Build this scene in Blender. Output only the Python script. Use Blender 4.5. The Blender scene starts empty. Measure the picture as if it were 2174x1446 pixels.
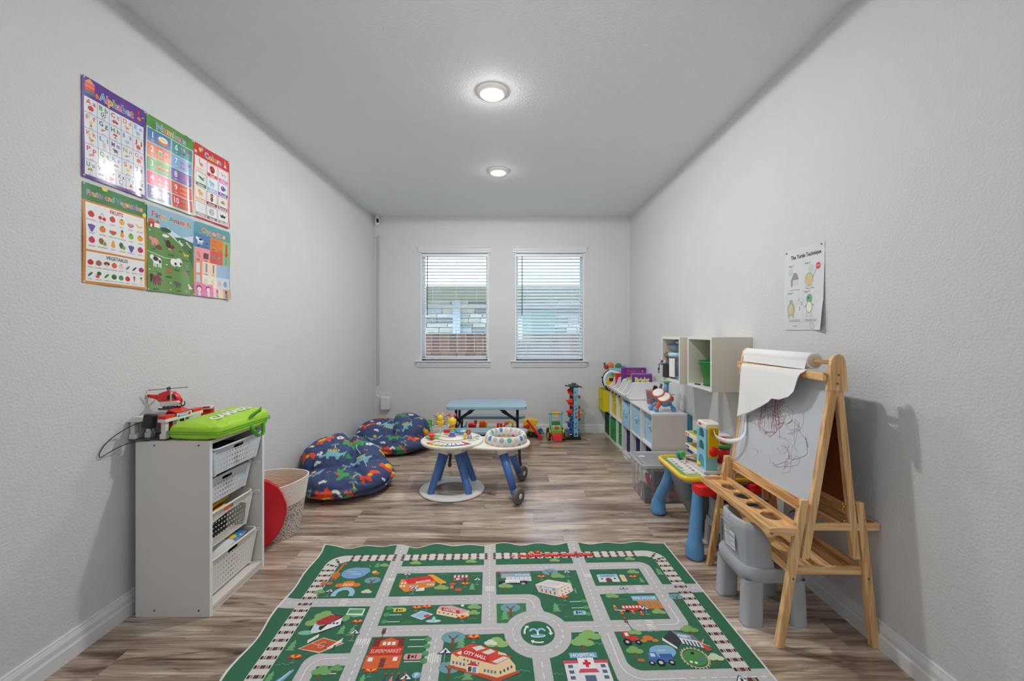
import bpy, bmesh, math, random
import numpy as np
from mathutils import Vector, Matrix, Euler, geometry, noise
PI=math.pi; sin=math.sin; cos=math.cos
random.seed(7)
SC=bpy.context.scene
COL=SC.collection

# ---------------------------------------------------------------- camera, world, lights, exposure
cam_d=bpy.data.cameras.new('camera'); cam=bpy.data.objects.new('camera',cam_d); COL.objects.link(cam)
cam.location=(0,0,1.286); cam.rotation_euler=(PI/2,0,0)
cam_d.sensor_width=36; cam_d.sensor_fit='HORIZONTAL'; cam_d.lens=885/2174*36
cam_d.shift_x=(1087-1086)/2174; cam_d.shift_y=-(723-703)/2174
cam_d.clip_start=0.05; SC.camera=cam
SC.view_settings.view_transform='Standard'; SC.view_settings.look='None'
SC.view_settings.gamma=1; SC.view_settings.use_curve_mapping=False
SC.view_settings.exposure=0.2

W=bpy.data.worlds.new('daylight'); SC.world=W; W.use_nodes=True
nt=W.node_tree; nt.nodes.clear()
wo=nt.nodes.new('ShaderNodeOutputWorld'); bg=nt.nodes.new('ShaderNodeBackground')
tc=nt.nodes.new('ShaderNodeTexCoord'); sp=nt.nodes.new('ShaderNodeSeparateXYZ'); cr=nt.nodes.new('ShaderNodeValToRGB')
cr.color_ramp.elements[0].position=0.0; cr.color_ramp.elements[0].color=(0.95,0.98,1,1)
cr.color_ramp.elements[1].position=0.7; cr.color_ramp.elements[1].color=(0.55,0.72,1,1)
nt.links.new(tc.outputs['Generated'],sp.inputs[0]); nt.links.new(sp.outputs['Z'],cr.inputs[0])
nt.links.new(cr.outputs[0],bg.inputs[0])
mm_=nt.nodes.new('ShaderNodeMath'); mm_.operation='MULTIPLY_ADD'; mm_.use_clamp=False; mm_.inputs[1].default_value=4.0; mm_.inputs[2].default_value=1.4
mx_=nt.nodes.new('ShaderNodeMath'); mx_.operation='MAXIMUM'; mx_.inputs[1].default_value=0; nt.links.new(sp.outputs['Z'],mx_.inputs[0]); nt.links.new(mx_.outputs[0],mm_.inputs[0]); nt.links.new(mm_.outputs[0],bg.inputs[1])   # overcast sky: about three times brighter overhead than at the horizon
nt.links.new(bg.outputs[0],wo.inputs[0])

def area(name,loc,rot,sx,sy,power,col,shape='RECTANGLE',spread=PI):
    d=bpy.data.lights.new(name,'AREA'); d.shape=shape; d.size=sx
    if shape in('RECTANGLE','ELLIPSE'): d.size_y=sy
    d.energy=power; d.color=col; d.spread=spread
    o=bpy.data.objects.new(name,d); o.location=loc; o.rotation_euler=rot; COL.objects.link(o); return o
area('added_ceiling_fill',(0.0,-.9,1.35),Euler((math.radians(109),0,0)),.6,.6,4.5,(.93,.97,1.0),spread=math.radians(62))  # added fill light behind the camera, lifts the ceiling and upper walls
# daylight through the wide opening of the room behind the photographer
area('rear_window_light',(-0.1,-3.38,1.45),(PI/2,0,0),1.5,1.1,6,(0.76,0.88,1.0))
LAMPS=[(-.117,2.53),(-.12,3.78),(-.12,1.28),(-.12,0.03),(-.12,-1.22)]
for (lx,ly),pw in zip(LAMPS,(25,9,3,2,2)):
    d=bpy.data.lights.new('downlight_lamp','SPOT'); d.energy=pw; d.color=(1,.975,.945); d.spot_size=PI; d.spot_blend=.03; d.shadow_soft_size=.02
    o=bpy.data.objects.new('downlight_lamp',d); o.location=(lx,ly,2.702); COL.objects.link(o)
    d=bpy.data.lights.new('downlight_glow','POINT'); d.energy=pw*.055; d.color=(1,.96,.91); d.shadow_soft_size=.02
    o=bpy.data.objects.new('downlight_glow',d); o.location=(lx,ly,2.69); COL.objects.link(o)
for (lx,ly),pw in zip(LAMPS,(11,9,2,1,1)): area('downlight_lamp',(lx,ly,2.712),(0,0,0),.125,.125,pw,(1,.965,.93),'DISK')
sd=bpy.data.lights.new('sun','SUN'); sd.energy=24; sd.angle=.02; sd.color=(1,.96,.9)
so=bpy.data.objects.new('sun',sd); so.rotation_euler=(0,math.radians(32),0); COL.objects.link(so)

# ---------------------------------------------------------------- helpers
def lin(c):
    c=c/255.0
    return c/12.92 if c<=.04045 else ((c+.055)/1.055)**2.4
K=1.22
def C(r,g,b,k=None):
    k=K if k is None else k
    return tuple(min(.92,lin(x)*k) for x in (r,g,b))
MATS={}
def mat(name,rgb,rough=.5,metal=0,bump=0,bscale=60,var=0.04,spec=.5,coat=0,trans=0,alpha=1,emit=0,sub=0,raw=False):
    if name in MATS: return MATS[name]
    m=bpy.data.materials.new(name); MATS[name]=m; m.use_nodes=True
    n=m.node_tree.nodes; l=m.node_tree.links; b=n['Principled BSDF']
    col=rgb if raw else C(*rgb)
    b.inputs['Roughness'].default_value=rough; b.inputs['Metallic'].default_value=metal
    b.inputs['Specular IOR Level'].default_value=spec; b.inputs['Coat Weight'].default_value=coat
    b.inputs['Transmission Weight'].default_value=trans; b.inputs['Alpha'].default_value=alpha
    if emit: 
        b.inputs['Emission Color'].default_value=(*col,1); b.inputs['Emission Strength'].default_value=emit
    if sub: b.inputs['Subsurface Weight'].default_value=sub; b.inputs['Subsurface Scale'].default_value=.01
    t=n.new('ShaderNodeTexCoord'); nz=n.new('ShaderNodeTexNoise'); nz.inputs['Scale'].default_value=9
    nz.inputs['Detail'].default_value=3; l.new(t.outputs['Object'],nz.inputs['Vector'])
    mx=n.new('ShaderNodeMix'); mx.data_type='RGBA'
    mx.inputs[6].default_value=(*[c*(1-var) for c in col],1); mx.inputs[7].default_value=(*[min(1,c*(1+var)) for c in col],1)
    l.new(nz.outputs['Fac'],mx.inputs[0]); l.new(mx.outputs[2],b.inputs['Base Color'])
    if bump:
        n2=n.new('ShaderNodeTexNoise'); n2.inputs['Scale'].default_value=bscale; n2.inputs['Detail'].default_value=3
        l.new(t.outputs['Object'],n2.inputs['Vector'])
        bp=n.new('ShaderNodeBump'); bp.inputs['Strength'].default_value=bump; bp.inputs['Distance'].default_value=.004
        l.new(n2.outputs['Fac'],bp.inputs['Height']); l.new(bp.outputs['Normal'],b.inputs['Normal'])
    return m
def printmat(name,rough=.5,bump=0,bscale=300,coat=0,noisy=0):
    m=bpy.data.materials.new(name); m.use_nodes=True; n=m.node_tree.nodes; l=m.node_tree.links; b=n['Principled BSDF']
    a=n.new('ShaderNodeAttribute'); a.attribute_name='Col'
    b.inputs['Roughness'].default_value=rough; b.inputs['Coat Weight'].default_value=coat; b.inputs['Coat Roughness'].default_value=.06
    t=n.new('ShaderNodeTexCoord'); nz=n.new('ShaderNodeTexNoise'); nz.inputs['Scale'].default_value=bscale; nz.inputs['Detail'].default_value=2
    l.new(t.outputs['Object'],nz.inputs['Vector'])
    if noisy:
        mr=n.new('ShaderNodeMapRange'); mr.inputs[1].default_value=.3; mr.inputs[2].default_value=.7
        mr.inputs[3].default_value=1-noisy; mr.inputs[4].default_value=1+noisy
        l.new(nz.outputs['Fac'],mr.inputs[0])
        v=n.new('ShaderNodeVectorMath'); v.operation='SCALE'; l.new(a.outputs['Color'],v.inputs[0]); l.new(mr.outputs[0],v.inputs['Scale'])
        l.new(v.outputs[0],b.inputs['Base Color'])
    else: l.new(a.outputs['Color'],b.inputs['Base Color'])
    if bump:
        bp=n.new('ShaderNodeBump'); bp.inputs['Strength'].default_value=bump; bp.inputs['Distance'].default_value=.003
        l.new(nz.outputs['Fac'],bp.inputs['Height']); l.new(bp.outputs['Normal'],b.inputs['Normal'])
    return m

def T(x=0,y=0,z=0): return Matrix.Translation((x,y,z))
def R(a,ax='Z'): return Matrix.Rotation(a,4,ax)
def align(a,b):
    a=Vector(a); b=Vector(b); d=b-a
    q=d.to_track_quat('Z','Y') if d.length>1e-9 else Euler((0,0,0)).to_quaternion()
    return Matrix.Translation(a)@q.to_matrix().to_4x4(), d.length
class MB:
    def __init__(s): s.bm=bmesh.new(); s.mi=0
    def _add(s,verts,faces,M=None,smooth=False):
        vs=[s.bm.verts.new((M@Vector(v)) if M is not None else v) for v in verts]
        out=[]
        for f in faces:
            try:
                fa=s.bm.faces.new([vs[i] for i in f]); fa.smooth=smooth; fa.material_index=s.mi; out.append(fa)
            except ValueError: pass
        return vs,out
    def box(s,x0,x1,y0,y1,z0,z1,M=None,bev=0,seg=2):
        v=[(x0,y0,z0),(x1,y0,z0),(x1,y1,z0),(x0,y1,z0),(x0,y0,z1),(x1,y0,z1),(x1,y1,z1),(x0,y1,z1)]
        f=[(3,2,1,0),(4,5,6,7),(0,1,5,4),(1,2,6,5),(2,3,7,6),(3,0,4,7)]
        vs,fs=s._add(v,f,M)
        if bev:
            es=list({e for x in fs for e in x.edges})
            r=bmesh.ops.bevel(s.bm,geom=es,offset=bev,segments=seg,profile=.5,affect='EDGES')
            for x in r['faces']: x.material_index=s.mi; x.smooth=True
        return s
    def cbox(s,c,d,M=None,bev=0,seg=2):
        return s.box(-d[0]/2,d[0]/2,-d[1]/2,d[1]/2,-d[2]/2,d[2]/2,T(*c)@(M if M is not None else Matrix()),bev,seg)
    def lathe(s,prof,M=None,n=24,smooth=True,sx=1,sy=1,cap=True):
        v=[];f=[]
        for (r,z) in prof:
            for i in range(n):
                a=2*PI*i/n; v.append((r*cos(a)*sx,r*sin(a)*sy,z))
        m=len(prof)
        for j in range(m-1):
            for i in range(n):
                k=(i+1)%n; f.append((j*n+i,j*n+k,(j+1)*n+k,(j+1)*n+i))
        if cap:
            if prof[0][0]>1e-6: f.append(tuple(range(n))[::-1])
            if prof[-1][0]>1e-6: f.append(tuple((m-1)*n+i for i in range(n)))
        s._add(v,f,M,smooth); return s
    def cyl(s,a,b,r,r2=None,n=16,smooth=True):
        M,L=align(a,b); r2=r if r2 is None else r2
        return s.lathe([(r,0),(r2,L)],M,n,smooth)
    def rcyl(s,a,b,r,e=.002,n=20):
        M,L=align(a,b)
        return s.lathe([(r-e,0),(r,e),(r,L-e),(r-e,L)],M,n)
    def sph(s,c,r,n=16,sc=(1,1,1),M=None):
        m=max(6,n//2)
        pr=[(max(1e-7,sin(PI*i/m)),-cos(PI*i/m)) for i in range(m+1)]
        MM=T(*c)@Matrix.Diagonal((r*sc[0],r*sc[1],r*sc[2],1))
        if M is not None: MM=M@MM
        return s.lathe(pr,MM,n,True,cap=False)
    def tube(s,pts,r,n=8,closed=False,smooth=True,flat=None):
        P=[Vector(p) for p in pts]; m=len(P); rs=r if isinstance(r,(list,tuple)) else [r]*m
        rings=[];up=Vector((0,0,1))
        prevN=None
        for i,p in enumerate(P):
            if closed: t=(P[(i+1)%m]-P[i-1])
            else: t=(P[min(i+1,m-1)]-P[max(i-1,0)])
            t.normalize()
            if prevN is None:
                a=up if abs(t.dot(up))<.9 else Vector((1,0,0)); nn=(a-t*a.dot(t)).normalized()
            else: nn=(prevN-t*prevN.dot(t)).normalized()
            prevN=nn; bb=t.cross(nn); ring=[]
            for k in range(n):
                an=2*PI*k/n; fx=1; fy=1
                if flat: fx,fy=flat
                ring.append(p+nn*cos(an)*rs[i]*fx+bb*sin(an)*rs[i]*fy)
            rings.append(ring)
        v=[tuple(x) for rg in rings for x in rg]; f=[]
        for i in range(m if closed else m-1):
            j=(i+1)%m
            for k in range(n):
                q=(k+1)%n; f.append((i*n+k,i*n+q,j*n+q,j*n+k))
        if not closed: f.append(tuple(range(n))[::-1]); f.append(tuple((m-1)*n+k for k in range(n)))
        s._add(v,f,None,smooth); return s
    def prism(s,poly,t0,t1,M=None,bev=0,smooth=False):
        """poly in local XY, extruded t0..t1 along local Z"""
        n=len(poly)
        v=[(x,y,t0) for x,y in poly]+[(x,y,t1) for x,y in poly]
        f=[tuple(range(n))[::-1],tuple(range(n,2*n))]+[(i,(i+1)%n,n+(i+1)%n,n+i) for i in range(n)]
        vs,fs=s._add(v,f,M)
        if smooth:
            for q in fs[2:]: q.smooth=True
        if bev:
            es=list({e for x in fs[:2] for e in x.edges})
            r=bmesh.ops.bevel(s.bm,geom=es,offset=bev,segments=2,profile=.5,affect='EDGES')
            for x in r['faces']: x.material_index=s.mi; x.smooth=True
        return s
    def grid(s,fn,nu,nv,cu=False,cv=False,smooth=True,flip=False):
        v=[];U=nu if cu else nu+1; V=nv if cv else nv+1
        for j in range(V):
            for i in range(U): v.append(fn(i/nu,j/nv))
        f=[]
        for j in range(nv):
            for i in range(nu):
                a=j*U+i; b=j*U+(i+1)%U; c=((j+1)%V)*U+(i+1)%U; d=((j+1)%V)*U+i
                f.append((a,d,c,b) if flip else (a,b,c,d))
        s._add(v,f,None,smooth); return s
    def plate(s,outer,holes,t0,t1,M=None):
        """flat plate with real holes"""
        loops=[outer]+holes
        allp=[Vector((x,y,0)) for lp in loops for x,y in lp]
        tr=geometry.tessellate_polygon([[Vector((x,y,0)) for x,y in lp] for lp in loops])
        n=len(allp); v=[(p.x,p.y,t0) for p in allp]+[(p.x,p.y,t1) for p in allp]
        f=[tuple(t)[::-1] for t in tr]+[tuple(i+n for i in t) for t in tr]
        k=0
        for lp in loops:
            m=len(lp)
            for i in range(m): f.append((k+i,k+(i+1)%m,n+k+(i+1)%m,n+k+i))
            k+=m
        vs,fs=s._add(v,f,M)
        bmesh.ops.recalc_face_normals(s.bm,faces=fs)
        return s
    def build(s,name,mats,parent=None,M=None,label=None,recalc=False):
        if recalc: bmesh.ops.recalc_face_normals(s.bm,faces=s.bm.faces[:])
        me=bpy.data.meshes.new(name); s.bm.to_mesh(me); s.bm.free()
        if not isinstance(mats,(list,tuple)): mats=[mats]
        for m in mats: me.materials.append(m)
        o=bpy.data.objects.new(name,me); COL.objects.link(o)
        if parent is not None: o.parent=parent
        if M is not None: o.matrix_basis=M
        if label: o['label']=label
        return o
def thing(name,label,cat,loc=(0,0,0),rz=0,group=None):
    o=bpy.data.objects.new(name,None); o.empty_display_size=.05; COL.objects.link(o)
    o.location=loc; o.rotation_euler=(0,0,rz); o['label']=label; o['category']=cat
    if group: o['group']=group
    return o
def tag(o,label,cat,group=None):
    o['label']=label; o['category']=cat
    if group: o['group']=group
    return o
def struct(o,name=None):
    o['kind']='structure'; return o
KIDS={}
def copy_tree(o,parent=None):
    c=o.copy(); COL.objects.link(c)
    if parent is not None: c.parent=parent
    for ch in [x for x in bpy.data.objects if x.parent is o]: copy_tree(ch,c)
    return c
def smooth_sub(o,lv=1):
    m=o.modifiers.new('s','SUBSURF'); m.levels=lv; m.render_levels=lv; return o
def rrect(x0,x1,y0,y1,r,n=5):
    p=[]
    for cx,cy,a0 in((x1-r,y1-r,0),(x0+r,y1-r,90),(x0+r,y0+r,180),(x1-r,y0+r,270)):
        for i in range(n+1):
            a=math.radians(a0+90*i/n); p.append((cx+r*cos(a),cy+r*sin(a)))
    return p
def circ(cx,cy,r,n=16,ry=None):
    ry=r if ry is None else ry
    return [(cx+r*cos(2*PI*i/n),cy+ry*sin(2*PI*i/n)) for i in range(n)]
def cr_spline(P,n=8,closed=False):
    P=[Vector(p) for p in P]; out=[]; m=len(P)
    for i in range(m if closed else m-1):
        a=P[(i-1)%m] if closed else P[max(i-1,0)]; b=P[i]; c=P[(i+1)%m]; d=P[(i+2)%m] if closed else P[min(i+2,m-1)]
        for k in range(n):
            t=k/n
            out.append(.5*((2*b)+(c-a)*t+(2*a-5*b+4*c-d)*t*t+(3*b-a-3*c+d)*t**3))
    if not closed: out.append(P[-1])
    return out

# ---- flat print: coloured polygons laid in a surface
_TC={}
def text_tris(s,off=0):
    key=(s,off)
    if key in _TC: return _TC[key]
    cu=bpy.data.curves.new('t','FONT'); cu.body=s; cu.size=1; cu.resolution_u=2; cu.offset=off; cu.align_x='LEFT'
    ob=bpy.data.objects.new('t',cu); COL.objects.link(ob)
    dg=bpy.context.evaluated_depsgraph_get(); ev=ob.evaluated_get(dg); me=ev.to_mesh()
    me.calc_loop_triangles()
    vs=[(v.co.x,v.co.y) for v in me.vertices]; tr=[tuple(t.vertices) for t in me.loop_triangles]
    ev.to_mesh_clear(); bpy.data.objects.remove(ob); bpy.data.curves.remove(cu)
    w=max([x for x,_ in vs],default=0); w0=min([x for x,_ in vs],default=0)
    _TC[key]=(vs,tr,w0,w); return _TC[key]
class Art:
    def __init__(s,k=None): s.v=[];s.f=[];s.c=[];s.k=k;s.n=0
    def tri(s,pts,tr,col,L):
        s.n+=1; L=L+(s.n%24)*.02
        n=len(s.v); s.v+= [(x,y,L) for x,y in pts]
        for t in tr: s.f.append(tuple(n+i for i in t)); s.c.append(C(*col,k=s.k))
    def poly(s,pts,col,L=1):
        if len(pts)<=4 and False: pass
        tr=geometry.tessellate_polygon([[Vector((x,y,0)) for x,y in pts]])
        s.tri(pts,[tuple(t) for t in tr],col,L)
    def rect(s,x0,y0,x1,y1,col,L=1): s.tri([(x0,y0),(x1,y0),(x1,y1),(x0,y1)],[(0,1,2),(0,2,3)],col,L)
    def rr(s,x0,y0,x1,y1,r,col,L=1): s.poly(rrect(x0,x1,y0,y1,r,3),col,L)
    def ell(s,cx,cy,rx,ry,col,L=1,n=14,a=0):
        p=[(rx*cos(2*PI*i/n),ry*sin(2*PI*i/n)) for i in range(n)]
        s.tri([(cx+x*cos(a)-y*sin(a),cy+x*sin(a)+y*cos(a)) for x,y in p],[(0,i,i+1) for i in range(1,n-1)],col,L)
    def ring(s,cx,cy,r0,r1,col,L=1,a0=0,a1=2*PI,n=24):
        for i in range(n):
            p=a0+(a1-a0)*i/n; q=a0+(a1-a0)*(i+1)/n
            s.tri([(cx+r0*cos(p),cy+r0*sin(p)),(cx+r1*cos(p),cy+r1*sin(p)),(cx+r1*cos(q),cy+r1*sin(q)),(cx+r0*cos(q),cy+r0*sin(q))],[(0,1,2),(0,2,3)],col,L)
    def line(s,pts,w,col,L=1):
        for (x0,y0),(x1,y1) in zip(pts,pts[1:]):
            dx,dy=x1-x0,y1-y0; d=math.hypot(dx,dy) or 1; ox,oy=-dy/d*w/2,dx/d*w/2
            s.tri([(x0+ox,y0+oy),(x0-ox,y0-oy),(x1-ox,y1-oy),(x1+ox,y1+oy)],[(0,1,2),(0,2,3)],col,L)
    def text(s,t,cx,cy,h,col,L=2,bold=.012,width=None,outline=None,a=0,cols=None,sx=1):
        """centred at cx,cy; h cap height"""
        sc=h/.7
        vs,tr,w0,w1=text_tris(t,bold); W_=(w1-w0)*sc*sx
        if width: sx=sx*width/W_; W_=width
        def put(st,off,col,L,x0):
            vs,tr,_,_=text_tris(st,off)
            p=[]
            for x,y in vs:
                X=(x*sc*sx)+x0; Y=y*sc-h/2
                p.append((cx+X*cos(a)-Y*sin(a),cy+X*sin(a)+Y*cos(a)))
            s.tri(p,tr,col,L)
        x0=-W_/2-w0*sc*sx
        if outline:
            put(t,bold+.03,outline,L-1,x0)
        if cols is None: put(t,bold,col,L,x0)
        else:
            for i,ch in enumerate(t):
                if ch==' ': continue
                adv=text_tris(t[:i]+ch,bold)[3]-text_tris(ch,bold)[3]
                put(ch,bold,cols[i%len(cols)],L,x0+adv*sc*sx)
    def build(s,name,m,fn,parent=None,sub=None,label=None):
        V=list(s.v);Fc=list(s.f);Cc=list(s.c)
        if sub:
            out=[];oc=[]
            st=[(f,c) for f,c in zip(Fc,Cc)]
            mid={}
            while st:
                f,c=st.pop()
                if len(f)>3:
                    for i in range(1,len(f)-1): st.append(((f[0],f[i],f[i+1]),c))
                    continue
                p=[V[i] for i in f]
                e=[(math.hypot(p[i][0]-p[(i+1)%3][0],p[i][1]-p[(i+1)%3][1]),i) for i in range(3)]
                d,i=max(e)
                lim=sub((p[0][0]+p[1][0]+p[2][0])/3,(p[0][1]+p[1][1]+p[2][1])/3,min(q[0] for q in p),max(q[1] for q in p))
                if d>lim:
                    a,b,cc=f[i],f[(i+1)%3],f[(i+2)%3]; kk=(min(a,b),max(a,b))
                    if kk not in mid: mid[kk]=len(V); V.append(tuple((V[a][q]+V[b][q])/2 for q in range(3)))
                    m_=mid[kk]; st.append(((a,m_,cc),c)); st.append(((m_,b,cc),c))
                else: out.append(f); oc.append(c)
            Fc,Cc=out,oc
        me=bpy.data.meshes.new(name); me.from_pydata([fn(*v) for v in V],[],Fc)
        ca=me.color_attributes.new('Col','FLOAT_COLOR','CORNER')
        buf=[]
        for f,c in zip(Fc,Cc): buf+= [c[0],c[1],c[2],1.0]*len(f)
        ca.data.foreach_set('color',buf); me.materials.append(m)
        o=bpy.data.objects.new(name,me); COL.objects.link(o)
        if parent is not None: o.parent=parent
        if label: o['label']=label
        return o
# ---------------------------------------------------------------- room
XL,XR,YB,YF,H=-1.737,1.502,5.29,-3.4,2.74
def wallmat(name,rgb,bs,st):
    m=mat(name,rgb,rough=.72,spec=.25,var=.02,raw=True)
    n=m.node_tree.nodes; l=m.node_tree.links; b=n['Principled BSDF']
    t=n.new('ShaderNodeTexCoord'); v=n.new('ShaderNodeTexVoronoi'); v.feature='SMOOTH_F1'; v.inputs['Scale'].default_value=bs
    nz=n.new('ShaderNodeTexNoise'); nz.inputs['Scale'].default_value=bs*.8; nz.inputs['Detail'].default_value=2
    l.new(t.outputs['Object'],v.inputs['Vector']); l.new(t.outputs['Object'],nz.inputs['Vector'])
    a=n.new('ShaderNodeMath'); a.operation='ADD'; l.new(v.outputs['Distance'],a.inputs[0]); l.new(nz.outputs['Fac'],a.inputs[1])
    bp=n.new('ShaderNodeBump'); bp.inputs['Strength'].default_value=st; bp.inputs['Distance'].default_value=.0035
    l.new(a.outputs[0],bp.inputs['Height']); l.new(bp.outputs['Normal'],b.inputs['Normal'])
    return m
M_wall=wallmat('wall_paint',(.72,.735,.745),110,.42)
M_ceil=wallmat('ceiling_paint',(.82,.84,.855),100,.6)
M_trim=mat('white_trim',(214,216,217),rough=.35,var=.01)
t=.12
struct(MB().box(XL-t,XL,YF-t,YB+t,-.05,H+t).build('wall_left',M_wall))
struct(MB().box(XR,XR+t,YF-t,YB+t,-.05,H+t).build('wall_right',M_wall))
struct(MB().box(XL,XR,YF-t,YB+t,H,H+t).build('ceiling',M_ceil))
WIN=[(-1.154,-.293),(.048,.92)]; WZ0,WZ1=.913,2.288
b=MB()
xs=[XL,WIN[0][0],WIN[0][1],WIN[1][0],WIN[1][1],XR]
b.box(XL,XR,YB,YB+.16,-.05,WZ0).box(XL,XR,YB,YB+.16,WZ1,H)
for i in (0,2,4): b.box(xs[i],xs[i+1],YB,YB+.16,WZ0,WZ1)
struct(b.build('wall_back',M_wall))
# wall behind the camera, with a wide opening
b=MB(); b.box(XL,XR,YF-.14,YF,-.05,.9).box(XL,XR,YF-.14,YF,2.1,H).box(XL,-.9,YF-.14,YF,.9,2.1).box(.7,XR,YF-.14,YF,.9,2.1)
struct(b.build('wall_front',M_wall))
struct(MB().box(XL,XR,YF-.14,YB+.16,-.12,-.012).build('subfloor',mat('subfloor',(60,48,40))))

# floor planks
def plankmat():
    m=bpy.data.materials.new('wood_plank'); m.use_nodes=True; n=m.node_tree.nodes; l=m.node_tree.links; b=n['Principled BSDF']
    t=n.new('ShaderNodeTexCoord'); oi=n.new('ShaderNodeObjectInfo')
    mp=n.new('ShaderNodeVectorMath'); mp.operation='SCALE'; mp.inputs['Scale'].default_value=37
    cb=n.new('ShaderNodeCombineXYZ'); l.new(oi.outputs['Random'],cb.inputs[0]); l.new(oi.outputs['Random'],cb.inputs[1]); l.new(oi.outputs['Random'],cb.inputs[2])
    l.new(cb.outputs[0],mp.inputs[0])
    ad=n.new('ShaderNodeVectorMath'); ad.operation='ADD'; l.new(t.outputs['Object'],ad.inputs[0]); l.new(mp.outputs[0],ad.inputs[1])
    def nz(sx,sy,sc,det,dist,rough=.6):
        ma=n.new('ShaderNodeMapping'); ma.inputs['Scale'].default_value=(sx,sy,1); l.new(ad.outputs[0],ma.inputs['Vector'])
        q=n.new('ShaderNodeTexNoise'); q.inputs['Scale'].default_value=sc; q.inputs['Detail'].default_value=det; q.inputs['Distortion'].default_value=dist; q.inputs['Roughness'].default_value=rough
        l.new(ma.outputs[0],q.inputs['Vector']); return q
    g1=nz(.55,5.5,2.2,5,.9); g2=nz(2.2,60,2.5,4,.3); kn=nz(1.3,8,2.0,3,1.6); fine=nz(6,160,3,2,0)
    r=n.new('ShaderNodeValToRGB'); e=r.color_ramp.elements
    e[0].position=.30; e[0].color=(*C(100,82,70,k=1.1),1); e[1].position=.70; e[1].color=(*C(240,229,216,k=1.1),1)
    x=e.new(.42); x.color=(*C(160,138,120,k=1.1),1); x=e.new(.58); x.color=(*C(212,192,173,k=1.1),1)
    l.new(g1.outputs['Fac'],r.inputs[0])
    r2=n.new('ShaderNodeValToRGB'); r2.color_ramp.elements[0].position=.32; r2.color_ramp.elements[0].color=(.52,.48,.45,1); r2.color_ramp.elements[1].position=.6; r2.color_ramp.elements[1].color=(1,1,1,1)
    l.new(g2.outputs['Fac'],r2.inputs[0])
    r3=n.new('ShaderNodeValToRGB'); r3.color_ramp.elements[0].position=.285; r3.color_ramp.elements[0].color=(.30,.25,.22,1); r3.color_ramp.elements[1].position=.38; r3.color_ramp.elements[1].color=(1,1,1,1)
    l.new(kn.outputs['Fac'],r3.inputs[0])
    def mul(a,b_):
        q=n.new('ShaderNodeMix'); q.data_type='RGBA'; q.blend_type='MULTIPLY'; q.inputs[0].default_value=1; l.new(a,q.inputs[6]); l.new(b_,q.inputs[7]); return q.outputs[2]
    c=mul(mul(r.outputs[0],r2.outputs[0]),r3.outputs[0])
    mr=n.new('ShaderNodeMapRange'); mr.inputs[3].default_value=.74; mr.inputs[4].default_value=1.16; l.new(oi.outputs['Random'],mr.inputs[0])
    v=n.new('ShaderNodeVectorMath'); v.operation='SCALE'; l.new(c,v.inputs[0]); l.new(mr.outputs[0],v.inputs['Scale']); l.new(v.outputs[0],b.inputs['Base Color'])
    mr2=n.new('ShaderNodeMapRange'); mr2.inputs[3].default_value=.17; mr2.inputs[4].default_value=.30; l.new(g2.outputs['Fac'],mr2.inputs[0]); l.new(mr2.outputs[0],b.inputs['Roughness'])
    b.inputs['Specular IOR Level'].default_value=.55
    bp=n.new('ShaderNodeBump'); bp.inputs['Strength'].default_value=.12; bp.inputs['Distance'].default_value=.002; l.new(fine.outputs['Fac'],bp.inputs['Height']); l.new(bp.outputs['Normal'],b.inputs['Normal'])
    return m
M_plank=plankmat()
floor=bpy.data.objects.new('floor',None); COL.objects.link(floor); struct(floor)
PW,PL=.1845,1.22
_pm={}
def plank_mesh(L):
    k=round(L,3)
    if k in _pm: return _pm[k]
    c=.0012
    v=[(0,0,-.012),(L,0,-.012),(L,PW,-.012),(0,PW,-.012),(0,0,-c),(L,0,-c),(L,PW,-c),(0,PW,-c),(c,c,0),(L-c,c,0),(L-c,PW-c,0),(c,PW-c,0)]
    f=[(0,1,5,4),(1,2,6,5),(2,3,7,6),(3,0,4,7),(4,5,9,8),(5,6,10,9),(6,7,11,10),(7,4,8,11),(8,9,10,11)]
    me=bpy.data.meshes.new('plank'); me.from_pydata(v,[],f); me.materials.append(M_plank); _pm[k]=me; return me
rr=random.Random(11)
y=2.803-PW*34
offs=[0.0,.42,.83,.27,.61,1.02]
row=0
while y<YB:
    x=XL-[.12,.71,.38,1.03,.55,.9][row%6]
    if abs(y-1.88)<.1: x=XL-.35
    while x<XR:
        x0=max(x,XL); x1=min(x+PL,XR)
        if x1-x0>.02 and y>YF-PW:
            o=bpy.data.objects.new('plank',plank_mesh(x1-x0)); COL.objects.link(o); o.parent=floor; o.location=(x0,y,0)
        x+=PL
    y+=PW; row+=1

# baseboards: stepped profile
def baseboard(name,p0,p1,nrm,m=M_trim):
    pr=[(0,0),(.016,0),(.016,.052),(.013,.058),(.0115,.064),(.0125,.069),(.0125,.082),(.0085,.094),(.006,.1),(.0085,.104),(.006,.108),(0,.108)]
    d=Vector(p1)-Vector(p0); L=d.length; d.normalize(); n=Vector(nrm)
    M=Matrix((( n.x,0,d.x,p0[0]),(n.y,0,d.y,p0[1]),(0,1,0,0),(0,0,0,1)))
    return struct(MB().prism(pr,0,L,M).build(name,m,recalc=True))
baseboard('baseboard_left',(XL,YF,0),(XL,YB,0),(1,0,0))
baseboard('baseboard_right',(XR,YF,0),(XR,YB,0),(-1,0,0))
baseboard('baseboard_back',(XL+.016,YB,0),(XR-.016,YB,0),(0,-1,0))

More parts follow.
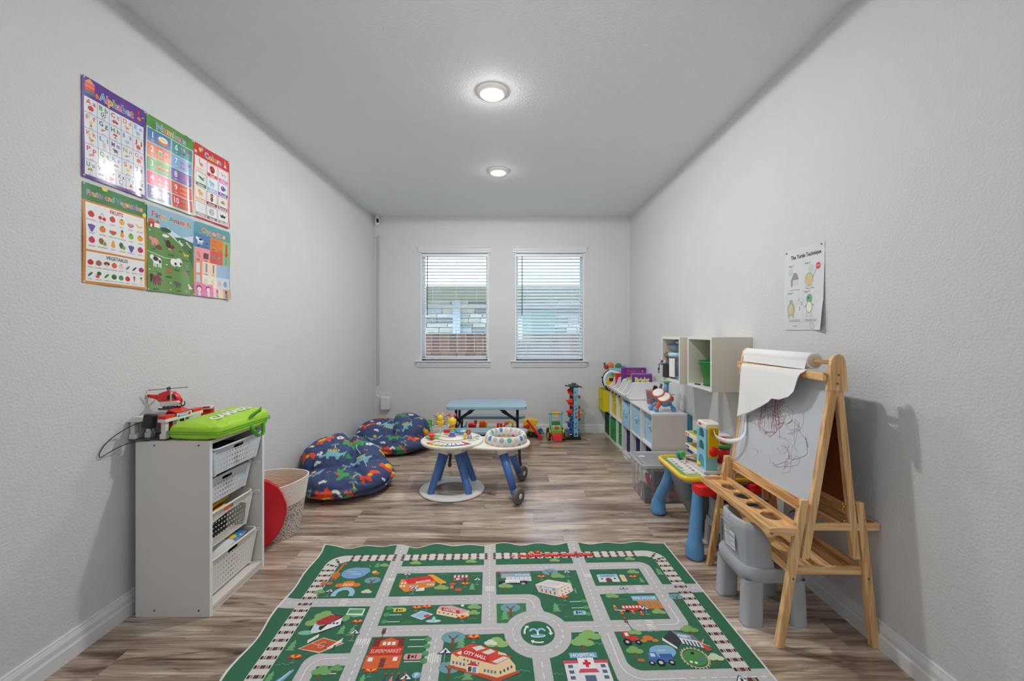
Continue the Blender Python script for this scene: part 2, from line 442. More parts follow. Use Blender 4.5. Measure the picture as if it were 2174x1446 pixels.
# windows with blinds
M_frame=mat('window_vinyl',(225,230,234),rough=.3)
M_slat=mat('blind_slat',(205,220,232),rough=.35,var=.01)
M_glass=mat('window_glass',(235,245,250),rough=.0,trans=1,spec=.5,var=0)
M_wand=mat('blind_wand',(58,60,64),rough=.2)
M_cord=mat('blind_cord',(205,215,222),rough=.6)
for wi,(x0,x1) in enumerate(WIN):
    w=bpy.data.objects.new('window_%d'%(wi+1),None); COL.objects.link(w); struct(w)
    yo=YB+.10
    b=MB()
    b.box(x0,x0+.035,yo,yo+.05,WZ0,WZ1).box(x1-.035,x1,yo,yo+.05,WZ0,WZ1).box(x0,x1,yo,yo+.05,WZ0,WZ0+.04).box(x0,x1,yo,yo+.05,WZ1-.04,WZ1)
    zm=(WZ0+WZ1)/2; b.box(x0,x1,yo+.005,yo+.04,zm-.02,zm+.02)
    b.build('window_frame',M_frame,w)
    MB().box(x0+.035,x1-.035,yo+.02,yo+.026,zm+.02,WZ1-.04).build('pane',M_glass,w)
    MB().box(x0+.035,x1-.035,yo+.03,yo+.036,WZ0+.04,zm-.02).build('pane',M_glass,w)
    # liner in the opening
    b=MB(); b.box(x0,x0+.012,YB-.004,yo,WZ0,WZ1).box(x1-.012,x1,YB-.004,yo,WZ0,WZ1).box(x0,x1,YB-.004,yo,WZ1-.012,WZ1)
    b.build('jamb_liner',M_frame,w)
    # header crown trim
    pr=[(0,0),(.018,0),(.018,.018),(.026,.03),(.026,.044),(.038,.06),(.042,.07),(0,.07)]
    M=Matrix(((0,0,1,x0-.028),(-1,0,0,YB),(0,1,0,WZ1-.004),(0,0,0,1)))
    MB().prism(pr,0,x1-x0+.056,M).build('header_trim',M_trim,w,recalc=True)
    # sill and apron
    MB().box(x0-.06,x1+.03 if wi==0 else x1+.045,YB-.05,yo,WZ0-.016,WZ0,bev=.004).build('sill',M_trim,w)
    pr=[(0,0),(.014,0),(.016,.018),(.024,.028),(.024,.05),(.032,.066),(0,.066)]
    M=Matrix(((0,0,1,x0-.04),(-1,0,0,YB),(0,1,0,WZ0-.082),(0,0,0,1)))
    MB().prism(pr,0,x1-x0+.066,M).build('apron_trim',M_trim,w,recalc=True)
    # blind
    bl=thing('window_blind',['white horizontal blind in left window, slats nearly flat and open','white horizontal blind in right window, slats tilted half shut'][wi],'blind',((x0+x1)/2,YB+.045,WZ0+.01),0)
    hw=(x1-x0)/2-.016; hz=WZ1-WZ0-.03
    MB().box(-hw,hw,-.028,.028,hz-.035,hz).build('headrail',M_frame,bl)
    MB().box(-hw,hw,-.028,.028,.006,.022,bev=.004).build('bottom_rail',M_frame,bl)
    tilt=math.radians([-4,31][wi]); n=31
    pitch=(hz-.06)/n
    me=None
    rj=random.Random(wi)
    for k in range(n):
        if me is None:
            sb=MB(); pts=[]
            for q in range(7):
                u=-1+q/3; pts.append((u*.025,.0042*(1-u*u)+.0013))
            for q in range(6,-1,-1):
                u=-1+q/3; pts.append((u*.025,.0042*(1-u*u)-.0013))
            M=Matrix(((0,0,1,-hw),(1,0,0,0),(0,1,0,0),(0,0,0,1)))
            sb.prism(pts,0,2*hw,M,smooth=False)
            o=sb.build('slat',M_slat,bl,recalc=True); me=o.data
        else:
            o=bpy.data.objects.new('slat',me); COL.objects.link(o); o.parent=bl
        o.location=(0,0,.04+pitch*k)
        o.rotation_euler=(tilt+rj.uniform(-.02,.02),rj.uniform(-.0016,.0016)+(.006 if (wi==1 and k<2) else 0),0)
    for cx in (-hw*.68,0.02,hw*.68):
        MB().cyl((cx,-.03,.02),(cx,-.03,hz-.02),.0011,n=5).build('ladder_cord',M_cord,bl)
    MB().cyl((-hw+.07,-.045,hz-.78),(-hw+.07,-.04,hz-.03),.0045,n=8).build('tilt_wand',M_wand,bl)

# ceiling downlights
M_emit=mat('lamp_lens',(255,246,232),emit=9,var=0)
M_lampring=mat('lamp_ring',(226,220,212),rough=.4)
for i,(lx,ly) in enumerate(LAMPS[:2]):
    t_=thing('ceiling_light',['round recessed ceiling light nearer the camera, the larger of two','round recessed ceiling light nearer the windows, the smaller of two'][i],'light',(lx,ly,H),0)
    MB().lathe([(.094,0),(.095,-.004),(.090,-.012),(.072,-.022),(.066,-.022),(.066,-.012),(.066,0)],n=48,cap=False).build('trim_ring',M_lampring,t_)
    MB().lathe([(.0655,-.0205),(.0655,-.0235),(.05,-.0245),(1e-6,-.025)],n=40).build('lens',M_emit,t_)
for (lx,ly),wh in zip(LAMPS[2:],('just ahead of the photographer, above the frame','straight above the photographer','behind the photographer')):
    t_=thing('ceiling_light','round recessed ceiling light '+wh,'light',(lx,ly,H),0,'ceiling lights out of the picture')
    MB().lathe([(.094,0),(.095,-.004),(.090,-.012),(.072,-.022),(.066,-.022),(.066,-.012),(.066,0)],n=32,cap=False).build('trim_ring',M_lampring,t_)
    MB().lathe([(.0655,-.0205),(.0655,-.0235),(.05,-.0245),(1e-6,-.025)],n=24).build('lens',M_emit,t_)

# security camera, cable cover, white box in the back left corner
M_wp=mat('white_plastic',(222,222,220),rough=.35)
M_blk=mat('black_plastic',(24,24,26),rough=.3)
t_=thing('security_camera','small white security camera at the ceiling in the far left corner','camera',(-1.672,5.19,2.655),math.radians(25))
MB().cbox((0,0,0),(.05,.06,.095),R(math.radians(-22),'X'),bev=.012).build('body',M_wp,t_)
MB().cbox((0,-.026,-.002),(.032,.02,.06),R(math.radians(-22),'X'),bev=.006).build('lens_panel',M_blk,t_)
MB().tube([(0,.02,.03),(.01,.05,.06),(.015,.055,.083)],.008).cyl((.015,.055,.075),(.015,.055,.085),.03).build('mount',M_wp,t_)
t_=thing('cable_cover','thin vertical white cable cover on back wall beside left corner','cable cover',(-1.692,YB,0))
MB().box(-.016,.016,-.014,-.001,.60,2.495,bev=.004).build('channel',mat('cable_cover',(176,178,178),rough=.4),t_)
MB().tube(cr_spline([(0,-.01,.60),(-.012,-.02,.55),(-.018,-.03,.50),(0,-.04,.468),(.04,-.04,.462),(.09,-.035,.466)]),.0035).build('cable',M_wp,t_)
MB().tube(cr_spline([(-.004,-.01,2.49),(-.03,-.02,2.44),(-.032,-.02,2.34),(-.012,-.016,2.3)]),.003).build('cable_loop',M_wp,t_)
t_=thing('smart_speaker','small white rounded box mounted low on back wall above the bean bags','speaker',(-1.585,YB-.045,.296))
MB().cbox((0,0,.083),(.112,.085,.166),bev=.018,seg=3).build('body',mat('speaker_grey',(206,206,212),rough=.6),t_)
MB().cbox((0,.035,.06),(.05,.02,.08)).build('bracket',M_wp,t_)

# outside: neighbour house, fence, ground
M_sid=mat('pale_stone',(150,185,205),rough=.8)
def stonemat():
    m=mat('house_stone_face',(133,148,155),rough=.9,bump=.6,bscale=20,var=.15); return m
M_stone=stonemat()
hs=thing('neighbour_house','pale stone neighbour house with olive eave seen through the blinds','house',(-.3,9.2,-.4))
MB().box(-6,6,0,3,0,2.5).build('wall',M_stone,hs)
MB().box(-6.4,6.4,-.5,3.2,2.36,2.62).build('eave',mat('olive_eave',(92,97,79),rough=.7),hs)
MB().box(-.98,-.82,-.12,-.02,0,2.4).build('downspout',mat('downspout_blue',(129,155,173),rough=.5),hs)
sm=[mat('stone_a',(125,144,155),rough=.9),mat('stone_b',(155,168,174),rough=.9),mat('stone_c',(98,114,121),rough=.9),mat('stone_d',(142,152,148),rough=.9)]
rs=random.Random(3)
for r_ in range(9):
    x=-2.6+rs.uniform(0,.2)
    while x<2.6:
        w=rs.uniform(.22,.5)
        if not(.35<x+w/2<.95 and r_<9):
            o=MB().box(x,x+w-.015,-.035-rs.uniform(0,.015),0,1.45+r_*.105,1.45+r_*.105+.095).build('stone',sm[rs.randrange(4)],hs)
        x+=w
MB().box(.35,1.25,-.05,0,.9,2.15).build('door',mat('teal_door',(83,125,129),rough=.4),hs)
fc=thing('wooden_fence','brown wooden board fence outside, low in both windows','fence',(0,6.9,-.5))
M_f=[mat('fence_brown_a',(91,68,54),rough=.8,var=.2),mat('fence_brown_b',(79,59,48),rough=.8,var=.2)]
x=-2.6;k=0
while x<2.6:
    MB().box(x,x+.135,0,.02,0,1.74).build('board',M_f[k%2],fc); x+=.142;k+=1
MB().box(-2.6,2.6,.02,.06,.5,.59).box(-2.6,2.6,.02,.06,1.35,1.44).build('rail',M_f[1],fc)
struct(MB().box(-14,14,YB+.3,16,-.6,-.5).build('ground',mat('alley_gravel',(190,186,176),rough=.9,var=.3)))
# ---------------------------------------------------------------- flat printed things
RED=(200,40,45);ORA=(222,120,40);YEL=(230,190,60);GRN=(70,140,80);DGR=(40,90,60);BLU=(70,120,175);PUR=(105,60,150);PNK=(220,110,150);BRN=(130,75,50);WHT=(225,228,232);BLK=(30,32,38);GRY=(125,130,135);LBL=(150,190,215);NVY=(40,50,90)
M_gloss=printmat('laminated_print',rough=.24,bump=.02,bscale=14,coat=.3)
M_paper=printmat('paper_print',rough=.55,bump=.05,bscale=20)
MIX=[(90,150,200),(215,60,60),(230,150,60),(80,150,90),(200,70,130),(70,80,150)]
# small picture motifs, all centred at x,y with size s
def i_apple(a,x,y,s,c=RED): a.ell(x-.12*s,y,.3*s,.36*s,c,2); a.ell(x+.14*s,y,.3*s,.36*s,c,2); a.line([(x,y+.3*s),(x+.08*s,y+.5*s)],.07*s,BRN,3)
def i_ball(a,x,y,s): 
    a.ell(x,y,.42*s,.42*s,BLK,2); a.ell(x,y,.36*s,.36*s,WHT,3); a.ell(x,y,.13*s,.13*s,BLK,4,6)
    for k in range(5): a.ell(x+.3*s*cos(k*1.257+.3),y+.3*s*sin(k*1.257+.3),.08*s,.08*s,BLK,4,6)
def i_car(a,x,y,s,c=RED): a.rr(x-.5*s,y-.2*s,x+.5*s,y+.08*s,.08*s,c,2); a.poly([(x-.3*s,y+.05*s),(x+.28*s,y+.05*s),(x+.16*s,y+.3*s),(x-.2*s,y+.3*s)],c,2); a.rect(x-.17*s,y+.08*s,x+.14*s,y+.23*s,LBL,3); a.ell(x-.26*s,y-.2*s,.12*s,.12*s,BLK,3,8); a.ell(x+.26*s,y-.2*s,.12*s,.12*s,BLK,3,8)
def i_bird(a,x,y,s,c=YEL): a.ell(x+.05*s,y-.08*s,.3*s,.18*s,c,2,a=.3); a.ell(x-.22*s,y+.22*s,.13*s,.13*s,c,2); a.line([(x-.2*s,y+.2*s),(x-.1*s,y-.05*s)],.14*s,c,2); a.line([(x,y-.2*s),(x,y-.42*s)],.05*s,ORA,2)
def i_beast(a,x,y,s,c=GRY):
    a.ell(x,y,.34*s,.22*s,c,2); a.ell(x-.36*s,y+.14*s,.15*s,.15*s,c,2)
    for k in(-.24,-.1,.12,.26): a.rect(x+k*s-.045*s,y-.4*s,x+k*s+.045*s,y-.05*s,c,2)
    a.line([(x+.32*s,y+.05*s),(x+.46*s,y-.15*s)],.05*s,c,2)
def i_flower(a,x,y,s,c=YEL):
    for k in range(6): a.ell(x+.17*s*cos(k*1.047),y+.2*s+.17*s*sin(k*1.047),.1*s,.1*s,c,2,8)
    a.rect(x-.03*s,y-.2*s,x+.03*s,y+.1*s,GRN,2); a.rect(x-.14*s,y-.42*s,x+.14*s,y-.16*s,BRN,2)
def i_stick(a,x,y,s,c=BRN): a.line([(x-.4*s,y-.15*s),(x+.4*s,y+.2*s)],.1*s,c,2); a.ell(x-.22*s,y-.08*s,.2*s,.15*s,c,2)
def i_house(a,x,y,s,c=RED): a.rect(x-.3*s,y-.35*s,x+.3*s,y+.08*s,WHT,2); a.rect(x-.3*s,y-.35*s,x+.3*s,y-.28*s,DGR,3); a.poly([(x-.42*s,y+.05*s),(x+.42*s,y+.05*s),(x+.25*s,y+.36*s),(x-.25*s,y+.36*s)],c,3); a.rect(x-.08*s,y-.3*s,x+.08*s,y-.05*s,BRN,3)
def i_blob(a,x,y,s,c=BLU): a.ell(x,y,.36*s,.28*s,c,2); a.ell(x-.1*s,y+.06*s,.1*s,.07*s,WHT,3)
def i_tri(a,x,y,s,c=RED): a.poly([(x-.35*s,y-.3*s),(x+.35*s,y-.3*s),(x,y+.38*s)],c,2)
def i_ladder(a,x,y,s):
    for k in(-.15,.15): a.rect(x+k*s-.03*s,y-.42*s,x+k*s+.03*s,y+.42*s,GRY,2)
    for k in range(5): a.rect(x-.15*s,y-.33*s+k*.16*s,x+.15*s,y-.29*s+k*.16*s,GRY,2)
def i_rain(a,x,y,s):
    for k,c in enumerate([RED,YEL,GRN,BLU]): a.ring(x,y-.2*s,(.42-.09*k-.09)*s,(.42-.09*k)*s,c,2,0,PI,10)
def i_sun(a,x,y,s,c=YEL):
    a.ell(x,y,.24*s,.24*s,c,2)
    for k in range(8): a.line([(x+.28*s*cos(k*.785),y+.28*s*sin(k*.785)),(x+.4*s*cos(k*.785),y+.4*s*sin(k*.785))],.06*s,c,2)
def i_umb(a,x,y,s):
    for k,c in enumerate([RED,YEL,GRN,ORA]):
        p=[(x,y+.02*s)]+[(x+.42*s*cos(PI-(k+t/3)*PI/4),y+.42*s*sin(PI-(k+t/3)*PI/4)) for t in range(4)]; a.poly(p,c,2)
    a.rect(x-.02*s,y-.42*s,x+.02*s,y+.02*s,BLK,2)
def i_frame(a,x,y,s,c=BRN): a.rect(x-.3*s,y-.38*s,x+.3*s,y+.38*s,c,2); a.rect(x-.22*s,y-.3*s,x+.22*s,y+.3*s,WHT,3)
def i_dress(a,x,y,s,c=RED): a.poly([(x-.28*s,y-.4*s),(x+.28*s,y-.4*s),(x+.05*s,y+.1*s),(x-.05*s,y+.1*s)],c,2); a.ell(x,y+.2*s,.11*s,.12*s,(200,150,120),2); a.ell(x,y+.3*s,.1*s,.06*s,YEL,3)
def i_train(a,x,y,s):
    for k in range(3): a.rect(x+(-.5+k*.34)*s,y-.15*s,x+(-.5+k*.34+.3)*s,y+.15*s,BLU,2); a.rect(x+(-.46+k*.34)*s,y,x+(-.5+k*.34+.26)*s,y+.1*s,WHT,3)
def i_scis(a,x,y,s,c=RED): a.line([(x-.4*s,y-.2*s),(x+.4*s,y+.1*s)],.09*s,c,2); a.line([(x-.4*s,y-.02*s),(x+.4*s,y+.24*s)],.09*s,c,2)
PIC={'A':i_apple,'B':i_ball,'C':i_car,'D':lambda a,x,y,s:i_bird(a,x,y,s,ORA),'E':lambda a,x,y,s:i_beast(a,x,y,s,(140,170,190)),'F':i_flower,'G':lambda a,x,y,s:i_stick(a,x,y,s,(190,95,45)),'H':i_house,'I':lambda a,x,y,s:i_blob(a,x,y,s,(150,175,195)),'J':lambda a,x,y,s:i_apple(a,x,y,s,(190,90,50)),'K':lambda a,x,y,s:i_bird(a,x,y,s*1.1,(200,140,50)),'L':i_ladder,'M':lambda a,x,y,s:i_beast(a,x,y,s,(80,84,90)),'N':lambda a,x,y,s:i_stick(a,x,y,s,(120,120,150)),'O':lambda a,x,y,s:i_apple(a,x,y,s,(205,90,90)),'P':i_scis,'Q':i_dress,'R':i_rain,'S':i_sun,'T':i_frame,'U':i_umb,'V':i_train,'W':lambda a,x,y,s:i_apple(a,x,y,s,(190,60,50)),'X':lambda a,x,y,s:i_frame(a,x,y,s,NVY),'Y':i_tri,'Z':lambda a,x,y,s:i_beast(a,x,y,s*.9,BLK)}
def art_alphabet():
    a=Art(); a.rect(0,0,70,100,(88,50,140),0)
    a.text('Alphabet',36,88.5,7.6,None,4,.02,width=38,outline=WHT,cols=MIX)
    for k,(c) in enumerate([(50,130,140),(220,70,60),(230,120,60),(225,90,150)]): a.rect(2.5,84+k*3,12,86.8+k*3,c,2)
    a.poly([(2.5,95),(12,95),(7,99.5)],(225,160,60),2); a.ell(14.5,86,1.8,2.6,ORA,2); a.poly([(59,96),(63,96),(61,90)],RED,2); a.ell(62,87.5,2.4,1.9,ORA,2); a.line([(65,90),(68.5,91.5)],.8,LBL,2)
    rows=['ABCDE','FGHIJ','KLMNO','PQRST','UVWXYZ']; cols=[(195,60,60),(70,140,80),(200,60,60),(215,120,50),(90,150,190),(60,90,160)]
    ys=[80.8,65.2,49.6,34,18.4,3]
    for r,s in enumerate(rows):
        n=len(s); w=66/n
        for k,ch in enumerate(s):
            x0=2+w*k; a.rect(x0+.18,ys[r+1]+.18,x0+w-.18,ys[r]-.18,(214,219,228),1)
            c=[(200,50,50),(80,140,85),(205,60,60),(215,125,60),(100,150,190),(200,130,60),(60,80,140),(50,110,80),(100,150,190),(200,60,60),(215,125,60),(100,160,190),(100,60,140),(205,130,70),(205,60,60),(205,60,60),(80,140,85),(100,160,190),(215,125,60),(90,90,150),(80,140,85),(70,110,170),(205,60,60),(90,90,110),(120,170,200),(80,130,100)][ord(ch)-65]
            a.text(ch+' '+ch.lower(),x0+w/2,ys[r]-4.2,4.6,c,3,.02,width=min(w*.72,9.5))
            PIC[ch](a,x0+w/2,ys[r]-10.2,6.6 if n==5 else 6)
            a.rect(x0+w/2-2,ys[r+1]+.8,x0+w/2+2,ys[r+1]+1.3,(110,110,120),2)
    return a
def art_numbers():
    a=Art(); a.rect(0,0,70,100,(168,200,180),0); a.rect(0,86,70,100,(85,145,65),1); a.ell(10,90,5,5,(75,132,60),2); a.ell(60,97,6,4,(75,132,60),2)
    a.text('Numbers',36,91.5,7.2,None,4,.02,width=44,outline=WHT,cols=MIX)
    bg=[(70,115,175),(205,100,45),(80,150,75),(215,65,125),(100,70,160),(60,140,140),(110,160,210),(105,90,165),(205,70,60),(200,50,60)]
    nm=['one','two','three','four','five','six','seven','eight','nine','ten']
    for k in range(10):
        c,r=k//5,k%5; x0=2+34*c; y0=69.4-16.6*r-(4 if False else 0); a.rr(x0,y0,x0+32,y0+15.2,1.2,bg[k],1)
        a.text(str(k+1),x0+7,y0+9,7,WHT,3,.02); a.text(nm[k],x0+7,y0+2.8,1.8,(225,225,230),3)
        n=k+1
        if n==1: a.ell(x0+21,y0+6.2,7,4.4,(200,110,50),2); a.ell(x0+21,y0+8.6,6.6,3.4,WHT,3); a.ell(x0+21,y0+8.6,4,2,(230,210,130),4); continue
        per=min(5,n) if n>7 else min(4,n); per=3 if n in(5,3) else (2 if n in(2,4) else per); rowsn=math.ceil(n/per)
        cc={2:None,3:(225,160,60),4:(235,215,180),5:(230,150,60),6:None,7:(190,50,70),8:(200,60,70),9:(225,150,50),10:(90,150,70)}[n]
        for q in range(n):
            px=x0+13.5+(q%per+.5)*17/per; py=y0+13-(q//per+.5)*11.5/rowsn; s=min(17/per,11.5/rowsn)
            if n==2: a.poly([(px-2.6,py+4),(px+2.6,py+4),(px+1.8,py-4),(px-1.8,py-4)],WHT,2); a.poly([(px-2,py+2.5),(px+2,py+2.5),(px+1.3,py-3.3),(px-1.3,py-3.3)],[(90,160,80),(205,50,60)][q],3)
            elif n==6: c2=[PNK,YEL,BLU,RED,GRN,NVY][q]; a.ell(px,py+.8,1.5,1.9,c2,2); a.line([(px,py-1),(px+.4,py-3)],.3,WHT,2)
            elif n==4: a.poly([(px-2.5,py-2),(px+2.5,py-2),(px-1,py+2)],cc,2); a.ell(px-.6,py+2,.8,.8,RED,3)
            elif n==3: a.poly([(px-2.2,py+.2),(px+2.2,py+.2),(px+1.3,py-2.6),(px-1.3,py-2.6)],(195,70,50),2); a.ell(px,py+.8,2.5,1.4,cc,3)
            else: a.ell(px,py,s*.38,s*.3,cc,2); a.ell(px,py+s*.05,s*.16,s*.12,tuple(min(240,v+35) for v in cc),3)
    return a
def art_colors():
    a=Art(); a.rect(0,0,70,100,(195,50,48),0); a.rect(2,2,68,83,(228,214,214),1)
    a.text('Colors',37,90.5,7.5,None,4,.02,width=32,outline=WHT,cols=[(110,170,210),(225,150,60),(110,160,90),(205,60,60),(230,190,70),(90,110,180)])
    a.ell(12,93,2.6,3,YEL,2); a.ell(16,95,2.4,2.8,(160,170,180),2); a.line([(13,90),(17,84)],.4,RED,2); i_sun(a,4,88,7,WHT); a.poly([(58,87),(64,87),(61,98)],(235,200,180),2); a.ell(61,92,2.4,2,ORA,3)
    items=[('Orange',(225,110,50),lambda x,y:(i_beast(a,x,y-1,8,(215,110,50)),a.rect(x-4,y,x-2.6,y+6,(215,110,50),2))),('Red',(205,40,45),lambda x,y:(a.ell(x,y,5,5,(205,40,45),2),a.ell(x,y-3.4,2.6,2,BLK,3),a.ell(x-2,y+1,.9,.9,BLK,3),a.ell(x+2,y+1,.9,.9,BLK,3),a.ell(x,y+3,.9,.9,BLK,3))),('Pink',(220,110,160),lambda x,y:(i_bird(a,x-2,y,8,(225,140,175)),i_bird(a,x+4,y,7,(225,140,175)))),
     ('Green',(60,130,90),lambda x,y:(a.ell(x,y,6,1.8,(60,130,80),2,a=-.3),a.line([(x+3,y-1),(x+6,y+3)],1,(60,130,80),2))),('Blue',(140,185,220),lambda x,y:i_beast(a,x,y,12,(140,180,215))),('Purple',(90,60,150),lambda x,y:(a.ell(x-.8,y,4.2,3.6,(95,75,165),2),a.poly([(x+2,y),(x+6,y+3),(x+6,y-3)],(95,75,165),2),a.ell(x-2,y+1,.9,.9,WHT,3))),
     ('Yellow',(225,165,60),lambda x,y:(i_beast(a,x,y,10,(225,165,60)),a.ell(x-3,y+2,2.8,2.6,(225,165,60),2))),('Brown',(140,60,50),lambda x,y:(a.ell(x,y-2,2.6,3.4,(135,60,50),2),a.ell(x,y+3,2.8,2.6,(135,60,50),2),a.ell(x,y+2.4,1.2,1,(225,170,150),3))),('Rainbow',(150,60,80),lambda x,y:i_rain(a,x,y,11)),
     ('White',(150,155,160),lambda x,y:[a.ell(x+p,y+q,.8,.8,(205,205,210),2) for p,q in((-3,3),(3,3),(-3,-2),(3,-2))]),('Gray',(110,115,120),lambda x,y:(a.ell(x,y,4.4,5,(120,125,130),2),a.ell(x,y+1,3,2.2,(190,190,195),3))),('Black',(35,38,42),lambda x,y:(a.poly([(x-6,y+2),(x-2,y+.5),(x,y+3),(x+2,y+.5),(x+6,y+2),(x+4,y-3),(x,y-2),(x-4,y-3)],(35,38,42),2)))]
    for k,(nm,c,fn) in enumerate(items):
        q,r=k%3,k//3; x0=3.6+21.4*q; y0=63.5-20*r; a.rect(x0,y0,x0+20,y0+18.8,c,2-1); a.rect(x0+.7,y0+4.4,x0+19.3,y0+18.1,(222,224,228),1.5)
        fn(x0+10,y0+11.2); a.text(nm,x0+10,y0+2.2,2.8,WHT,3,.02,width=min(16,2.3*len(nm)))
    return a
def art_fruits():
    a=Art(); a.rect(0,0,70,100,(200,130,50),0); a.rect(0,83,70,100,(62,125,75),1); a.rect(3,34,67.5,81,(226,227,232),1); a.rect(3,2.5,67.5,32,(226,227,232),1)
    a.text('Fruits and Vegetables',35,91,5.2,None,4,.02,width=62,outline=WHT,cols=MIX)
    a.ell(22,99,3,2,(225,215,90),2); a.ell(68,85,2,2.5,(225,215,90),2)
    a.text('FRUITS',35,77.5,4,(175,60,60),3,.02,width=15); a.text('VEGETABLES',35,28.6,3.6,(45,75,75),3,.02,width=25)
    F=[('strawberry',RED),('cherry',RED),('apple',RED),('lemon',(225,170,40)),('peach',(235,110,160)),('banana',(230,190,70)),('grape',(110,80,170)),('orange',(220,120,50)),('watermelon',(215,60,60)),('pineapple',(225,150,50)),('melon',(120,170,80)),('mango',(225,160,40)),('pitaya',(205,40,80)),('kiwifruit',(140,95,55)),('pear',(215,165,70)),('avocado',(50,100,70)),('blueberry',(70,90,160)),('plum',(190,40,110))]
    for k,(nm,c) in enumerate(F):
        x=8.5+10.8*(k%6); y=70-13*(k//6)
        if nm=='banana': a.ring(x,y+4,3.4,5.2,c,2,PI*1.1,PI*1.75,8)
        elif nm in('watermelon','peach'): a.poly([(x-4,y+1),(x+4,y+1),(x+2,y-3),(x-2,y-3)],c,2); a.line([(x-4,y-.4),(x,y-3.4),(x+4,y-.4)],.8,GRN,3)
        elif nm=='cherry': a.ell(x-2,y-1.5,1.9,1.9,c,2); a.ell(x+2,y-2,1.9,1.9,c,2); a.line([(x-2,y),(x,y+4),(x+2,y)],.4,GRN,2)
        elif nm in('grape','blueberry'): [a.ell(x+p,y+q,1.7,1.7,c,2,8) for p,q in((-2,1),(0,1.4),(2,1),(-1,-1),(1,-1),(0,-3))]
        elif nm in('kiwifruit','avocado'): a.ell(x-1.3,y+.4,2.6,3.4,c,2,a=.3); a.ell(x+2,y-1.5,2,2.4,(150,180,100),3); a.ell(x+2,y-1.5,.8,.9,BRN,4)
        elif nm=='pear': a.ell(x,y-1.4,2.5,2.5,c,2); a.ell(x,y+1.5,1.4,2.4,c,2)
        elif nm=='pineapple': a.ell(x,y-1,2.3,3,c,2); a.ell(x,y+3,1.4,1.6,DGR,2)
        else: a.ell(x,y,3.2,3.1,c,2); a.ell(x,y+2.8,1.2,.6,DGR,3)
        a.text(nm,x,y-5.6,1.6,(90,90,100),2,0,width=min(9.6,1.05*len(nm)))
    V=[('tomato',RED),('potato',(150,95,75)),('mushroom',(130,60,50)),('pumpkin',(215,90,45)),('garlic',(225,195,175)),('leek',(90,130,90)),('eggplant',(80,75,110)),('onion',(165,50,120)),('peas',(60,110,70)),('turnip',(215,60,60)),('cucumber',(70,120,70)),('broccoli',(50,105,70)),('cabbage',(75,135,70)),('pepper',RED),('carrot',(215,90,40)),('corn',(215,180,70))]
    for k,(nm,c) in enumerate(V):
        x=7.5+8.05*(k%8); y=21.5-12*(k//8)
        if nm in('peas','cucumber','eggplant','leek'): a.ell(x,y,1.1,3.2,c,2,a=-.8)
        elif nm in('carrot','corn'): a.poly([(x-1.2,y+2),(x+1.2,y+2),(x,y-3.2)],c,2); a.ell(x,y+2.8,1.2,1,DGR,2)
        elif nm=='turnip': a.ell(x-.8,y-1.5,2,1.8,c,2); a.ell(x+.6,y+1.6,2.2,2,DGR,2)
        elif nm=='mushroom': a.ell(x,y+.8,3.2,2,c,2); a.rect(x-.9,y-2.6,x+.9,y+.2,(220,190,170),2)
        else: a.ell(x,y,3,2.7,c,2); a.ell(x,y+2.4,1,.5,DGR,3)
        a.text(nm,x,y-4.6,1.5,(90,90,100),2,0,width=min(7.4,1.0*len(nm)))
    return a
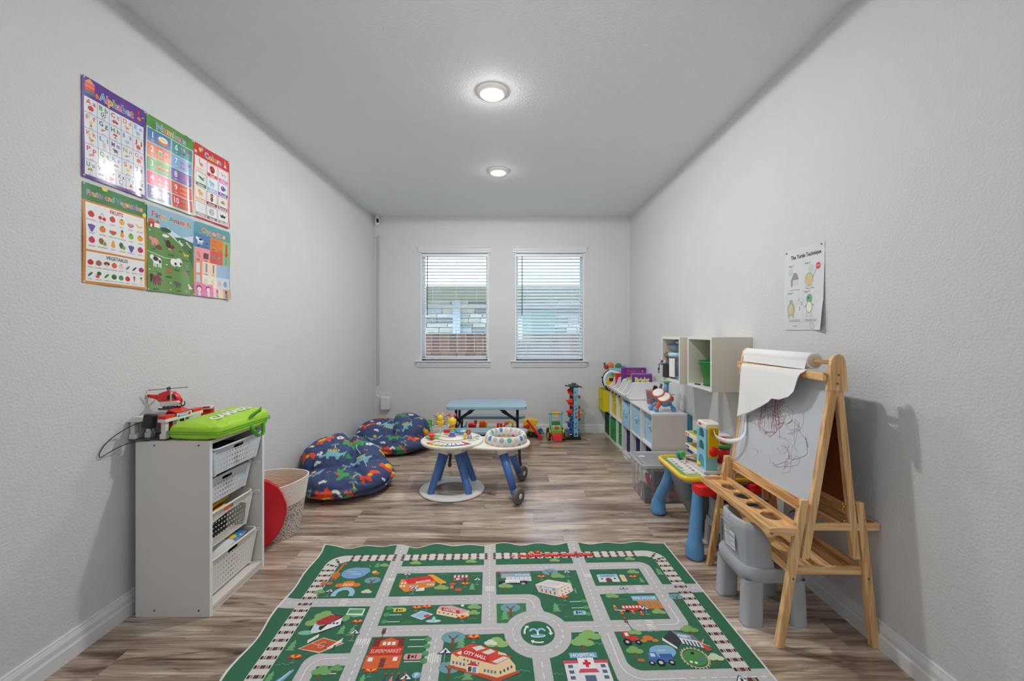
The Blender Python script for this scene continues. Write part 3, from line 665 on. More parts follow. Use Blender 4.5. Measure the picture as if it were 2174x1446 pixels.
def art_farm():
    a=Art(); a.rect(0,0,70,100,(100,140,70),0); a.rect(0,66,70,100,(140,180,200),1)
    a.poly([(0,62),(70,62),(70,78),(50,72),(30,80)],(200,215,225),1.4)
    a.poly([(0,79),(18,77.5),(32,72),(50,62),(66,40),(66,30),(0,30)],(92,135,70),2); a.poly([(40,70),(52,72),(70,69),(70,35),(62,48),(50,62)],(70,110,65),1.8)
    a.text('Farm Animals',36,91,6.6,None,5,.022,width=60,outline=WHT,cols=[(195,60,60),(60,80,130),(205,60,60),(225,150,70),(195,60,60),(90,150,90)])
    a.rect(2,75,10,81,(175,60,45),3); a.poly([(1,81),(11,81),(9,84.5),(3,84.5)],(200,100,60),3); a.rect(10,76,18,81,(228,225,220),3); a.poly([(9,81),(19,81),(15,85)],(190,90,60),3); a.rect(4.5,75,7,78.5,WHT,4)
    a.ell(27,76,8,3,(45,85,60),3)
    def lab(t,x,y): a.text(t,x,y,2.2,(45,50,45),4,.01,width=1.5*len(t))
    i_beast(a,25,72,12,(90,60,45)); a.ell(27,69,5,2,(235,235,235),4); lab('dog',26,63.5)
    i_beast(a,11,60,15,(225,140,140)); a.ell(17,53,5,2.6,(110,50,60),3); lab('pig',9,50.5)
    i_bird(a,35,58,15,(110,45,45)); a.ell(31,60,3.6,4.6,(70,35,40),3); lab('turkey',35,47)
    i_bird(a,50,64,11,(232,232,232)); lab('hen',49,54); a.line([(58,68),(67,62)],2,(190,195,200),4); lab('cat',65,57)
    i_bird(a,56,51,7,YEL); i_bird(a,61,51,6,YEL); lab('chicken',58,44)
    a.line([(0,46),(26,42),(46,43)],.6,(225,230,220),3)
    i_beast(a,14,37,20,(232,232,232)); a.ell(12,38.5,4,2.6,BLK,4); a.ell(18,36,2,2,BLK,4); lab('cow',12,24)
    a.ell(39,38.5,5.4,5,(236,236,236),3); a.ell(46,39.5,5.4,5.4,(236,236,236),3); a.ell(41,37,1.6,1.8,BLK,4); a.ell(49,38,1.6,1.8,BLK,4); lab('sheep',43,29.5)
    i_beast(a,32,27,9,(185,95,50)); a.ell(34.5,33,.9,3,(185,95,50),3); lab('rabbit',31,19.5)
    i_beast(a,60,37,8,(120,130,150)); lab('mouse',61,31); i_bird(a,58,26,10,(190,110,80)); a.ell(61,27,2.6,3,(80,110,130),3)
    i_beast(a,13,15,19,(120,45,45)); a.ell(5,15,1.2,5,(60,30,35),4); a.ell(17,21,4,2,(90,35,40),4); lab('horse',12,2.8)
    i_beast(a,44,12,12,(90,85,95)); lab('goat',45,4)
    i_bird(a,64,10,11,(225,225,228)); a.ell(67,11,2,2,(200,70,60),4)
    for p,q in((4,71),(33,54),(28,34),(3,25),(33,12),(33,4),(57,4)): a.ell(p,q,1.5,.6,(215,225,205),3)
    return a
def art_opp():
    a=Art(); a.rect(0,0,70,100,(90,150,160),0)
    a.text('Opposites',37,90.5,6.4,None,5,.022,width=46,outline=WHT,cols=[(215,100,60),(90,160,110),(205,60,60),(225,180,80),(200,70,60)])
    cells=[(2,66,30,84,(80,120,170)),(30,66,56,84,(205,125,40)),(56,48,69,84,(140,180,110)),(2,48,30,66,(225,150,150)),(30,48,56,66,(205,70,70)),(2,30,16,48,(225,140,110)),(16,30,44,48,(225,205,180)),(44,30,69,48,(150,175,200)),(2,18,16,30,(225,140,110)),(16,14,44,30,(228,220,205)),(44,14,69,30,(190,205,220)),(2,0,36,18,(225,120,175)),(36,0,56,14,(225,200,180)),(56,0,69,14,(215,160,120))]
    for x0,y0,x1,y1,c in cells: a.rect(x0,y0,x1,y1,c,1)
    i_beast(a,11,76,14,(232,232,236)); a.ell(12,77,3,1.6,BLK,4); a.ell(23,73,2.2,1,(90,70,80),3)
    for k in range(6): a.ell(34+4*(k%3),79-4.4*(k//3),1.6,1.6,(215,90,50),3)
    a.ell(51,76.5,1.8,2,(215,90,50),3); a.rect(61,66,64,80,(205,50,50),3); a.ell(62.5,65,2.6,2.6,(205,50,50),3); a.rect(61,50,64,60,(110,140,190),3)
    a.line([(8,60),(12,52)],2.4,(190,130,110),3); a.rr(18,52,27,60,1,(95,50,45),3); a.ell(37,57,3.6,3,(130,130,110),3); a.ell(49,57,2.6,2.6,(110,150,90),3)
    a.rect(6,32,12,45,(200,225,230),3); a.rect(6,19,12,29,(170,210,220),3); a.rect(22,34,25,46,(140,130,150),3); a.rect(36,34,39,46,(150,110,130),3)
    for x,c in((50,(225,160,150)),(61,(140,150,170)),(22,(215,205,190)),(36,(225,205,160))): a.ell(x,21,3.4,4.6,c,3)
    for x in(10,26): a.ell(x,10.5,4.6,4.4,(70,60,70),3); a.ell(x,9.6,3.6,3.4,(238,205,190),4); a.ell(x,3.4,2.6,3.4,(190,220,215),3)
    a.rect(42,7,46,12,(205,80,140),3); a.rect(42,1,46,6,(120,180,180),3); a.rect(60,7,64,12,(70,80,130),3); a.rect(60,1,64,6,(60,140,130),3)
    for x,y,t in((9,68,'Big'),(23,68,'Small'),(37,68,'More'),(51,68,'Less'),(9,49.6,'Light'),(23,49.6,'Dark'),(62.5,62,'Hot'),(22,31.5,'Young'),(37,31.5,'Old')): a.text(t,x,y,2,(60,60,75),3,.01)
    return a
PST=[('alphabet_poster','purple alphabet poster with letters A to Z, top left of the wall posters',art_alphabet,1.681,1.912),
 ('numbers_poster','green numbers poster counting 1 to 10, top middle of the wall posters',art_numbers,1.975,1.912),
 ('colors_poster','red colors poster with twelve animal cards, top right of the wall posters',art_colors,2.268,1.913),
 ('fruit_poster','fruits and vegetables poster with orange frame, bottom left of the wall posters',art_fruits,1.685,1.482),
 ('farm_poster','green farm animals poster, bottom middle of the wall posters',art_farm,1.979,1.480),
 ('opposites_poster','teal opposites poster, bottom right of the wall posters',art_opp,2.270,1.480)]
M_tack=mat('clear_tack',(225,225,228),rough=.15)
for i,(nm,lb,fn,y0,z0) in enumerate(PST):
    a=fn(); w,h=.289,.411; sd=i*1.7
    p=thing(nm,lb,'poster',(XL,y0,z0),0,'laminated posters on the left wall')
    def mp(x,y,L,sd=sd,w=w,h=h):
        u=x/70;v=y/100
        d=.0045+.002*sin(2.2*PI*v+sd)+.0016*sin(3*PI*u+sd*2)+.005*(max(0,.25-v)/.25)**2*(u*.8+.2)+.003*(max(0,u-.9)/.1)
        return (d+L*.0002,u*w,v*h)
    o=a.build('print_sheet',M_gloss,mp,p,sub=lambda cx,cy,x0,y1:3.4)
    for cx,cy in((1.5,1.5),(68.5,1.5),(1.5,98.5),(68.5,98.5)):
        q=mp(cx,cy,0); MB().cyl((0.001,q[1],q[2]),(q[0]+.0022,q[1],q[2]),.0038,.003,n=10).build('tack',M_tack,p)

# turtle poster on the right wall
def art_turtle():
    a=Art(); a.rect(0,0,66,100,(205,208,212),0)
    def tx(t,x,y,h,c=(60,62,66),**k): a.text(t,x,y,h,c,4,.0,**k)
    a.text('The Turtle Technique',36,90,4.6,(45,47,50),4,.02,width=50,a=.0)
    G=(150,175,155);G2=(185,200,188)
    for x,y,t in((12,80,'Step 1'),(40,80,'Step 2'),(12,46,'Step 3'),(40,46,'Step 4')): tx(t,x,y,2.6,(90,120,105),width=9)
    a.ell(11,72,4,5,G2,2); a.poly([(12,62),(26,62),(22,70),(17,71)],(140,140,145),3); a.rect(12,54,15,63,(130,150,140),2); a.rect(17,55,19.5,63,G2,2); a.rect(22,55,24.5,63,G2,2)
    a.ell(45,73,4.4,4.6,G2,2); a.ell(43,60,6.6,8.4,G,2); a.ell(43,60,5.4,7,(205,180,130),3); a.rect(38,50,40.4,56,G2,2); a.rect(46,50,48.4,56,G2,2); a.line([(49,62),(54,71)],.6,GRY,2); a.ell(57,74,3.6,4,(195,60,70),3,8); a.text('STOP',57,74,1.8,WHT,4,.01,width=5)
    tx('recognize your feelings',19,49.5,1.2,width=18); tx('stop your body',45,49.5,1.2,width=14)
    a.ell(13,26,6.6,8.6,G,2); a.ell(13,25.5,4.6,6.6,(205,185,140),3); a.ell(13,35.5,3.6,2.4,G,2); a.rect(8,15,10.4,20,G,2); a.rect(15.4,15,17.8,20,G,2)
    tx('1',27,37,4.2,(110,112,118)); tx('2',31,32,4.2,(110,112,118)); tx('3',28,26,4.2,(130,132,138))
    a.ell(44,37,4.8,5.4,(110,160,125),2); a.ell(42.6,38,1,1.4,(60,80,70),3); a.ell(44,27,5.2,7.4,G,2); a.ell(44,27,4,6.2,(222,222,205),3); a.line([(40,30),(36,27)],1.4,G,2); a.line([(48,30),(52,29)],1.4,G,2); a.rect(39,15,41.4,21,G2,2); a.rect(46,15,48.4,21,G2,2); a.ell(57,37,2.4,3.4,(222,215,200),3)
    tx('tuck inside your shell and',19,12.4,1.2,width=20); tx('take three deep breaths',19,10.6,1.2,width=18); tx('come out when you are calm',48,12.4,1.2,width=22); tx('and think of a solution',48,10.6,1.2,width=18)
    a.ring(48,5,3.4,3.8,(150,160,175),3); tx('tools',19,5,1.6,(120,130,150),width=8)
    a.rect(33.4,9,33.6,84,(180,185,190),2)
    return a
tp=thing('turtle_poster','crumpled white paper poster of turtle steps on the right wall','poster',(XR,2.285,1.292),0)
def mpt(x,y,L):
    u=x/66;v=y/100
    d=.004+.0045*abs(noise.noise(Vector((u*2.6,v*3.4,2))))+.02*max(0,u-.75)/.25*max(0,.35-v)/.35+.003*sin(5*v)
    return (-d-L*.0002,-u*.288,v*.426)
art_turtle().build('print_sheet',M_paper,mpt,tp,sub=lambda *q:2.0)
for cx,cy in((3,97.5),(62,97.5)):
    q=mpt(cx,cy,0); MB().cyl((-.001,q[1],q[2]),(q[0]-.004,q[1],q[2]),.0035,n=10).build('tack',mat('grey_tack',(80,84,90),rough=.3),tp)

# ---------------------------------------------------------------- rug with the printed town map
a=Art(); G0=(50,104,76); ROAD=(186,184,186); TRK=(206,202,198)
def R_(u0,v0,u1,v1,c,L=1): a.rect(u0,-v1,u1,-v0,c,L)
def P_(pts,c,L=1): a.poly([(u,-v) for u,v in pts],c,L)
VM=1.42
R_(0,0,2.03,VM,G0,0)
def arc(cx,cy,r,a0,a1,n=8): return [(cx+r*cos(math.radians(a0+(a1-a0)*i/n)),cy+r*sin(math.radians(a0+(a1-a0)*i/n))) for i in range(n+1)]
for q in((0,0,2.03,.007),(0,0,.008,VM),(2.022,0,2.03,VM)): R_(*q,(214,212,208),3)
# track band (rounded frame)
out=[(.077,VM),(.077,.153)]+arc(.153,.165,.076,180,270)+arc(1.888,.165,.076,270,360)+[(1.964,VM)]
inn=[(1.898,VM),(1.898,.2)]+arc(1.85,.195,.045,360,270)+arc(.19,.195,.045,270,180)+[(.147,VM)]
out[1:1]=[];
P_([(.077,VM),(.077,.18)]+arc(.17,.182,.093,180,270)+arc(1.871,.182,.093,270,360)+[(1.964,.18),(1.964,VM),(1.898,VM)]+arc(1.845,.2,.053,0,-90)+arc(.2,.2,.053,270,180)+[(.147,VM)],TRK,1)
P_([(1.898,VM)]+arc(1.845,.2,.053,0,-90)+arc(.2,.2,.053,270,180)+[(.147,VM)],ROAD,.6)
# roads crossing the outer strips
for u0,u1 in((.427,.5),(.944,1.01),(1.437,1.505)): R_(u0,.004,u1,.16,ROAD,.9 if False else 1.2)
for v0,v1 in((.470,.539),): R_(.006,v0,.16,v1,ROAD,1.2)
for v0,v1 in((.410,.480),(.942,1.01)): R_(1.89,v0,2.026,v1,ROAD,1.2)
# green blocks
P_([(.147,.471),(.427,.475),(.427,.150)]+arc(.2,.2,.049,270,180),G0,2)
P_([(.147,.532),(.422,.536),(.422,.817),(.341,.818)]+arc(.31,.87,.055,270,180)+[(.253,1.1),(.253,VM),(.147,VM),(.147,.53)],G0,2)
R_(.318,.880,.425,1.1,G0,2); R_(.495,.152,.944,.209,G0,2); R_(.488,.276,.939,.467,G0,2); R_(.490,.536,.940,.666,G0,2); R_(.486,.733,.721,1.25,G0,2)
P_([(.788,.733)]+[(p,q) for p,q in arc(1.18,.73,.142,180,105,8)]+[(1.143,.97),(1.143,1.25),(.788,1.25)],G0,2)
P_([(1.008,.536),(1.146,.536)]+arc(1.18,.73,.142,255,205,6)+[(1.05,.666),(1.008,.666)],(62,122,78),2)
P_([(1.008,.276),(1.437,.274),(1.436,.665),(1.304,.665)]+arc(1.18,.73,.142,330,288,5)+[(1.216,.56)]+arc(1.162,.522,.054,0,-80,5)+[(1.008,.467)],G0,2)
P_([(1.010,.152),(1.437,.152),(1.437,.208),(1.010,.208)],G0,2)
P_([(1.322,.732),(1.437,.732),(1.447,.974),(1.47,1.02),(1.55,1.06),(1.55,1.25),(1.212,1.25),(1.212,.865)]+arc(1.18,.73,.142,75,5,6),G0,2)
R_(1.508,.270,1.780,.413,G0,2); R_(1.510,.480,1.780,.662,G0,2)
P_([(1.508,.152),(1.845,.147)]+arc(1.845,.2,.053,-90,0)+[(1.898,.411),(1.848,.411),(1.848,.272)]+arc(1.79,.262,.058,0,-90)+[(1.508,.204)],G0,2)
P_([(1.848,.479),(1.898,.479),(1.898,.938),(1.56,.938)]+arc(1.56,.885,.053,90,180)+[(1.505,.733),(1.79,.733)]+arc(1.79,.675,.058,90,0),G0,2)
R_(1.60,1.01,1.898,VM,G0,2)
# tree-block inner circle
a.ell(1.180,-.730,.072,.072,G0,2,32)
# lane markings
def dash(u0,v0,u1,v1,n,c=(226,224,222),w=.0045,duty=.55):
    for i in range(n):
        t0=i/n;t1=(i+duty)/n
        a.line([(u0+(u1-u0)*t0,-(v0+(v1-v0)*t0)),(u0+(u1-u0)*t1,-(v0+(v1-v0)*t1))],w,c,3)
def solid(pts,w=.0045): a.line([(u,-v) for u,v in pts],w,(226,224,222),3)
dash(.462,.02,.462,1.2,36); dash(.975,.02,.975,.66,22); dash(1.471,.02,1.471,.68,22); dash(.51,.243,.94,.243,14); dash(1.02,.243,1.43,.243,13)
dash(.03,.502,.94,.502,30); dash(.50,.70,.88,.70,13); solid([(.88,.70),(1.035,.70)]); dash(.755,.75,.755,1.2,12)
solid([(1.02,.502),(1.13,.502)]+[(p,q) for p,q in arc(1.13,.555,.053,270,360,8)]+[(1.183,.575)])
for i in range(20): a.ring(1.18,-.73,.104,.108,(226,224,222),3,i*PI/10,i*PI/10+.18,2)
dash(1.178,.885,1.178,1.25,7); solid([(1.325,.70),(1.42,.70)]); dash(1.43,.70,1.75,.70,7); solid([(1.70,.70),(1.775,.70)]+arc(1.775,.664,.036,90,0)+[(1.811,.58)]); dash(1.811,.58,1.811,.30,8); solid([(1.811,.33),(1.811,.285)]+arc(1.765,.28,.046,0,-90)+[(1.60,.238)]); dash(1.50,.238,1.60,.238,4)
dash(1.50,.446,1.80,.446,9); dash(1.83,.446,2.02,.446,5); solid([(1.476,.74),(1.476,.90)]+arc(1.555,.90,.079,180,90)+[(1.68,.979)]); dash(1.68,.979,2.02,.979,9); solid([(.284,1.2),(.284,.90)]+arc(.34,.90,.056,180,270)+[(.42,.843)])
# ties
def tie(u,v,horiz):
    segs=[(-.031,-.021),(-.017,-.0125),(-.008,.011),(.0145,.019),(.023,.031)]
    for k,(p,q) in enumerate(segs):
        c=[(48,38,38),(150,85,55),(92,58,48),(150,85,55),(48,38,38)][k]
        if horiz: a.rect(u+p,-v-.0075,u+q,-v+.0075,c,4)
        else: a.rect(u-.0075,-v+p,u+.0075,-v+q,c,4)
k=.19
for i in range(28):
    v=.237+i*.0457
    if v<VM: tie(.112,v,True)
for i in range(27): tie(1.931,.182+.02+i*.0464,True)
for i in range(36):
    u=.205+i*.0469
    if u<1.84: tie(u,.121,False)
def tier(u,v,ang):
    for p,q,c in((-.031,-.021,(48,38,38)),(-.012,.012,(92,58,48)),(.021,.031,(48,38,38))): a.line([(u+p*cos(ang),-v+p*sin(ang)),(u+q*cos(ang),-v+q*sin(ang))],.012,c,4)
tier(.137,.155,math.radians(125)); tier(.116,.19,math.radians(160)); tier(1.905,.145,math.radians(50)); tier(1.925,.178,math.radians(20))
# motifs; u,v centre, upright
def tree(u,v,s,c=(130,170,105)):
    a.rect(u-.06*s,-v-.5*s,u+.06*s,-v,(130,75,50),4); a.ell(u-.22*s,-v+.05*s,.3*s,.22*s,c,5); a.ell(u+.25*s,-v,.3*s,.2*s,c,5); a.ell(u,-v+.2*s,.3*s,.25*s,c,5)
def btree(u,v,s):
    a.ell(u,-v+.15*s,.5*s,.33*s,(110,155,165),4); a.rect(u-.06*s,-v-.5*s,u+.06*s,-v+.1*s,(120,75,55),5); a.line([(u,-v),(u-.2*s,-v+.25*s)],.06*s,(120,75,55),5); a.line([(u,-v),(u+.2*s,-v+.25*s)],.06*s,(120,75,55),5)
def pine(u,v,s):
    for k in range(3): a.poly([(u-.3*s+k*.05*s,-v-.35*s+k*.25*s),(u+.3*s-k*.05*s,-v-.35*s+k*.25*s),(u,-v+.05*s+k*.25*s)],(105,165,110),4)
    a.rect(u-.04*s,-v-.48*s,u+.04*s,-v-.33*s,(130,75,50),4)
def umb(u,v,s):
    for k,c in enumerate([(200,45,50),(225,170,60),(200,45,50),(225,170,60),(200,45,50)]):
        p=[(u,-v+.0)]+[(u+.5*s*cos(PI-(k+t/2)*PI/5),-v+.38*s*sin(PI-(k+t/2)*PI/5)) for t in range(3)]; a.poly(p,c,6)
    a.rect(u-.02*s,-v-.35*s,u+.02*s,-v,GRY,5); a.rect(u-.15*s,-v-.4*s,u+.15*s,-v-.34*s,(150,160,175),5)
def squig(u,v,s):
    for k in range(3): a.ring(u-.3*s+.28*s*k,-v+(.06 if k==1 else 0)*s,.12*s,.16*s,(105,165,120),4,0.2,PI-.2,5)
def sign(u,v,s):
    a.rect(u-.02*s,-v-.6*s,u+.02*s,-v,(140,150,170),5); a.rect(u-.2*s,-v-.65*s,u+.2*s,-v-.58*s,(140,150,170),5)
    a.poly([(u-.42*s,-v),(u+.42*s,-v),(u,-v+.5*s)],(50,75,110),6); a.poly([(u-.32*s,-v+.05*s),(u+.32*s,-v+.05*s),(u,-v+.42*s)],(225,228,230),6.5); a.rect(u-.05*s,-v+.06*s,u+.05*s,-v+.28*s,(35,38,45),7); a.line([(u-.12*s,-v+.07*s),(u+.1*s,-v+.2*s)],.05*s,(35,38,45),7)
def xing(u,v,w,h,horiz):
    for k in range(5):
        if horiz: R_(u+k*w/5,v,u+k*w/5+w/9,v+h,(224,222,220),3)
        else: R_(u,v+k*h/5,u+w,v+k*h/5+h/9,(224,222,220),3)
def bld(u0,v0,u1,v1,c,L=4): R_(u0,v0,u1,v1,c,L)
def tcar(u,v,s,c,ang=0):
    a.rr(u-.5*s,-v-.22*s,u+.5*s,-v+.22*s,.15*s,c,5); a.rect(u-.28*s,-v-.16*s,u-.16*s,-v+.16*s,BLK,6); a.rect(u+.14*s,-v-.14*s,u+.2*s,-v+.14*s,BLK,6); a.rect(u-.08*s,-v-.08*s,u+.06*s,-v+.08*s,BLK,6)
def park(u,v,w,h,n,left=True):
    for k in range(n): R_(u,v+k*h/(n-1) if n>1 else v,u+w,v+(k*h/(n-1) if n>1 else 0)+.004,(215,220,212),3.6)
    for k in range(n): a.ell(u-.012 if left else u+w+.012,-v-k*h/max(1,n-1),.014,.013,(80,150,95),4)
# zoo
a.ell(.262,-.265,.068,.052,(120,160,195),4); a.ell(.30,-.25,.04,.035,(120,160,195),4); a.line([(.22,-.25),(.27,-.256)],.004,(205,220,235),5); a.line([(.25,-.275),(.30,-.275)],.004,(205,220,235),5)
a.rr(.20,-.385,.325,-.355,.014,(215,120,45),5); a.ell(.262,-.350,.03,.016,(215,120,45),5); a.text('ZOO',.262,-.367,.017,(235,225,200),6,.03,width=.05)
a.ring(.262,-.44,.030,.055,(150,190,215),4,0,PI,12); 
for q in(-.055,.03): R_(.262+q,.44,.262+q+.025,.458,(150,190,215),4)
a.line([(.178,-.18),(.168,-.26)],.012,(200,110,55),5); a.ell(.172,-.285,.02,.03,(200,110,55),5); a.ell(.183,-.178,.011,.008,(200,110,55),5)
for q in(-.01,.008): R_(.172+q,.30,.178+q,.33,(200,110,55),5)
for u,v in((.262,.192),(.305,.197)): i_beast(a,u,-v,.05,(215,218,222))
i_beast(a,.377,-.265,.045,(195,120,50)); a.ell(.365,-.26,.013,.013,(225,180,110),6); btree(.375,.345,.085); tree(.163,.272,.045); tree(.40,.20,.05); pine(.362,.195,.05)
for u in(.135,.165): a.ell(u,-.352,.016,.014,(190,110,80),4)
squig(.135,.385,.05); tree(.143,.425,.055,(120,165,95)); sign(.19,.425,.055); tree(.372,.43,.05,(190,205,175))
# house and court block
tree(.235,.60,.085); tree(.215,.645,.09); P_([(.205,.665),(.215,.62),(.265,.585),(.325,.60),(.335,.655),(.25,.71),(.205,.70)],(45,50,65),4); P_([(.215,.63),(.262,.592),(.318,.602),(.27,.652),(.225,.655)],(170,50,60),5); P_([(.27,.655),(.32,.61),(.327,.655),(.25,.70)],(225,228,232),5); P_([(.213,.645),(.24,.66),(.245,.70),(.213,.69)],(190,205,220),5)
for i in range(3): R_(.275+i*.015,.64,.285+i*.015,.652,(70,90,120),6)
a.ell(.335,-.615,.018,.02,(110,165,110),4)
P_([(.33,.548),(.405,.552),(.405,.598),(.328,.592)],(205,225,205),4); P_([(.335,.556),(.398,.558),(.398,.586),(.333,.583)],(95,150,100),5); P_([(.318,.59),(.42,.60),(.37,.61)],(115,170,120),4)
umb(.395,.645,.05); pine(.345,.69,.06); pine(.39,.70,.06); sign(.405,.715,.06); P_([(.205,.79),(.285,.73),(.382,.765),(.30,.815)],(225,190,175),4); P_([(.213,.789),(.286,.735),(.373,.765),(.299,.808)],(190,88,55),5); a.line([(.25,-.762),(.338,-.79)],.003,(225,170,150),6); a.ring(.295,-.772,.014,.017,(225,170,150),6)
P_([(.225,.745),(.258,.708),(.262,.728),(.23,.762)],(232,220,205),6); P_([(.322,.79),(.368,.735),(.368,.76),(.325,.80)],(232,220,205),6); R_(.345,.775,.352,.80,(60,60,75),7); R_(.31,.77,.315,.79,(60,60,100),7); a.ell(.31,-.765,.006,.005,(170,100,80),7)
a.ell(.20,-.70,.035,.014,(120,180,160),4); a.ell(.235,-.692,.02,.012,(200,215,190),4); pine(.175,.775,.065); umb(.215,.84,.055); squig(.185,.875,.06)
P_([(.19,.95),(.235,.89),(.24,.90),(.215,.96),(.20,1.05),(.16,1.05)],(120,170,210),4); a.line([(.20,-.96),(.228,-.90)],.004,(220,230,240),5); pine(.165,.93,.06); tree(.345,.91,.07,(110,165,100)); tree(.395,.897,.05,(100,155,95)); R_(.355,.915,.405,.919,(225,228,222),4)
# top strip
tree(.568,.183,.06); squig(.70,.185,.055); tree(.872,.177,.06); tree(1.337,.180,.055); squig(1.60,.178,.05); tree(1.76,.178,.055); pine(1.875,.305,.07); btree(1.872,.52,.065)
# train
for k,u in enumerate((1.235,1.33,1.425,1.52)):
    a.rr(u-.045,-.136,u+.04,-.104,.006,(195,48,42),5.2)
    for q in range(4): a.ell(u-.005+q*.011,-.114,.004,.004,(225,205,190),6)
    for q in(-.028,0,.026): a.ell(u+q,-.137,.008,.006,(170,35,35),6)
    a.line([(u-.036,-.112),(u-.018,-.122)],.003,(225,200,190),6)
a.rr(1.150,-.138,1.19,-.112,.005,(205,50,40),5.2); a.ell(1.143,-.13,.012,.01,(200,90,50),5.4); R_(1.165,.108,1.182,.118,(225,205,195),6); P_([(1.205,.08),(1.225,.08),(1.22,.098),(1.208,.098)],(222,165,50),6); R_(1.238,.078,1.268,.102,(205,50,40),6); R_(1.246,.082,1.258,.092,(222,165,50),6.5)
a.ell(1.108,-.125,.012,.013,(205,60,70),6); a.rect(1.10,-.128,1.116,-.122,(228,225,225),6.5); R_(1.107,.138,1.11,.165,(120,130,150),6)
# school block
P_([(.52,.33),(.67,.305),(.70,.36),(.70,.395),(.56,.435),(.52,.39)],(215,130,60),4); P_([(.535,.328),(.665,.303),(.695,.345),(.565,.372)],(205,50,55),5); P_([(.60,.352),(.67,.338),(.672,.352),(.602,.366)],(228,222,215),6); a.text('SCHOOL',.637,-.352,.010,(190,60,60),7,.02,width=.062,a=.17)
for k in range(3): R_(.575+k*.016,.385,.585+k*.016,.40,(170,205,225),6); R_(.66+k*.013,.372,.669+k*.013,.387,(170,205,225),6)
for k in range(2): R_(.528+k*.015,.355,.538+k*.015,.37,(225,225,225),6); R_(.528+k*.015,.38,.538+k*.015,.395,(225,225,225),6)
P_([(.615,.41),(.65,.402),(.655,.428),(.612,.432)],(228,220,210),6); P_([(.655,.292),(.68,.292),(.755,.36),(.755,.382),(.735,.385),(.655,.31)],(222,160,50),5); R_(.733,.372,.757,.384,(60,60,70),6)
sign(.545,.295,.06); sign(.60,.415,.06); squig(.74,.30,.06); P_([(.79,.298),(.862,.298),(.872,.325),(.782,.325)],(115,85,80),5)
for k in range(4): R_(.79+k*.02,.302,.80+k*.02,.324,(220,210,205),6)
R_(.79,.325,.868,.352,(165,85,75),5); R_(.803,.33,.82,.343,(225,215,215),6); R_(.842,.33,.855,.352,(90,60,55),6); squig(.905,.315,.05); sign(.912,.352,.055); umb(.852,.384,.05); pine(.888,.405,.06); tree(.735,.41,.07); R_(.775,.39,.795,.415,(215,130,60),5); a.ell(.79,-.378,.016,.010,(200,90,60),6); R_(.775,.38,.779,.44,(60,80,130),5); R_(.80,.38,.804,.44,(60,80,130),5); a.ell(.82,-.425,.018,.012,(205,85,50),5)
xing(.55,.476,.04,.056,False); xing(.955,.40,.045,.04,True); xing(.445,.315,.045,.03,True); xing(1.47,.31,.04,.03,True); xing(1.70,.415,.035,.06,False); xing(1.66,.668,.035,.06,False); xing(.735,.83,.045,.045,True); xing(.27,.477,.035,.055,False); xing(.43,.74,.055,.035,True)
# hotel block
park(.525,.552,.055,.09,3); tcar(.565,.568,.058,(215,190,60)); umb(.64,.56,.05); umb(.685,.555,.05); P_([(.62,.608),(.665,.575),(.722,.600),(.675,.636)],(228,228,222),4); P_([(.628,.608),(.666,.58),(.714,.600),(.674,.630)],(150,190,215),5); a.ell(.695,-.612,.014,.01,(205,70,70),6)
P_([(.735,.572),(.745,.545),(.80,.548),(.885,.582),(.885,.615),(.85,.635),(.735,.60)],(222,200,165),4); P_([(.745,.545),(.80,.543),(.882,.582),(.85,.60),(.74,.565)],(205,160,165),5); P_([(.755,.555),(.84,.582),(.84,.602),(.755,.576)],(195,50,55),6); a.text('HOTEL',.797,-.5785,.013,(232,225,225),7,.03,width=.062,a=-.30)
for k in range(5): R_(.745+k*.02,.585+k*.006,.751+k*.02,.592+k*.006,(70,90,120),6.5)
a.ell(.728,-.645,.034,.010,(190,205,215),5); a.ell(.728,-.635,.008,.02,(150,205,205),6); umb(.855,.632,.052); tree(.905,.56,.06); tree(.905,.60,.05); squig(.90,.64,.05); squig(.62,.655,.05); a.ell(.850,-.545,.008,.008,(220,235,220),5)
# tree block
btree(1.072,.58,.095); pine(1.045,.62,.07); squig(1.115,.60,.05)
# police and bank
R_(1.035,.285,1.19,.335,(160,165,175),4); P_([(1.03,.278),(1.19,.278),(1.19,.296),(1.03,.296)],(120,125,135),5); R_(1.105,.300,1.19,.322,(115,165,200),6); a.text('POLICE',1.147,-.311,.014,(220,232,240),7,.025,width=.074); i_sun(a,1.125,-.289,.022,(222,165,55)); R_(1.06,.325,1.19,.365,(205,208,212),5)
for k in range(5): R_(1.085+k*.022,.328,1.087+k*.022,.365,(110,115,125),6)
a.rr(1.02,-.385,1.17,-.362,.008,(40,44,52),6); R_(1.055,.352,1.13,.378,(228,230,232),6.5); a.text('POLICE',1.095,-.371,.007,(60,64,72),7,.02,width=.04); a.ell(1.05,-.386,.011,.010,(150,155,165),7); a.ell(1.145,-.386,.011,.010,(150,155,165),7)
R_(1.013,.278,1.022,.30,(150,60,60),5); R_(1.016,.30,1.019,.33,(60,64,70),5); tree(1.055,.405,.07); squig(1.225,.30,.05); umb(1.245,.335,.05); btree(1.295,.30,.085); tree(1.33,.33,.07,(120,165,100)); sign(1.385,.30,.055); pine(1.38,.385,.055); squig(1.25,.365,.05)
P_([(1.205,.395),(1.275,.355),(1.385,.39),(1.315,.435)],(222,210,198),5); P_([(1.23,.39),(1.277,.368),(1.345,.388),(1.31,.41)],(200,200,205),6); P_([(1.205,.395),(1.315,.438),(1.315,.50),(1.215,.455)],(205,188,178),5); P_([(1.315,.438),(1.385,.392),(1.388,.45),(1.315,.505)],(222,205,190),5); P_([(1.225,.404),(1.300,.432),(1.300,.452),(1.225,.425)],(110,160,195),6); a.text('BANK',1.262,-.4285,.014,(232,236,238),7,.03,width=.056,a=-.35)
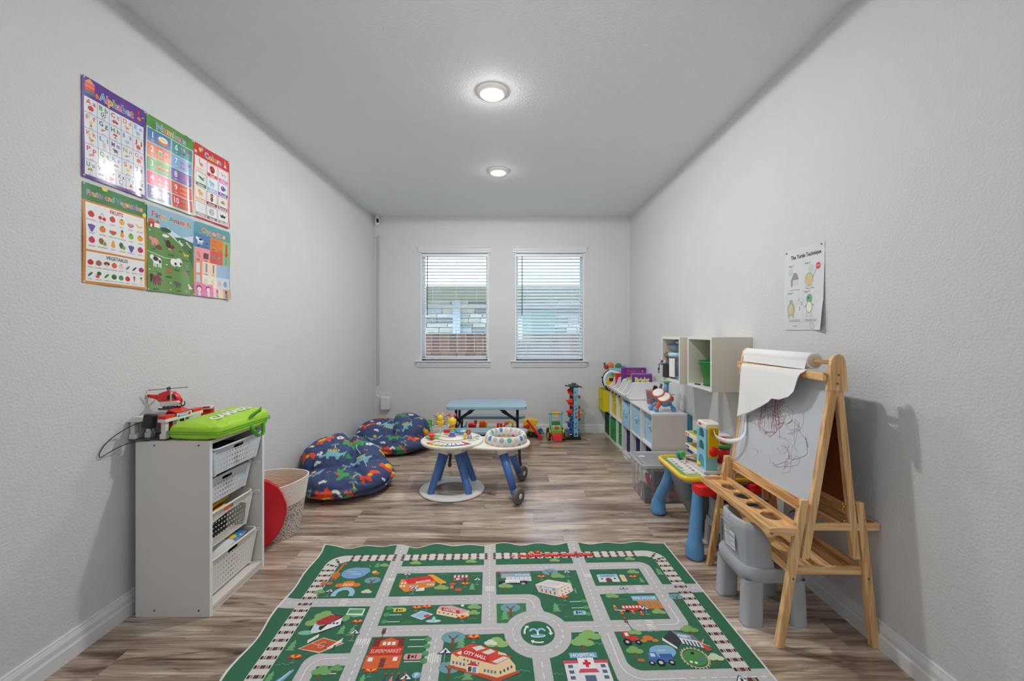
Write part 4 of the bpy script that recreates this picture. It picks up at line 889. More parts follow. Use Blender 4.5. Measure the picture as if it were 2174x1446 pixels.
for k in range(4): R_(1.23+k*.02,.435+k*.008,1.236+k*.02,.455+k*.008,(95,85,85),6.5)
for k in range(3): R_(1.328+k*.018,.445-k*.012,1.333+k*.018,.455-k*.012,(60,70,90),6); R_(1.328+k*.018,.472-k*.012,1.333+k*.018,.482-k*.012,(60,70,90),6)
R_(1.393,.44,1.402,.47,(110,150,160),5); a.ell(1.397,-.435,.005,.005,(170,120,90),6); umb(1.333,.505,.05); pine(1.283,.575,.07); squig(1.31,.56,.05); squig(1.33,.64,.05); park(1.355,.53,.055,.09,3,False); tcar(1.385,.61,.058,(150,195,210))
# roundabout fountain
for s_ in(-1,1): a.ring(1.18+s_*.017,-.722,.009,.019,(150,195,225),5,0,PI,8)
a.ell(1.18,-.748,.032,.011,(190,215,230),5); a.ell(1.18,-.745,.026,.007,(120,165,205),6); R_(1.176,.722,1.184,.745,(225,238,242),6)
for a0 in(2.5,-.05,4.3): a.ring(1.18,-.73,.052,.060,(222,228,215),5,a0,a0+.75,6); a.poly([(1.18+.045*cos(a0),-.73+.045*sin(a0)),(1.18+.067*cos(a0),-.73+.067*sin(a0)),(1.18+.056*cos(a0-.25),-.73+.056*sin(a0-.25))],(222,228,215),5)
# church, fire house
R_(1.535,.318,1.642,.385,(210,212,216),4); P_([(1.535,.318),(1.642,.318),(1.642,.345),(1.535,.345)],(165,200,225),5); a.text('CHURCH',1.588,-.332,.014,(60,120,165),7,.02,width=.075); P_([(1.573,.385),(1.573,.365)]+arc(1.588,.365,.015,180,360)+[(1.603,.385)],(110,62,48),6); R_(1.55,.352,1.56,.362,(70,60,70),6); R_(1.617,.352,1.627,.362,(70,60,70),6); P_([(1.530,.318),(1.55,.318),(1.54,.305)],(80,60,55),5); P_([(1.605,.318),(1.625,.318),(1.615,.303)],(80,60,55),5)
a.rr(1.653,-.385,1.68,-.325,.006,(222,190,155),5); R_(1.658,.312,1.672,.325,(90,95,130),6); squig(1.59,.29,.05); tree(1.735,.305,.06); umb(1.722,.35,.05); pine(1.755,.375,.05); sign(1.64,.445,.055)
tree(1.565,.50,.06); R_(1.655,.500,1.775,.536,(125,170,205),5); P_([(1.67,.536),(1.778,.536),(1.778,.595),(1.68,.595)],(205,120,55),5); a.text('FIRE HOUSE',1.715,-.518,.017,(215,228,236),7,.02,width=.108)
for k in range(3): R_(1.690+k*.030,.55,1.703+k*.030,.577,(110,145,110),6)
squig(1.61,.53,.05); a.rr(1.585,-.605,1.685,-.567,.006,(200,45,48),6)
for k in range(6): R_(1.59+k*.0155,.572,1.60+k*.0155,.588,(225,215,215),7)
a.ell(1.605,-.606,.009,.008,BLK,7); a.ell(1.665,-.606,.009,.008,BLK,7); a.line([(1.548,-.598),(1.60,-.603)],.005,(225,220,210),6)
for u,v in((1.575,.62),(1.628,.62),(1.555,.585),(1.665,.628)): a.ell(u,-v,.008,.012,(200,95,60),7); a.ell(u,-v+.014,.006,.006,(205,160,130),7)
sign(1.69,.60,.055); tree(1.745,.62,.06)
a.line([(1.588,-.73),(1.578,-.67)],.004,(100,105,120),6); R_(1.569,.645,1.585,.68,(110,60,60),6); a.ell(1.577,-.652,.005,.005,(220,90,80),7); a.ell(1.577,-.672,.005,.005,(90,170,100),7)
# farm
a.rr(1.545,-.79,1.595,-.765,.006,(205,55,45),6); P_([(1.533,.735),(1.565,.735),(1.568,.77),(1.54,.77)],(195,55,50),6); R_(1.545,.742,1.56,.762,(215,220,225),7)
a.ell(1.543,-.795,.018,.018,BLK,7); a.ell(1.543,-.795,.008,.008,(170,180,190),7.5); a.ell(1.588,-.798,.013,.013,BLK,7); a.ell(1.588,-.798,.005,.005,(170,180,190),7.5)
tree(1.59,.745,.055); a.ell(1.635,-.775,.022,.014,(215,110,55),5); a.ell(1.612,-.79,.014,.009,(190,130,60),5); a.ell(1.66,-.79,.014,.009,(190,130,60),5); squig(1.675,.745,.06)
P_([(1.70,.775),(1.745,.735),(1.77,.75),(1.765,.80),(1.735,.835),(1.70,.80)],(55,58,66),5); P_([(1.695,.775),(1.735,.83),(1.73,.84),(1.69,.79)],(222,222,225),6); P_([(1.745,.733),(1.83,.765),(1.84,.80),(1.765,.775)],(120,122,130),6); P_([(1.762,.752),(1.815,.768),(1.815,.790),(1.762,.773)],(125,175,200),7); a.text('FARM',1.789,-.7705,.014,(228,236,240),7.5,.03,width=.046,a=-.28); P_([(1.765,.776),(1.84,.80),(1.845,.838),(1.765,.81)],(215,218,222),6)
for k in range(5): R_(1.775+k*.013,.79+k*.004,1.781+k*.013,.815+k*.004,(60,64,75),6.5)
P_([(1.835,.79),(1.85,.80),(1.868,.85),(1.845,.855)],(195,75,50),7); a.line([(1.83,-.80),(1.87,-.83)],.004,(190,195,200),7); a.line([(1.835,-.825),(1.862,-.79)],.004,(190,195,200),7); tree(1.83,.735,.07,(120,165,95)); tree(1.86,.89,.06,(190,205,170))
a.ell(1.665,-.85,.052,.035,(130,170,205),4); a.ell(1.69,-.845,.03,.03,(130,170,205),4); a.line([(1.645,-.845),(1.68,-.842)],.003,(215,228,238),5)
a.rr(1.595,-.905,1.69,-.878,.006,(70,105,165),6); P_([(1.60,.88),(1.605,.852),(1.635,.852),(1.64,.88)],(80,115,175),6); R_(1.61,.858,1.628,.875,(190,215,225),7); R_(1.645,.862,1.695,.882,(60,95,155),6)
for u,r in((1.602,.011),(1.637,.017),(1.68,.013)): a.ell(u,-.905,r,r,BLK,7); a.ell(u,-.905,r*.5,r*.5,(190,195,205),7.5)
tree(1.555,.845,.065,(120,165,95)); a.ell(1.565,-.89,.015,.008,(180,110,60),5); pine(1.625,.84,.02)
a.ring(1.780,-.885,.046,.050,(190,175,140),5,n=30); a.ell(1.78,-.885,.046,.04,(75,135,75),4.4)
for k in range(22): a.rect(1.78+.052*cos(k*.2856)-.002,-.885+.052*sin(k*.2856)-.007,1.78+.052*cos(k*.2856)+.002,-.885+.052*sin(k*.2856)+.005,(205,195,165),5.5)
i_beast(a,1.785,-.865,.05,(225,225,228)); a.ell(1.78,-.862,.007,.006,BLK,7); a.ell(1.80,-.895,.008,.01,(90,110,160),7); a.ell(1.755,-.905,.006,.006,(228,225,215),7); a.ell(1.772,-.91,.006,.006,(228,225,215),7)
sign(1.90,1.005,.07)
# city hall
btree(.825,.76,.10); pine(.86,.78,.07); umb(.91,.755,.06); tree(1.005,.79,.09,(140,180,110)); tree(.98,.785,.05,(205,215,195)); sign(.80,.835,.075); btree(.825,.915,.085); pine(.895,.935,.075); squig(.875,.955,.06); squig(1.10,.935,.07)
P_([(.825,.83),(.90,.785),(1.04,.84),(1.075,.90),(1.075,.94),(1.005,.955),(.825,.89)],(222,195,150),5); P_([(.825,.83),(.90,.785),(.955,.80),(1.01,.828),(1.01,.845),(1.065,.855),(1.00,.895),(.86,.845),(.85,.852)],(200,75,50),6)
P_([(.845,.832),(.875,.815),(.88,.833),(.86,.842)],(225,215,200),6.5); P_([(.905,.805),(.94,.795),(.96,.812),(.925,.824)],(215,210,200),6.5); P_([(.945,.832),(.98,.815),(1.0,.83),(.97,.845)],(215,210,200),6.5); P_([(.985,.88),(1.03,.855),(1.052,.862),(1.005,.89)],(215,205,205),6.5)
P_([(.865,.808),(.975,.848),(.975,.885),(.865,.838)],(195,48,48),7); a.text('CITY HALL',.919,-.845,.017,(236,228,225),7.5,.03,width=.095,a=-.37)
for k in range(4): R_(.833+k*.014,.872+k*.004,.840+k*.014,.885+k*.004,(75,115,150),6.6); R_(.955+k*.013,.915+k*.003,.962+k*.013,.928+k*.003,(75,115,150),6.6)
for k in range(5): R_(.875+k*.014,.862+k*.005,.881+k*.014,.872+k*.005,(75,115,150),6.6)
for k in range(4): R_(1.015+k*.014,.925-k*.008,1.021+k*.014,.938-k*.008,(50,70,95),6.6)
P_([(.89,.893),(.913,.882),(.935,.90),(.935,.935),(.89,.925)],(225,210,200),7); P_([(.888,.893),(.913,.878),(.938,.902),(.912,.898)],(190,60,60),7.5); R_(.895,.902,.908,.925,(70,60,60),7.6); R_(.912,.905,.926,.93,(95,140,170),7.6)
P_([(.82,.89),(1.005,.955),(1.085,.925),(1.09,.935),(1.005,.975),(.815,.90)],(180,78,52),5.5)
# supermarket
P_([(.50,.742),(.625,.742),(.625,.79),(.50,.79)],(120,50,45),5); P_([(.528,.758),(.565,.74),(.603,.758),(.603,.79),(.528,.79)],(205,95,55),6)
for k in range(3): R_(.540+k*.019,.764,.554+k*.019,.782,(225,230,235),7)
R_(.497,.79,.630,.835,(195,48,45),7); a.text('SUPERMARKET',.5635,-.8135,.019,(238,176,150),7.5,.02,width=.122); R_(.492,.835,.632,.90,(210,100,55),6); R_(.503,.845,.522,.865,(222,230,232),7); R_(.60,.845,.617,.865,(222,230,232),7); R_(.552,.85,.573,.895,(120,60,50),7)
park(.645,.752,.065,.115,4,False); tcar(.675,.845,.07,(215,150,150)); umb(.53,.915,.055); R_(.525,.70,.529,.735,(90,90,95),6); R_(.519,.685,.534,.715,(80,60,60),6); a.ell(.5265,-.692,.004,.004,(220,80,70),7)
for k,c in enumerate([(60,70,110),(215,130,150),(60,50,60),(205,110,60)]): a.poly([(.578+k*.024,-.975),(.60+k*.024,-.975),(.592+k*.024,-.932)],c,6); a.ell(.590+k*.024,-.925,.006,.007,(140,90,70),7)
pine(.51,.955,.06); sign(.668,.955,.065); a.ell(.706,-.935,.018,.015,(120,165,200),6); a.text('P',.706,-.935,.018,(230,235,238),7,.02); R_(.704,.95,.708,.98,(120,130,150),5)
# hospital
tree(1.395,.76,.09,(130,175,105)); tree(1.355,.795,.09,(130,175,105)); squig(1.415,.81,.07); R_(1.29,.845,1.40,.873,(105,160,195),6); a.text('HOSPITAL',1.345,-.859,.017,(225,235,240),7,.03,width=.098)
R_(1.263,.888,1.43,1.05,(215,216,220),5); R_(1.318,.872,1.38,.925,(228,228,230),6.4); R_(1.26,.884,1.318,.898,(205,75,100),6); R_(1.38,.884,1.435,.898,(205,75,100),6); R_(1.335,.894,1.365,.906,(205,45,50),7); R_(1.344,.882,1.356,.918,(205,45,50),7); P_([(1.32,.925),(1.38,.925),(1.39,.942),(1.31,.942)],(205,75,100),7); R_(1.33,.955,1.37,1.05,(85,105,125),7)
for k in range(5):
    for u in(1.28,1.405): R_(u-.004,.905+k*.026,u+.014,.920+k*.026,(85,100,120),6)
squig(1.23,.95,.05)
M_rug=printmat('rug_print',rough=.95,bump=.5,bscale=420,noisy=.16)
rug=thing('play_rug','green and grey children rug printed with a town road map','rug',(.924,2.523,0))
def rugmap(x,y,L):
    u=x;v=-y
    z=.0055+L*.00035
    e=math.exp(-(v/.055)**2); z+=e*(.006+.007*sin(2*PI*u/.205+.5)+.004*sin(2*PI*u/.37+2))*(1 if u<1.75 else max(0,(2.0-u)/.25))
    e2=max(0,1-u/.07)**2; z+=e2*.007*(1+sin(2*PI*v/.42+1))*.7
    du=.008*sin(2*PI*v/.33)*max(0,1-u/.07)
    return ((u-2.03)*.9995+v*.05+du,(u-2.03)*.031-v*.9987+.004*sin(2*PI*u/.3)*math.exp(-(v/.08)**2),z)
a.build('printed_pile',M_rug,rugmap,rug,sub=lambda cx,cy,x0,y1:(.014 if y1>-.13 else (.012 if x0<.08 else .5)))
b=MB()
edge=[(0,VM)]+[(0,VM-i*.03) for i in range(1,int(VM/.03))]+[(i*.015,0) for i in range(0,136)]+[(2.03,i*.05) for i in range(0,int(VM/.05)+1)]
pts=[rugmap(u,-v,0) for u,v in edge]
n0=[b.bm.verts.new((p[0],p[1],p[2]+.0004)) for p in pts]; n1=[b.bm.verts.new((p[0],p[1],max(.0005,p[2]-.005))) for p in pts]
for i in range(len(pts)-1): b.bm.faces.new((n0[i],n0[i+1],n1[i+1],n1[i]))
b.build('bound_edge',mat('rug_binding',(214,212,208),rough=.9),rug)
# ---------------------------------------------------------------- white storage cabinet with pull-out baskets
M_mel=mat('white_melamine',(206,202,198),rough=.45,bump=.03,bscale=300,var=.01)
M_edge=mat('white_edge_band',(222,224,228),rough=.35)
M_rail=mat('plastic_rail',(205,196,202),rough=.3)
M_screw=mat('screw_metal',(110,105,98),rough=.3,metal=.9)
cab=thing('storage_cabinet','white open storage cabinet with four perforated baskets against left wall','cabinet',(-1.69,1.873,0))
W_,D_,H_=.41,.335,.79   # W along Y, D along X
MB().box(0,D_-.002,0,.016,0,H_,bev=.001).build('side_panel',M_mel,cab)
MB().box(0,D_-.002,W_-.016,W_,0,H_,bev=.001).build('side_panel',M_mel,cab)
MB().box(0,D_-.003,.016,W_-.016,H_-.016,H_-.001).build('top_panel',M_mel,cab)
MB().box(0,D_-.003,.016,W_-.016,.022,.038).build('bottom_panel',M_mel,cab)
MB().box(D_-.02,D_-.006,.016,W_-.016,0,.022).build('kick_strip',M_mel,cab)
for y in (0,W_-.016): MB().box(D_-.002,D_,y,y+.016,0,H_).build('edge_strip',M_edge,cab)
for x in (.085,.285):
    for z in (H_-.018,.03):
        MB().cyl((x,.0005,z),(x,-.0015,z),.0042,n=12).build('screw',M_screw,cab)
BZ=[(.744,.127,.012),(.589,.128,-.045),(.4325,.175,-.04),(.228,.178,-.018)]
for z,_,_ in BZ:
    for y0,y1 in((.016,.024),(W_-.024,W_-.016)):
        MB().box(.02,D_-.012,y0,y1,z-.024,z-.006,bev=.002).build('slide_rail',M_rail,cab)
def perf(b,M,w0,w1,h,t,nx,nz,mx,mz0,mz1,edge_fade=True,slot=None):
    """trapezoid wall w0 bottom half-width, w1 top half-width, real round holes"""
    outer=[(-w0,0),(w0,0),(w1,h),(-w1,h)]
    holes=[]
    for j in range(nz):
        z=mz0+(h-mz0-mz1)*j/(nz-1)
        hw=w0+(w1-w0)*z/h-mx
        for i in range(nx):
            x=-hw+2*hw*i/(nx-1)
            f=1-abs(x)/hw*.62
            r=.0050*(f if edge_fade else 1)
            if slot and abs(x)<slot+.004 and z>h-.034: continue
            holes.append(circ(x,z,max(.0012,r),6))
    if slot: holes.append(rrect(-slot,slot,h-.030,h-.014,.006,2))
    b.plate(outer,holes,-t/2,t/2,M)
def make_basket(name,label,h,mat_,nz):
    t=thing(name,label,'basket',(0,0,0),0,'perforated baskets in the white cabinet')
    L=.355; Dp=.285; ih=h; tap=.028; th=.0022
    b=MB()
    up=Matrix(((0,0,1,0),(1,0,0,0),(0,1,0,0),(0,0,0,1)))   # local x->Y, y->Z, z->X
    perf(b,T(0,0,0)@up@R(math.atan2(tap*.6,ih),'X'),L/2-tap-.004,L/2-.006,ih,th,15,nz,.022,.02,.038,slot=.036)
    b.build('front_wall',mat_,t)
    b=MB(); perf(b,T(-Dp+tap*1.1,0,0)@up@R(-math.atan2(tap*.6,ih),'X'),L/2-tap-.004,L/2-.006,ih,th,15,nz,.022,.02,.038,slot=.036); b.build('back_wall',mat_,t)
    for s in(-1,1):
        b=MB(); v=[(0,s*(L/2-tap),0),(-Dp+tap,s*(L/2-tap),0),(-Dp+.008,s*(L/2-.004),ih),(.02,s*(L/2-.004),ih)]
        b._add(v+[(x,y-s*.002,z) for x,y,z in v],[(0,1,2,3),(7,6,5,4),(0,3,7,4),(1,0,4,5),(2,1,5,6)]); b.build('side_wall',mat_,t)
    MB().box(-Dp+tap,0,-L/2+tap,L/2-tap,0,.003).build('bottom',mat_,t)
    for s,q in((1,0),(-1,0)): MB().prism(circ(0,0,.012,8),0,ih-.01,T(-.004 if s>0 else -.004,s*(L/2-tap+.001),0)@R(math.atan2(tap,ih)*-s,'X')@R(.12,'Y')).build('corner_post',mat_,t)
    # rim: rolled lip ring with rounded corners
    path=[(x,y,ih) for x,y in rrect(-Dp-.002,.026,-L/2-.004,L/2+.004,.03,4)]
    MB().tube(path,.0055,n=8,closed=True,flat=(.75,1.2)).build('rim',mat_,t)
    return t
M_bk=[mat('basket_greyish_white',(200,206,214),rough=.35),mat('basket_cream_white',(212,210,204),rough=.35)]
BL=['top perforated basket of white cabinet, grey white, partly under the green bag','second perforated basket from top, pushed in, with black and red contents','third perforated basket from top, cream white, holding yellow and orange toys','lowest perforated basket, cream white, filled with colourful toys']
for k,(z,h,dx) in enumerate(BZ):
    t=make_basket('storage_basket',BL[k],h,M_bk[0 if k<2 else 1],4 if k<2 else 6)
    t.location=(-1.69+D_-.03+dx,1.873+W_/2-.002,z-h)
def blobtoy(name,lb,cat,loc,fn,group=None):
    t=thing(name,lb,cat,loc,0,group); fn(t); return t
# contents
bx=-1.69+D_-.03
M_blkfab=mat('black_fabric',(32,34,36),rough=.8); M_redp=mat('red_plastic',(215,38,38),rough=.3); M_yelp=mat('yellow_plastic',(232,190,40),rough=.32); M_orap=mat('orange_plastic',(226,96,38),rough=.32)
M_blup=mat('blue_plastic',(66,130,185),rough=.35); M_grnp=mat('green_plastic',(90,170,60),rough=.35)
t=thing('black_case','flat black case lying in the top basket','case',(bx-.15,2.07,.625)); MB().cbox((0,0,.045),(.20,.26,.085),bev=.01).build('shell',M_blkfab,t); MB().tube([(.09,-.06,.088),(.09,0,.10),(.09,.06,.088)],.005).build('handle',M_blk,t)
t=thing('toy_book','black, red and yellow book lying in the second basket','book',(bx-.20,2.07,.467)); MB().cbox((0,0,.045),(.20,.24,.08),bev=.003).build('pages',M_blkfab,t); MB().cbox((.02,.0,.087),(.12,.06,.006)).build('cover_band',M_redp,t); MB().cbox((.06,-.11,.088),(.08,.03,.006)).build('label_patch',M_yelp,t)
def bar(t,a,b,r,m,n='rod'): return MB().rcyl(a,b,r,min(r*.4,.006)).build(n,m,t)
t=thing('yellow_toy_rail','yellow plastic toy rail lying across the third basket','toy',(bx-.17,2.07,.262)); bar(t,(.09,-.15,.155),(.06,.12,.158),.010,M_yelp); bar(t,(.10,-.13,.135),(.10,.05,.14),.009,M_yelp,'cross_rod')
t=thing('orange_toy_tray','orange plastic tray lying in the third basket','tray',(bx-.17,2.06,.262)); MB().prism(rrect(-.10,.10,-.12,.12,.02),.10,.125,bev=.003).build('tray_plate',M_orap,t); MB().box(-.08,.08,-.10,.10,0,.10).build('shade_support_block',M_blkfab,t)  # block under the tray is coloured black so the basket holes look shaded
# lowest basket: bag of toys and balls
t=thing('toy_bag','clear blue printed bag of toys with red badge in lowest basket','bag',(bx-.13,2.13,.055))
pm=printmat('toybag_print',rough=.25,coat=.5)
aa=Art()
aa.rect(0,0,10,10,(205,208,214),0); aa.rect(0,6.2,10,10,(60,130,190),1); aa.ell(5,6.4,3.8,1.6,(90,165,205),2); aa.ell(4.2,7.4,1.9,1.9,(205,45,50),3); aa.text('FS',4.2,7.4,1.7,(232,222,222),5,.05); aa.ell(2.6,4.6,2,1.8,(222,222,226),3); aa.ell(2.6,4.6,1.5,1.4,(185,160,140),4); aa.ell(3.2,5.1,.6,.6,(205,45,50),5)
aa.line([(0.5,6),(9.5,6.4)],.3,(225,190,60),4); aa.ell(7.5,8.4,1.2,.8,(120,190,90),3); aa.ell(8.6,7.2,.9,.7,(225,190,60),4)
def bagmap(x,y,L):
    u=x/10;v=y/10
    return (.11-.22*(1-u)**1*1,-.16+.24*v,.175+.035*sin(PI*min(1,max(0,u)))*sin(PI*v)+.02*u*0-(.03*(1-v))+L*.0002)
aa.build('printed_film',pm,bagmap,t,sub=lambda *q:1.0)
MB().grid(lambda u,v:(.11-.22*(1-u),-.16+.24*v,.172+.035*sin(PI*u)*sin(PI*v)-.03*(1-v)-(.002)),10,10).build('bag_body',mat('bag_white',(210,212,218),rough=.3),t)
rb=random.Random(5); cc=[(210,50,45),(230,180,50),(80,170,80),(60,110,190),(225,110,50),(225,215,205),(120,80,160)]
mb=[mat('toy_bead_%d'%i,c,rough=.3) for i,c in enumerate(cc)]
for k in range(26):
    r=rb.uniform(.012,.019); c=rb.choice(mb); ci=mb.index(c)
    nm=['red','yellow','green','blue','orange','cream','purple'][ci]
    o=thing('plastic_ball','small '+nm+' plastic ball in the lowest basket of the cabinet','ball',(bx-.155+rb.uniform(0,.13),1.93+.013*(k%13)+rb.uniform(0,.02)+(.04 if k>20 else 0),.165+rb.uniform(0,.03)-.0*(k%3)),0,'small coloured balls in the lowest basket')
    MB().sph((0,0,r),r,n=10).build('ball_shell',c,o)
MB().box(-.1,.1,-.16,.16,0,.11).build('shade_fill_block',M_blkfab,t)  # black filler stands in for the shade inside the lowest basket

# ---------------------------------------------------------------- toy rescue station on the cabinet
TZ=H_
M_tg=mat('toy_grey_white',(205,203,198),rough=.35); M_tl=mat('toy_light_grey',(178,178,174),rough=.35); M_dk=mat('toy_dark_grey',(70,70,74),rough=.4)
st=thing('toy_rescue_station','grey and red toy rescue station on top of white cabinet','toy station',(-1.655,1.985,TZ),0)
def pil(x,y,h=.085,s=.0095): 
    b=MB(); b.box(x-s,x+s,y-s,y+s,.006,h).box(x-s*1.45,x+s*1.45,y-s*1.45,y+s*1.45,.006,.03,bev=.002); b.build('pillar',M_tg,st)
MB().box(-.075,.09,-.10,.12,0,.006,bev=.001).build('base_plate',M_dk,st)
for x,y in((-.064,-.085),(-.015,-.06),(.075,-.085),(.075,-.02),(.08,.05),(-.06,.08)): pil(x,y)
b=MB(); b.prism([(-.082,.085),(.0,.085),(.0,.108),(-.055,.108),(-.07,.096)],-.105,.03,Matrix(((1,0,0,0),(0,0,1,0),(0,1,0,0),(0,0,0,1))),bev=.001); b.build('grey_roof',M_tg,st)
b=MB(); b.prism([(-.03,.085),(.075,.085),(.07,.118),(-.02,.118)],-.035,.11,Matrix(((1,0,0,0),(0,0,1,0),(0,1,0,0),(0,0,0,1))),bev=.001); b.build('landing_deck',M_tl,st)
MB().cyl((.025,.03,.118),(.025,.03,.121),.034,n=24).build('landing_disc',mat('toy_disc',(160,170,172),rough=.3),st)
MB().box(.058,.094,-.105,.125,.082,.097,bev=.001).build('white_beam',M_tg,st)
MB().box(.060,.093,-.104,-.045,.097,.112,bev=.002).build('red_roof',M_redp,st); MB().box(.060,.093,.06,.124,.097,.112,bev=.002).build('red_roof',M_redp,st)
b=MB(); b.box(.045,.094,-.045,.055,.097,.114); b.build('black_frame',M_blk,st)
MB().prism([(.04,.114),(.09,.104),(.094,.112),(.048,.128)],-.035,.05,Matrix(((1,0,0,0),(0,0,1,0),(0,1,0,0),(0,0,0,1))),bev=.001).build('red_canopy',M_redp,st)
aa=Art(); aa.rect(0,0,20,6,(205,212,222),0); aa.text('rescue',9,2.8,2.6,(90,120,170),2,.02); aa.ell(16.5,3.2,2,2,(200,60,55),2); aa.rect(3,4.6,14,5.4,(190,60,60),1); aa.ell(2.6,2.8,1.5,1.5,(90,120,170),2)
aa.build('sign_plate',printmat('sign_print',rough=.3),lambda x,y,L:(.0945+L*.0001,-.042+x*.0046,.086+y*.0042),st)
MB().box(-.06,-.05,-.07,.05,.006,.08).build('grey_wall',M_tl,st)
MB().box(.03,.034,-.03,.08,.006,.075).build('inner_wall',mat('toy_wall_red',(170,60,55),rough=.4),st)
def car_toy(name,lb,loc,rz,m,w=.03,l=.065,h=.028,rescue=True):
    t=thing(name,lb,'toy vehicle',loc,rz)
    b=MB(); b.prism([(-l/2,.006),(l/2,.006),(l/2,h*.55),(l*.28,h*.62),(l*.12,h),(-l*.45,h),(-l/2,h*.6)],-w/2,w/2,Matrix(((1,0,0,0),(0,0,1,0),(0,1,0,0),(0,0,0,1))),bev=.0015); b.build('body',m,t)
    b=MB(); b.prism([(l*.24,h*.66),(l*.11,h*.95),(-l*.4,h*.95),(-l*.4,h*.66)],-w/2-.0006,w/2+.0006,Matrix(((1,0,0,0),(0,0,1,0),(0,1,0,0),(0,0,0,1)))); b.build('windows',M_blk,t)
    for x in(-l*.3,l*.3):
        for y in(-1,1): MB().rcyl((x,y*w*.38,.007),(x,y*w*.53,.007),.007,.001,n=12).build('wheel',M_blk,t)
    return t
car_toy('toy_car','small pink red toy car parked under the rescue station',(-1.60,2.0,TZ+.03),math.radians(75),mat('toy_pink_red',(235,50,90),rough=.3))
t=thing('ramp_block','grey toy block under the pink red car','toy block',(-1.60,2.0,TZ+.0065)); MB().cbox((0,0,.011),(.05,.07,.022),bev=.002).build('block',M_dk,t)
car_toy('toy_car','small dark red toy car on the station floor',(-1.593,1.925,TZ+.0066),math.radians(85),mat('toy_dark_red',(170,30,35),rough=.3),l=.05,h=.02)
t=car_toy('toy_fire_truck','red and white toy fire truck behind the rescue station',(-1.615,2.215,TZ),math.radians(-60),M_redp,w=.05,l=.11,h=.085)
MB().cbox((0,0,.091),(.085,.044,.012),bev=.003).build('white_roof',M_tg,t)
MB().cbox((.04,0,.099),(.012,.03,.006)).build('light_bar',M_redp,t)
MB().cbox((.0562,0,.052),(.002,.044,.02)).build('windscreen',mat('toy_window_blue',(50,70,90),rough=.2),t)
MB().cbox((.0566,0,.030),(.002,.046,.010)).build('bumper_stripe',M_tg,t)
# helicopter
he=thing('toy_helicopter','red and white toy helicopter standing on top of the rescue station','toy helicopter',(-1.655,2.015,TZ+.1212),math.radians(22)); he.scale=(.86,1.15,1.45)
prof=[(-.055,.035,.004,.006),(-.045,.036,.012,.012),(-.02,.034,.020,.020),(.005,.032,.024,.024),(.03,.030,.023,.021),(.048,.026,.016,.014),(.06,.022,.005,.005)]
b=MB(); b.grid(lambda u,v:(lambda q:(q[0],q[2]*cos(2*PI*u),q[1]+q[3]*sin(2*PI*u)+.004*(sin(2*PI*u)>0)))( [np.interp(v*6,range(7),[p[i] for p in prof]) for i in range(4)]),16,12,cu=True); b.build('fuselage',M_redp,he)
b=MB(); b.tube([(-.04,0,.038),(-.075,0,.043),(-.098,0,.046)],[.010,.006,.005],n=10); b.build('tail_boom',M_redp,he)
MB().prism([(-.092,.045),(-.105,.072),(-.112,.072),(-.104,.044)],-.002,.002,Matrix(((1,0,0,0),(0,0,1,0),(0,1,0,0),(0,0,0,1)))).build('tail_fin',M_tg,he)
M=T(-.108,0,.040)@R(PI/2,'X'); MB().lathe([(.010,-.005),(.014,-.004),(.014,.004),(.010,.005),(.010,-.005)],M,n=18,cap=False).build('tail_fan_ring',M_tg,he)
MB().lathe([(.0045,-.004),(.0045,.004)],M,n=10).build('tail_fan_hub',M_blk,he)
b=MB(); b.prism([(-.03,.012),(.045,.012),(.055,.020),(.05,.027),(-.035,.027)],-.0248,.0248,Matrix(((1,0,0,0),(0,0,1,0),(0,1,0,0),(0,0,0,1))),bev=.003); b.build('white_belly',M_tg,he)
for s in(-1,1):
    MB().prism([(-.006,.033),(.010,.033),(.010,.048),(.0,.048)],-.0252,.0252,Matrix(((1,0,0,.004),(0,0,1,0),(0,1,0,0),(0,0,0,1)))).build('cabin_window',M_blk,he) if s>0 else None
MB().prism([(.022,.034),(.044,.032),(.034,.047),(.022,.050)],-.0222,.0222,Matrix(((1,0,0,0),(0,0,1,0),(0,1,0,0),(0,0,0,1)))).build('cockpit_glass',mat('toy_canopy',(90,40,80),rough=.1),he)
b=MB(); b.prism([(.013,.028),(.021,.028),(.021,.056),(.013,.057)],-.0242,.0242,Matrix(((1,0,0,0),(0,0,1,0),(0,1,0,0),(0,0,0,1))),bev=.001); b.build('white_band',M_tg,he)
MB().cyl((-.002,0,.054),(-.002,0,.068),.004,n=10).cyl((-.002,0,.055),(-.002,0,.060),.014,.008,n=14).build('rotor_mast',M_redp,he)
b=MB()
for k in range(4): b.box(.004,.085,-.004,.004,.066,.0675,R(k*PI/2+.35)@T(0,0,0))
b.cyl((-.0,0,.063),(-.0,0,.071),.009,n=12); b.build('rotor',M_blk,he,T(-.002,0,0))
for s in(-1,1):
    b=MB(); b.tube(cr_spline([(-.04,s*.022,.003),(0,s*.022,.0025),(.045,s*.022,.003),(.064,s*.022,.010),(.06,s*.021,.02)],5),.0025,n=6)
    b.cyl((-.015,s*.022,.003),(-.012,s*.012,.018),.002,n=6).cyl((.03,s*.022,.003),(.028,s*.012,.018),.002,n=6); b.build('skid',M_blk,he)
t=thing('power_adapter','black power adapter with a looping cable beside the rescue station','power adapter',(-1.60,1.897,TZ))
MB().cbox((-.030,-.018,.090),(.044,.034,.064),R(.10,'Y')@R(-.05,'X'),bev=.007).build('body',M_blk,t)
MB().tube(cr_spline([(-.028,-.018,.058),(-.020,-.018,.045),(-.012,-.02,.022),(-.018,-.03,.006),(-.045,-.035,.004),(-.09,-.05,-.0),(-.112,-.09,-.012),(-.124,-.13,-.03),(-.128,-.146,-.035),(-.13,-.145,-.015),(-.128,-.11,.025),(-.10,-.06,.065),(-.075,-.03,.082),(-.055,-.02,.09)],8),.0019,n=6).build('cable',M_blk,t)
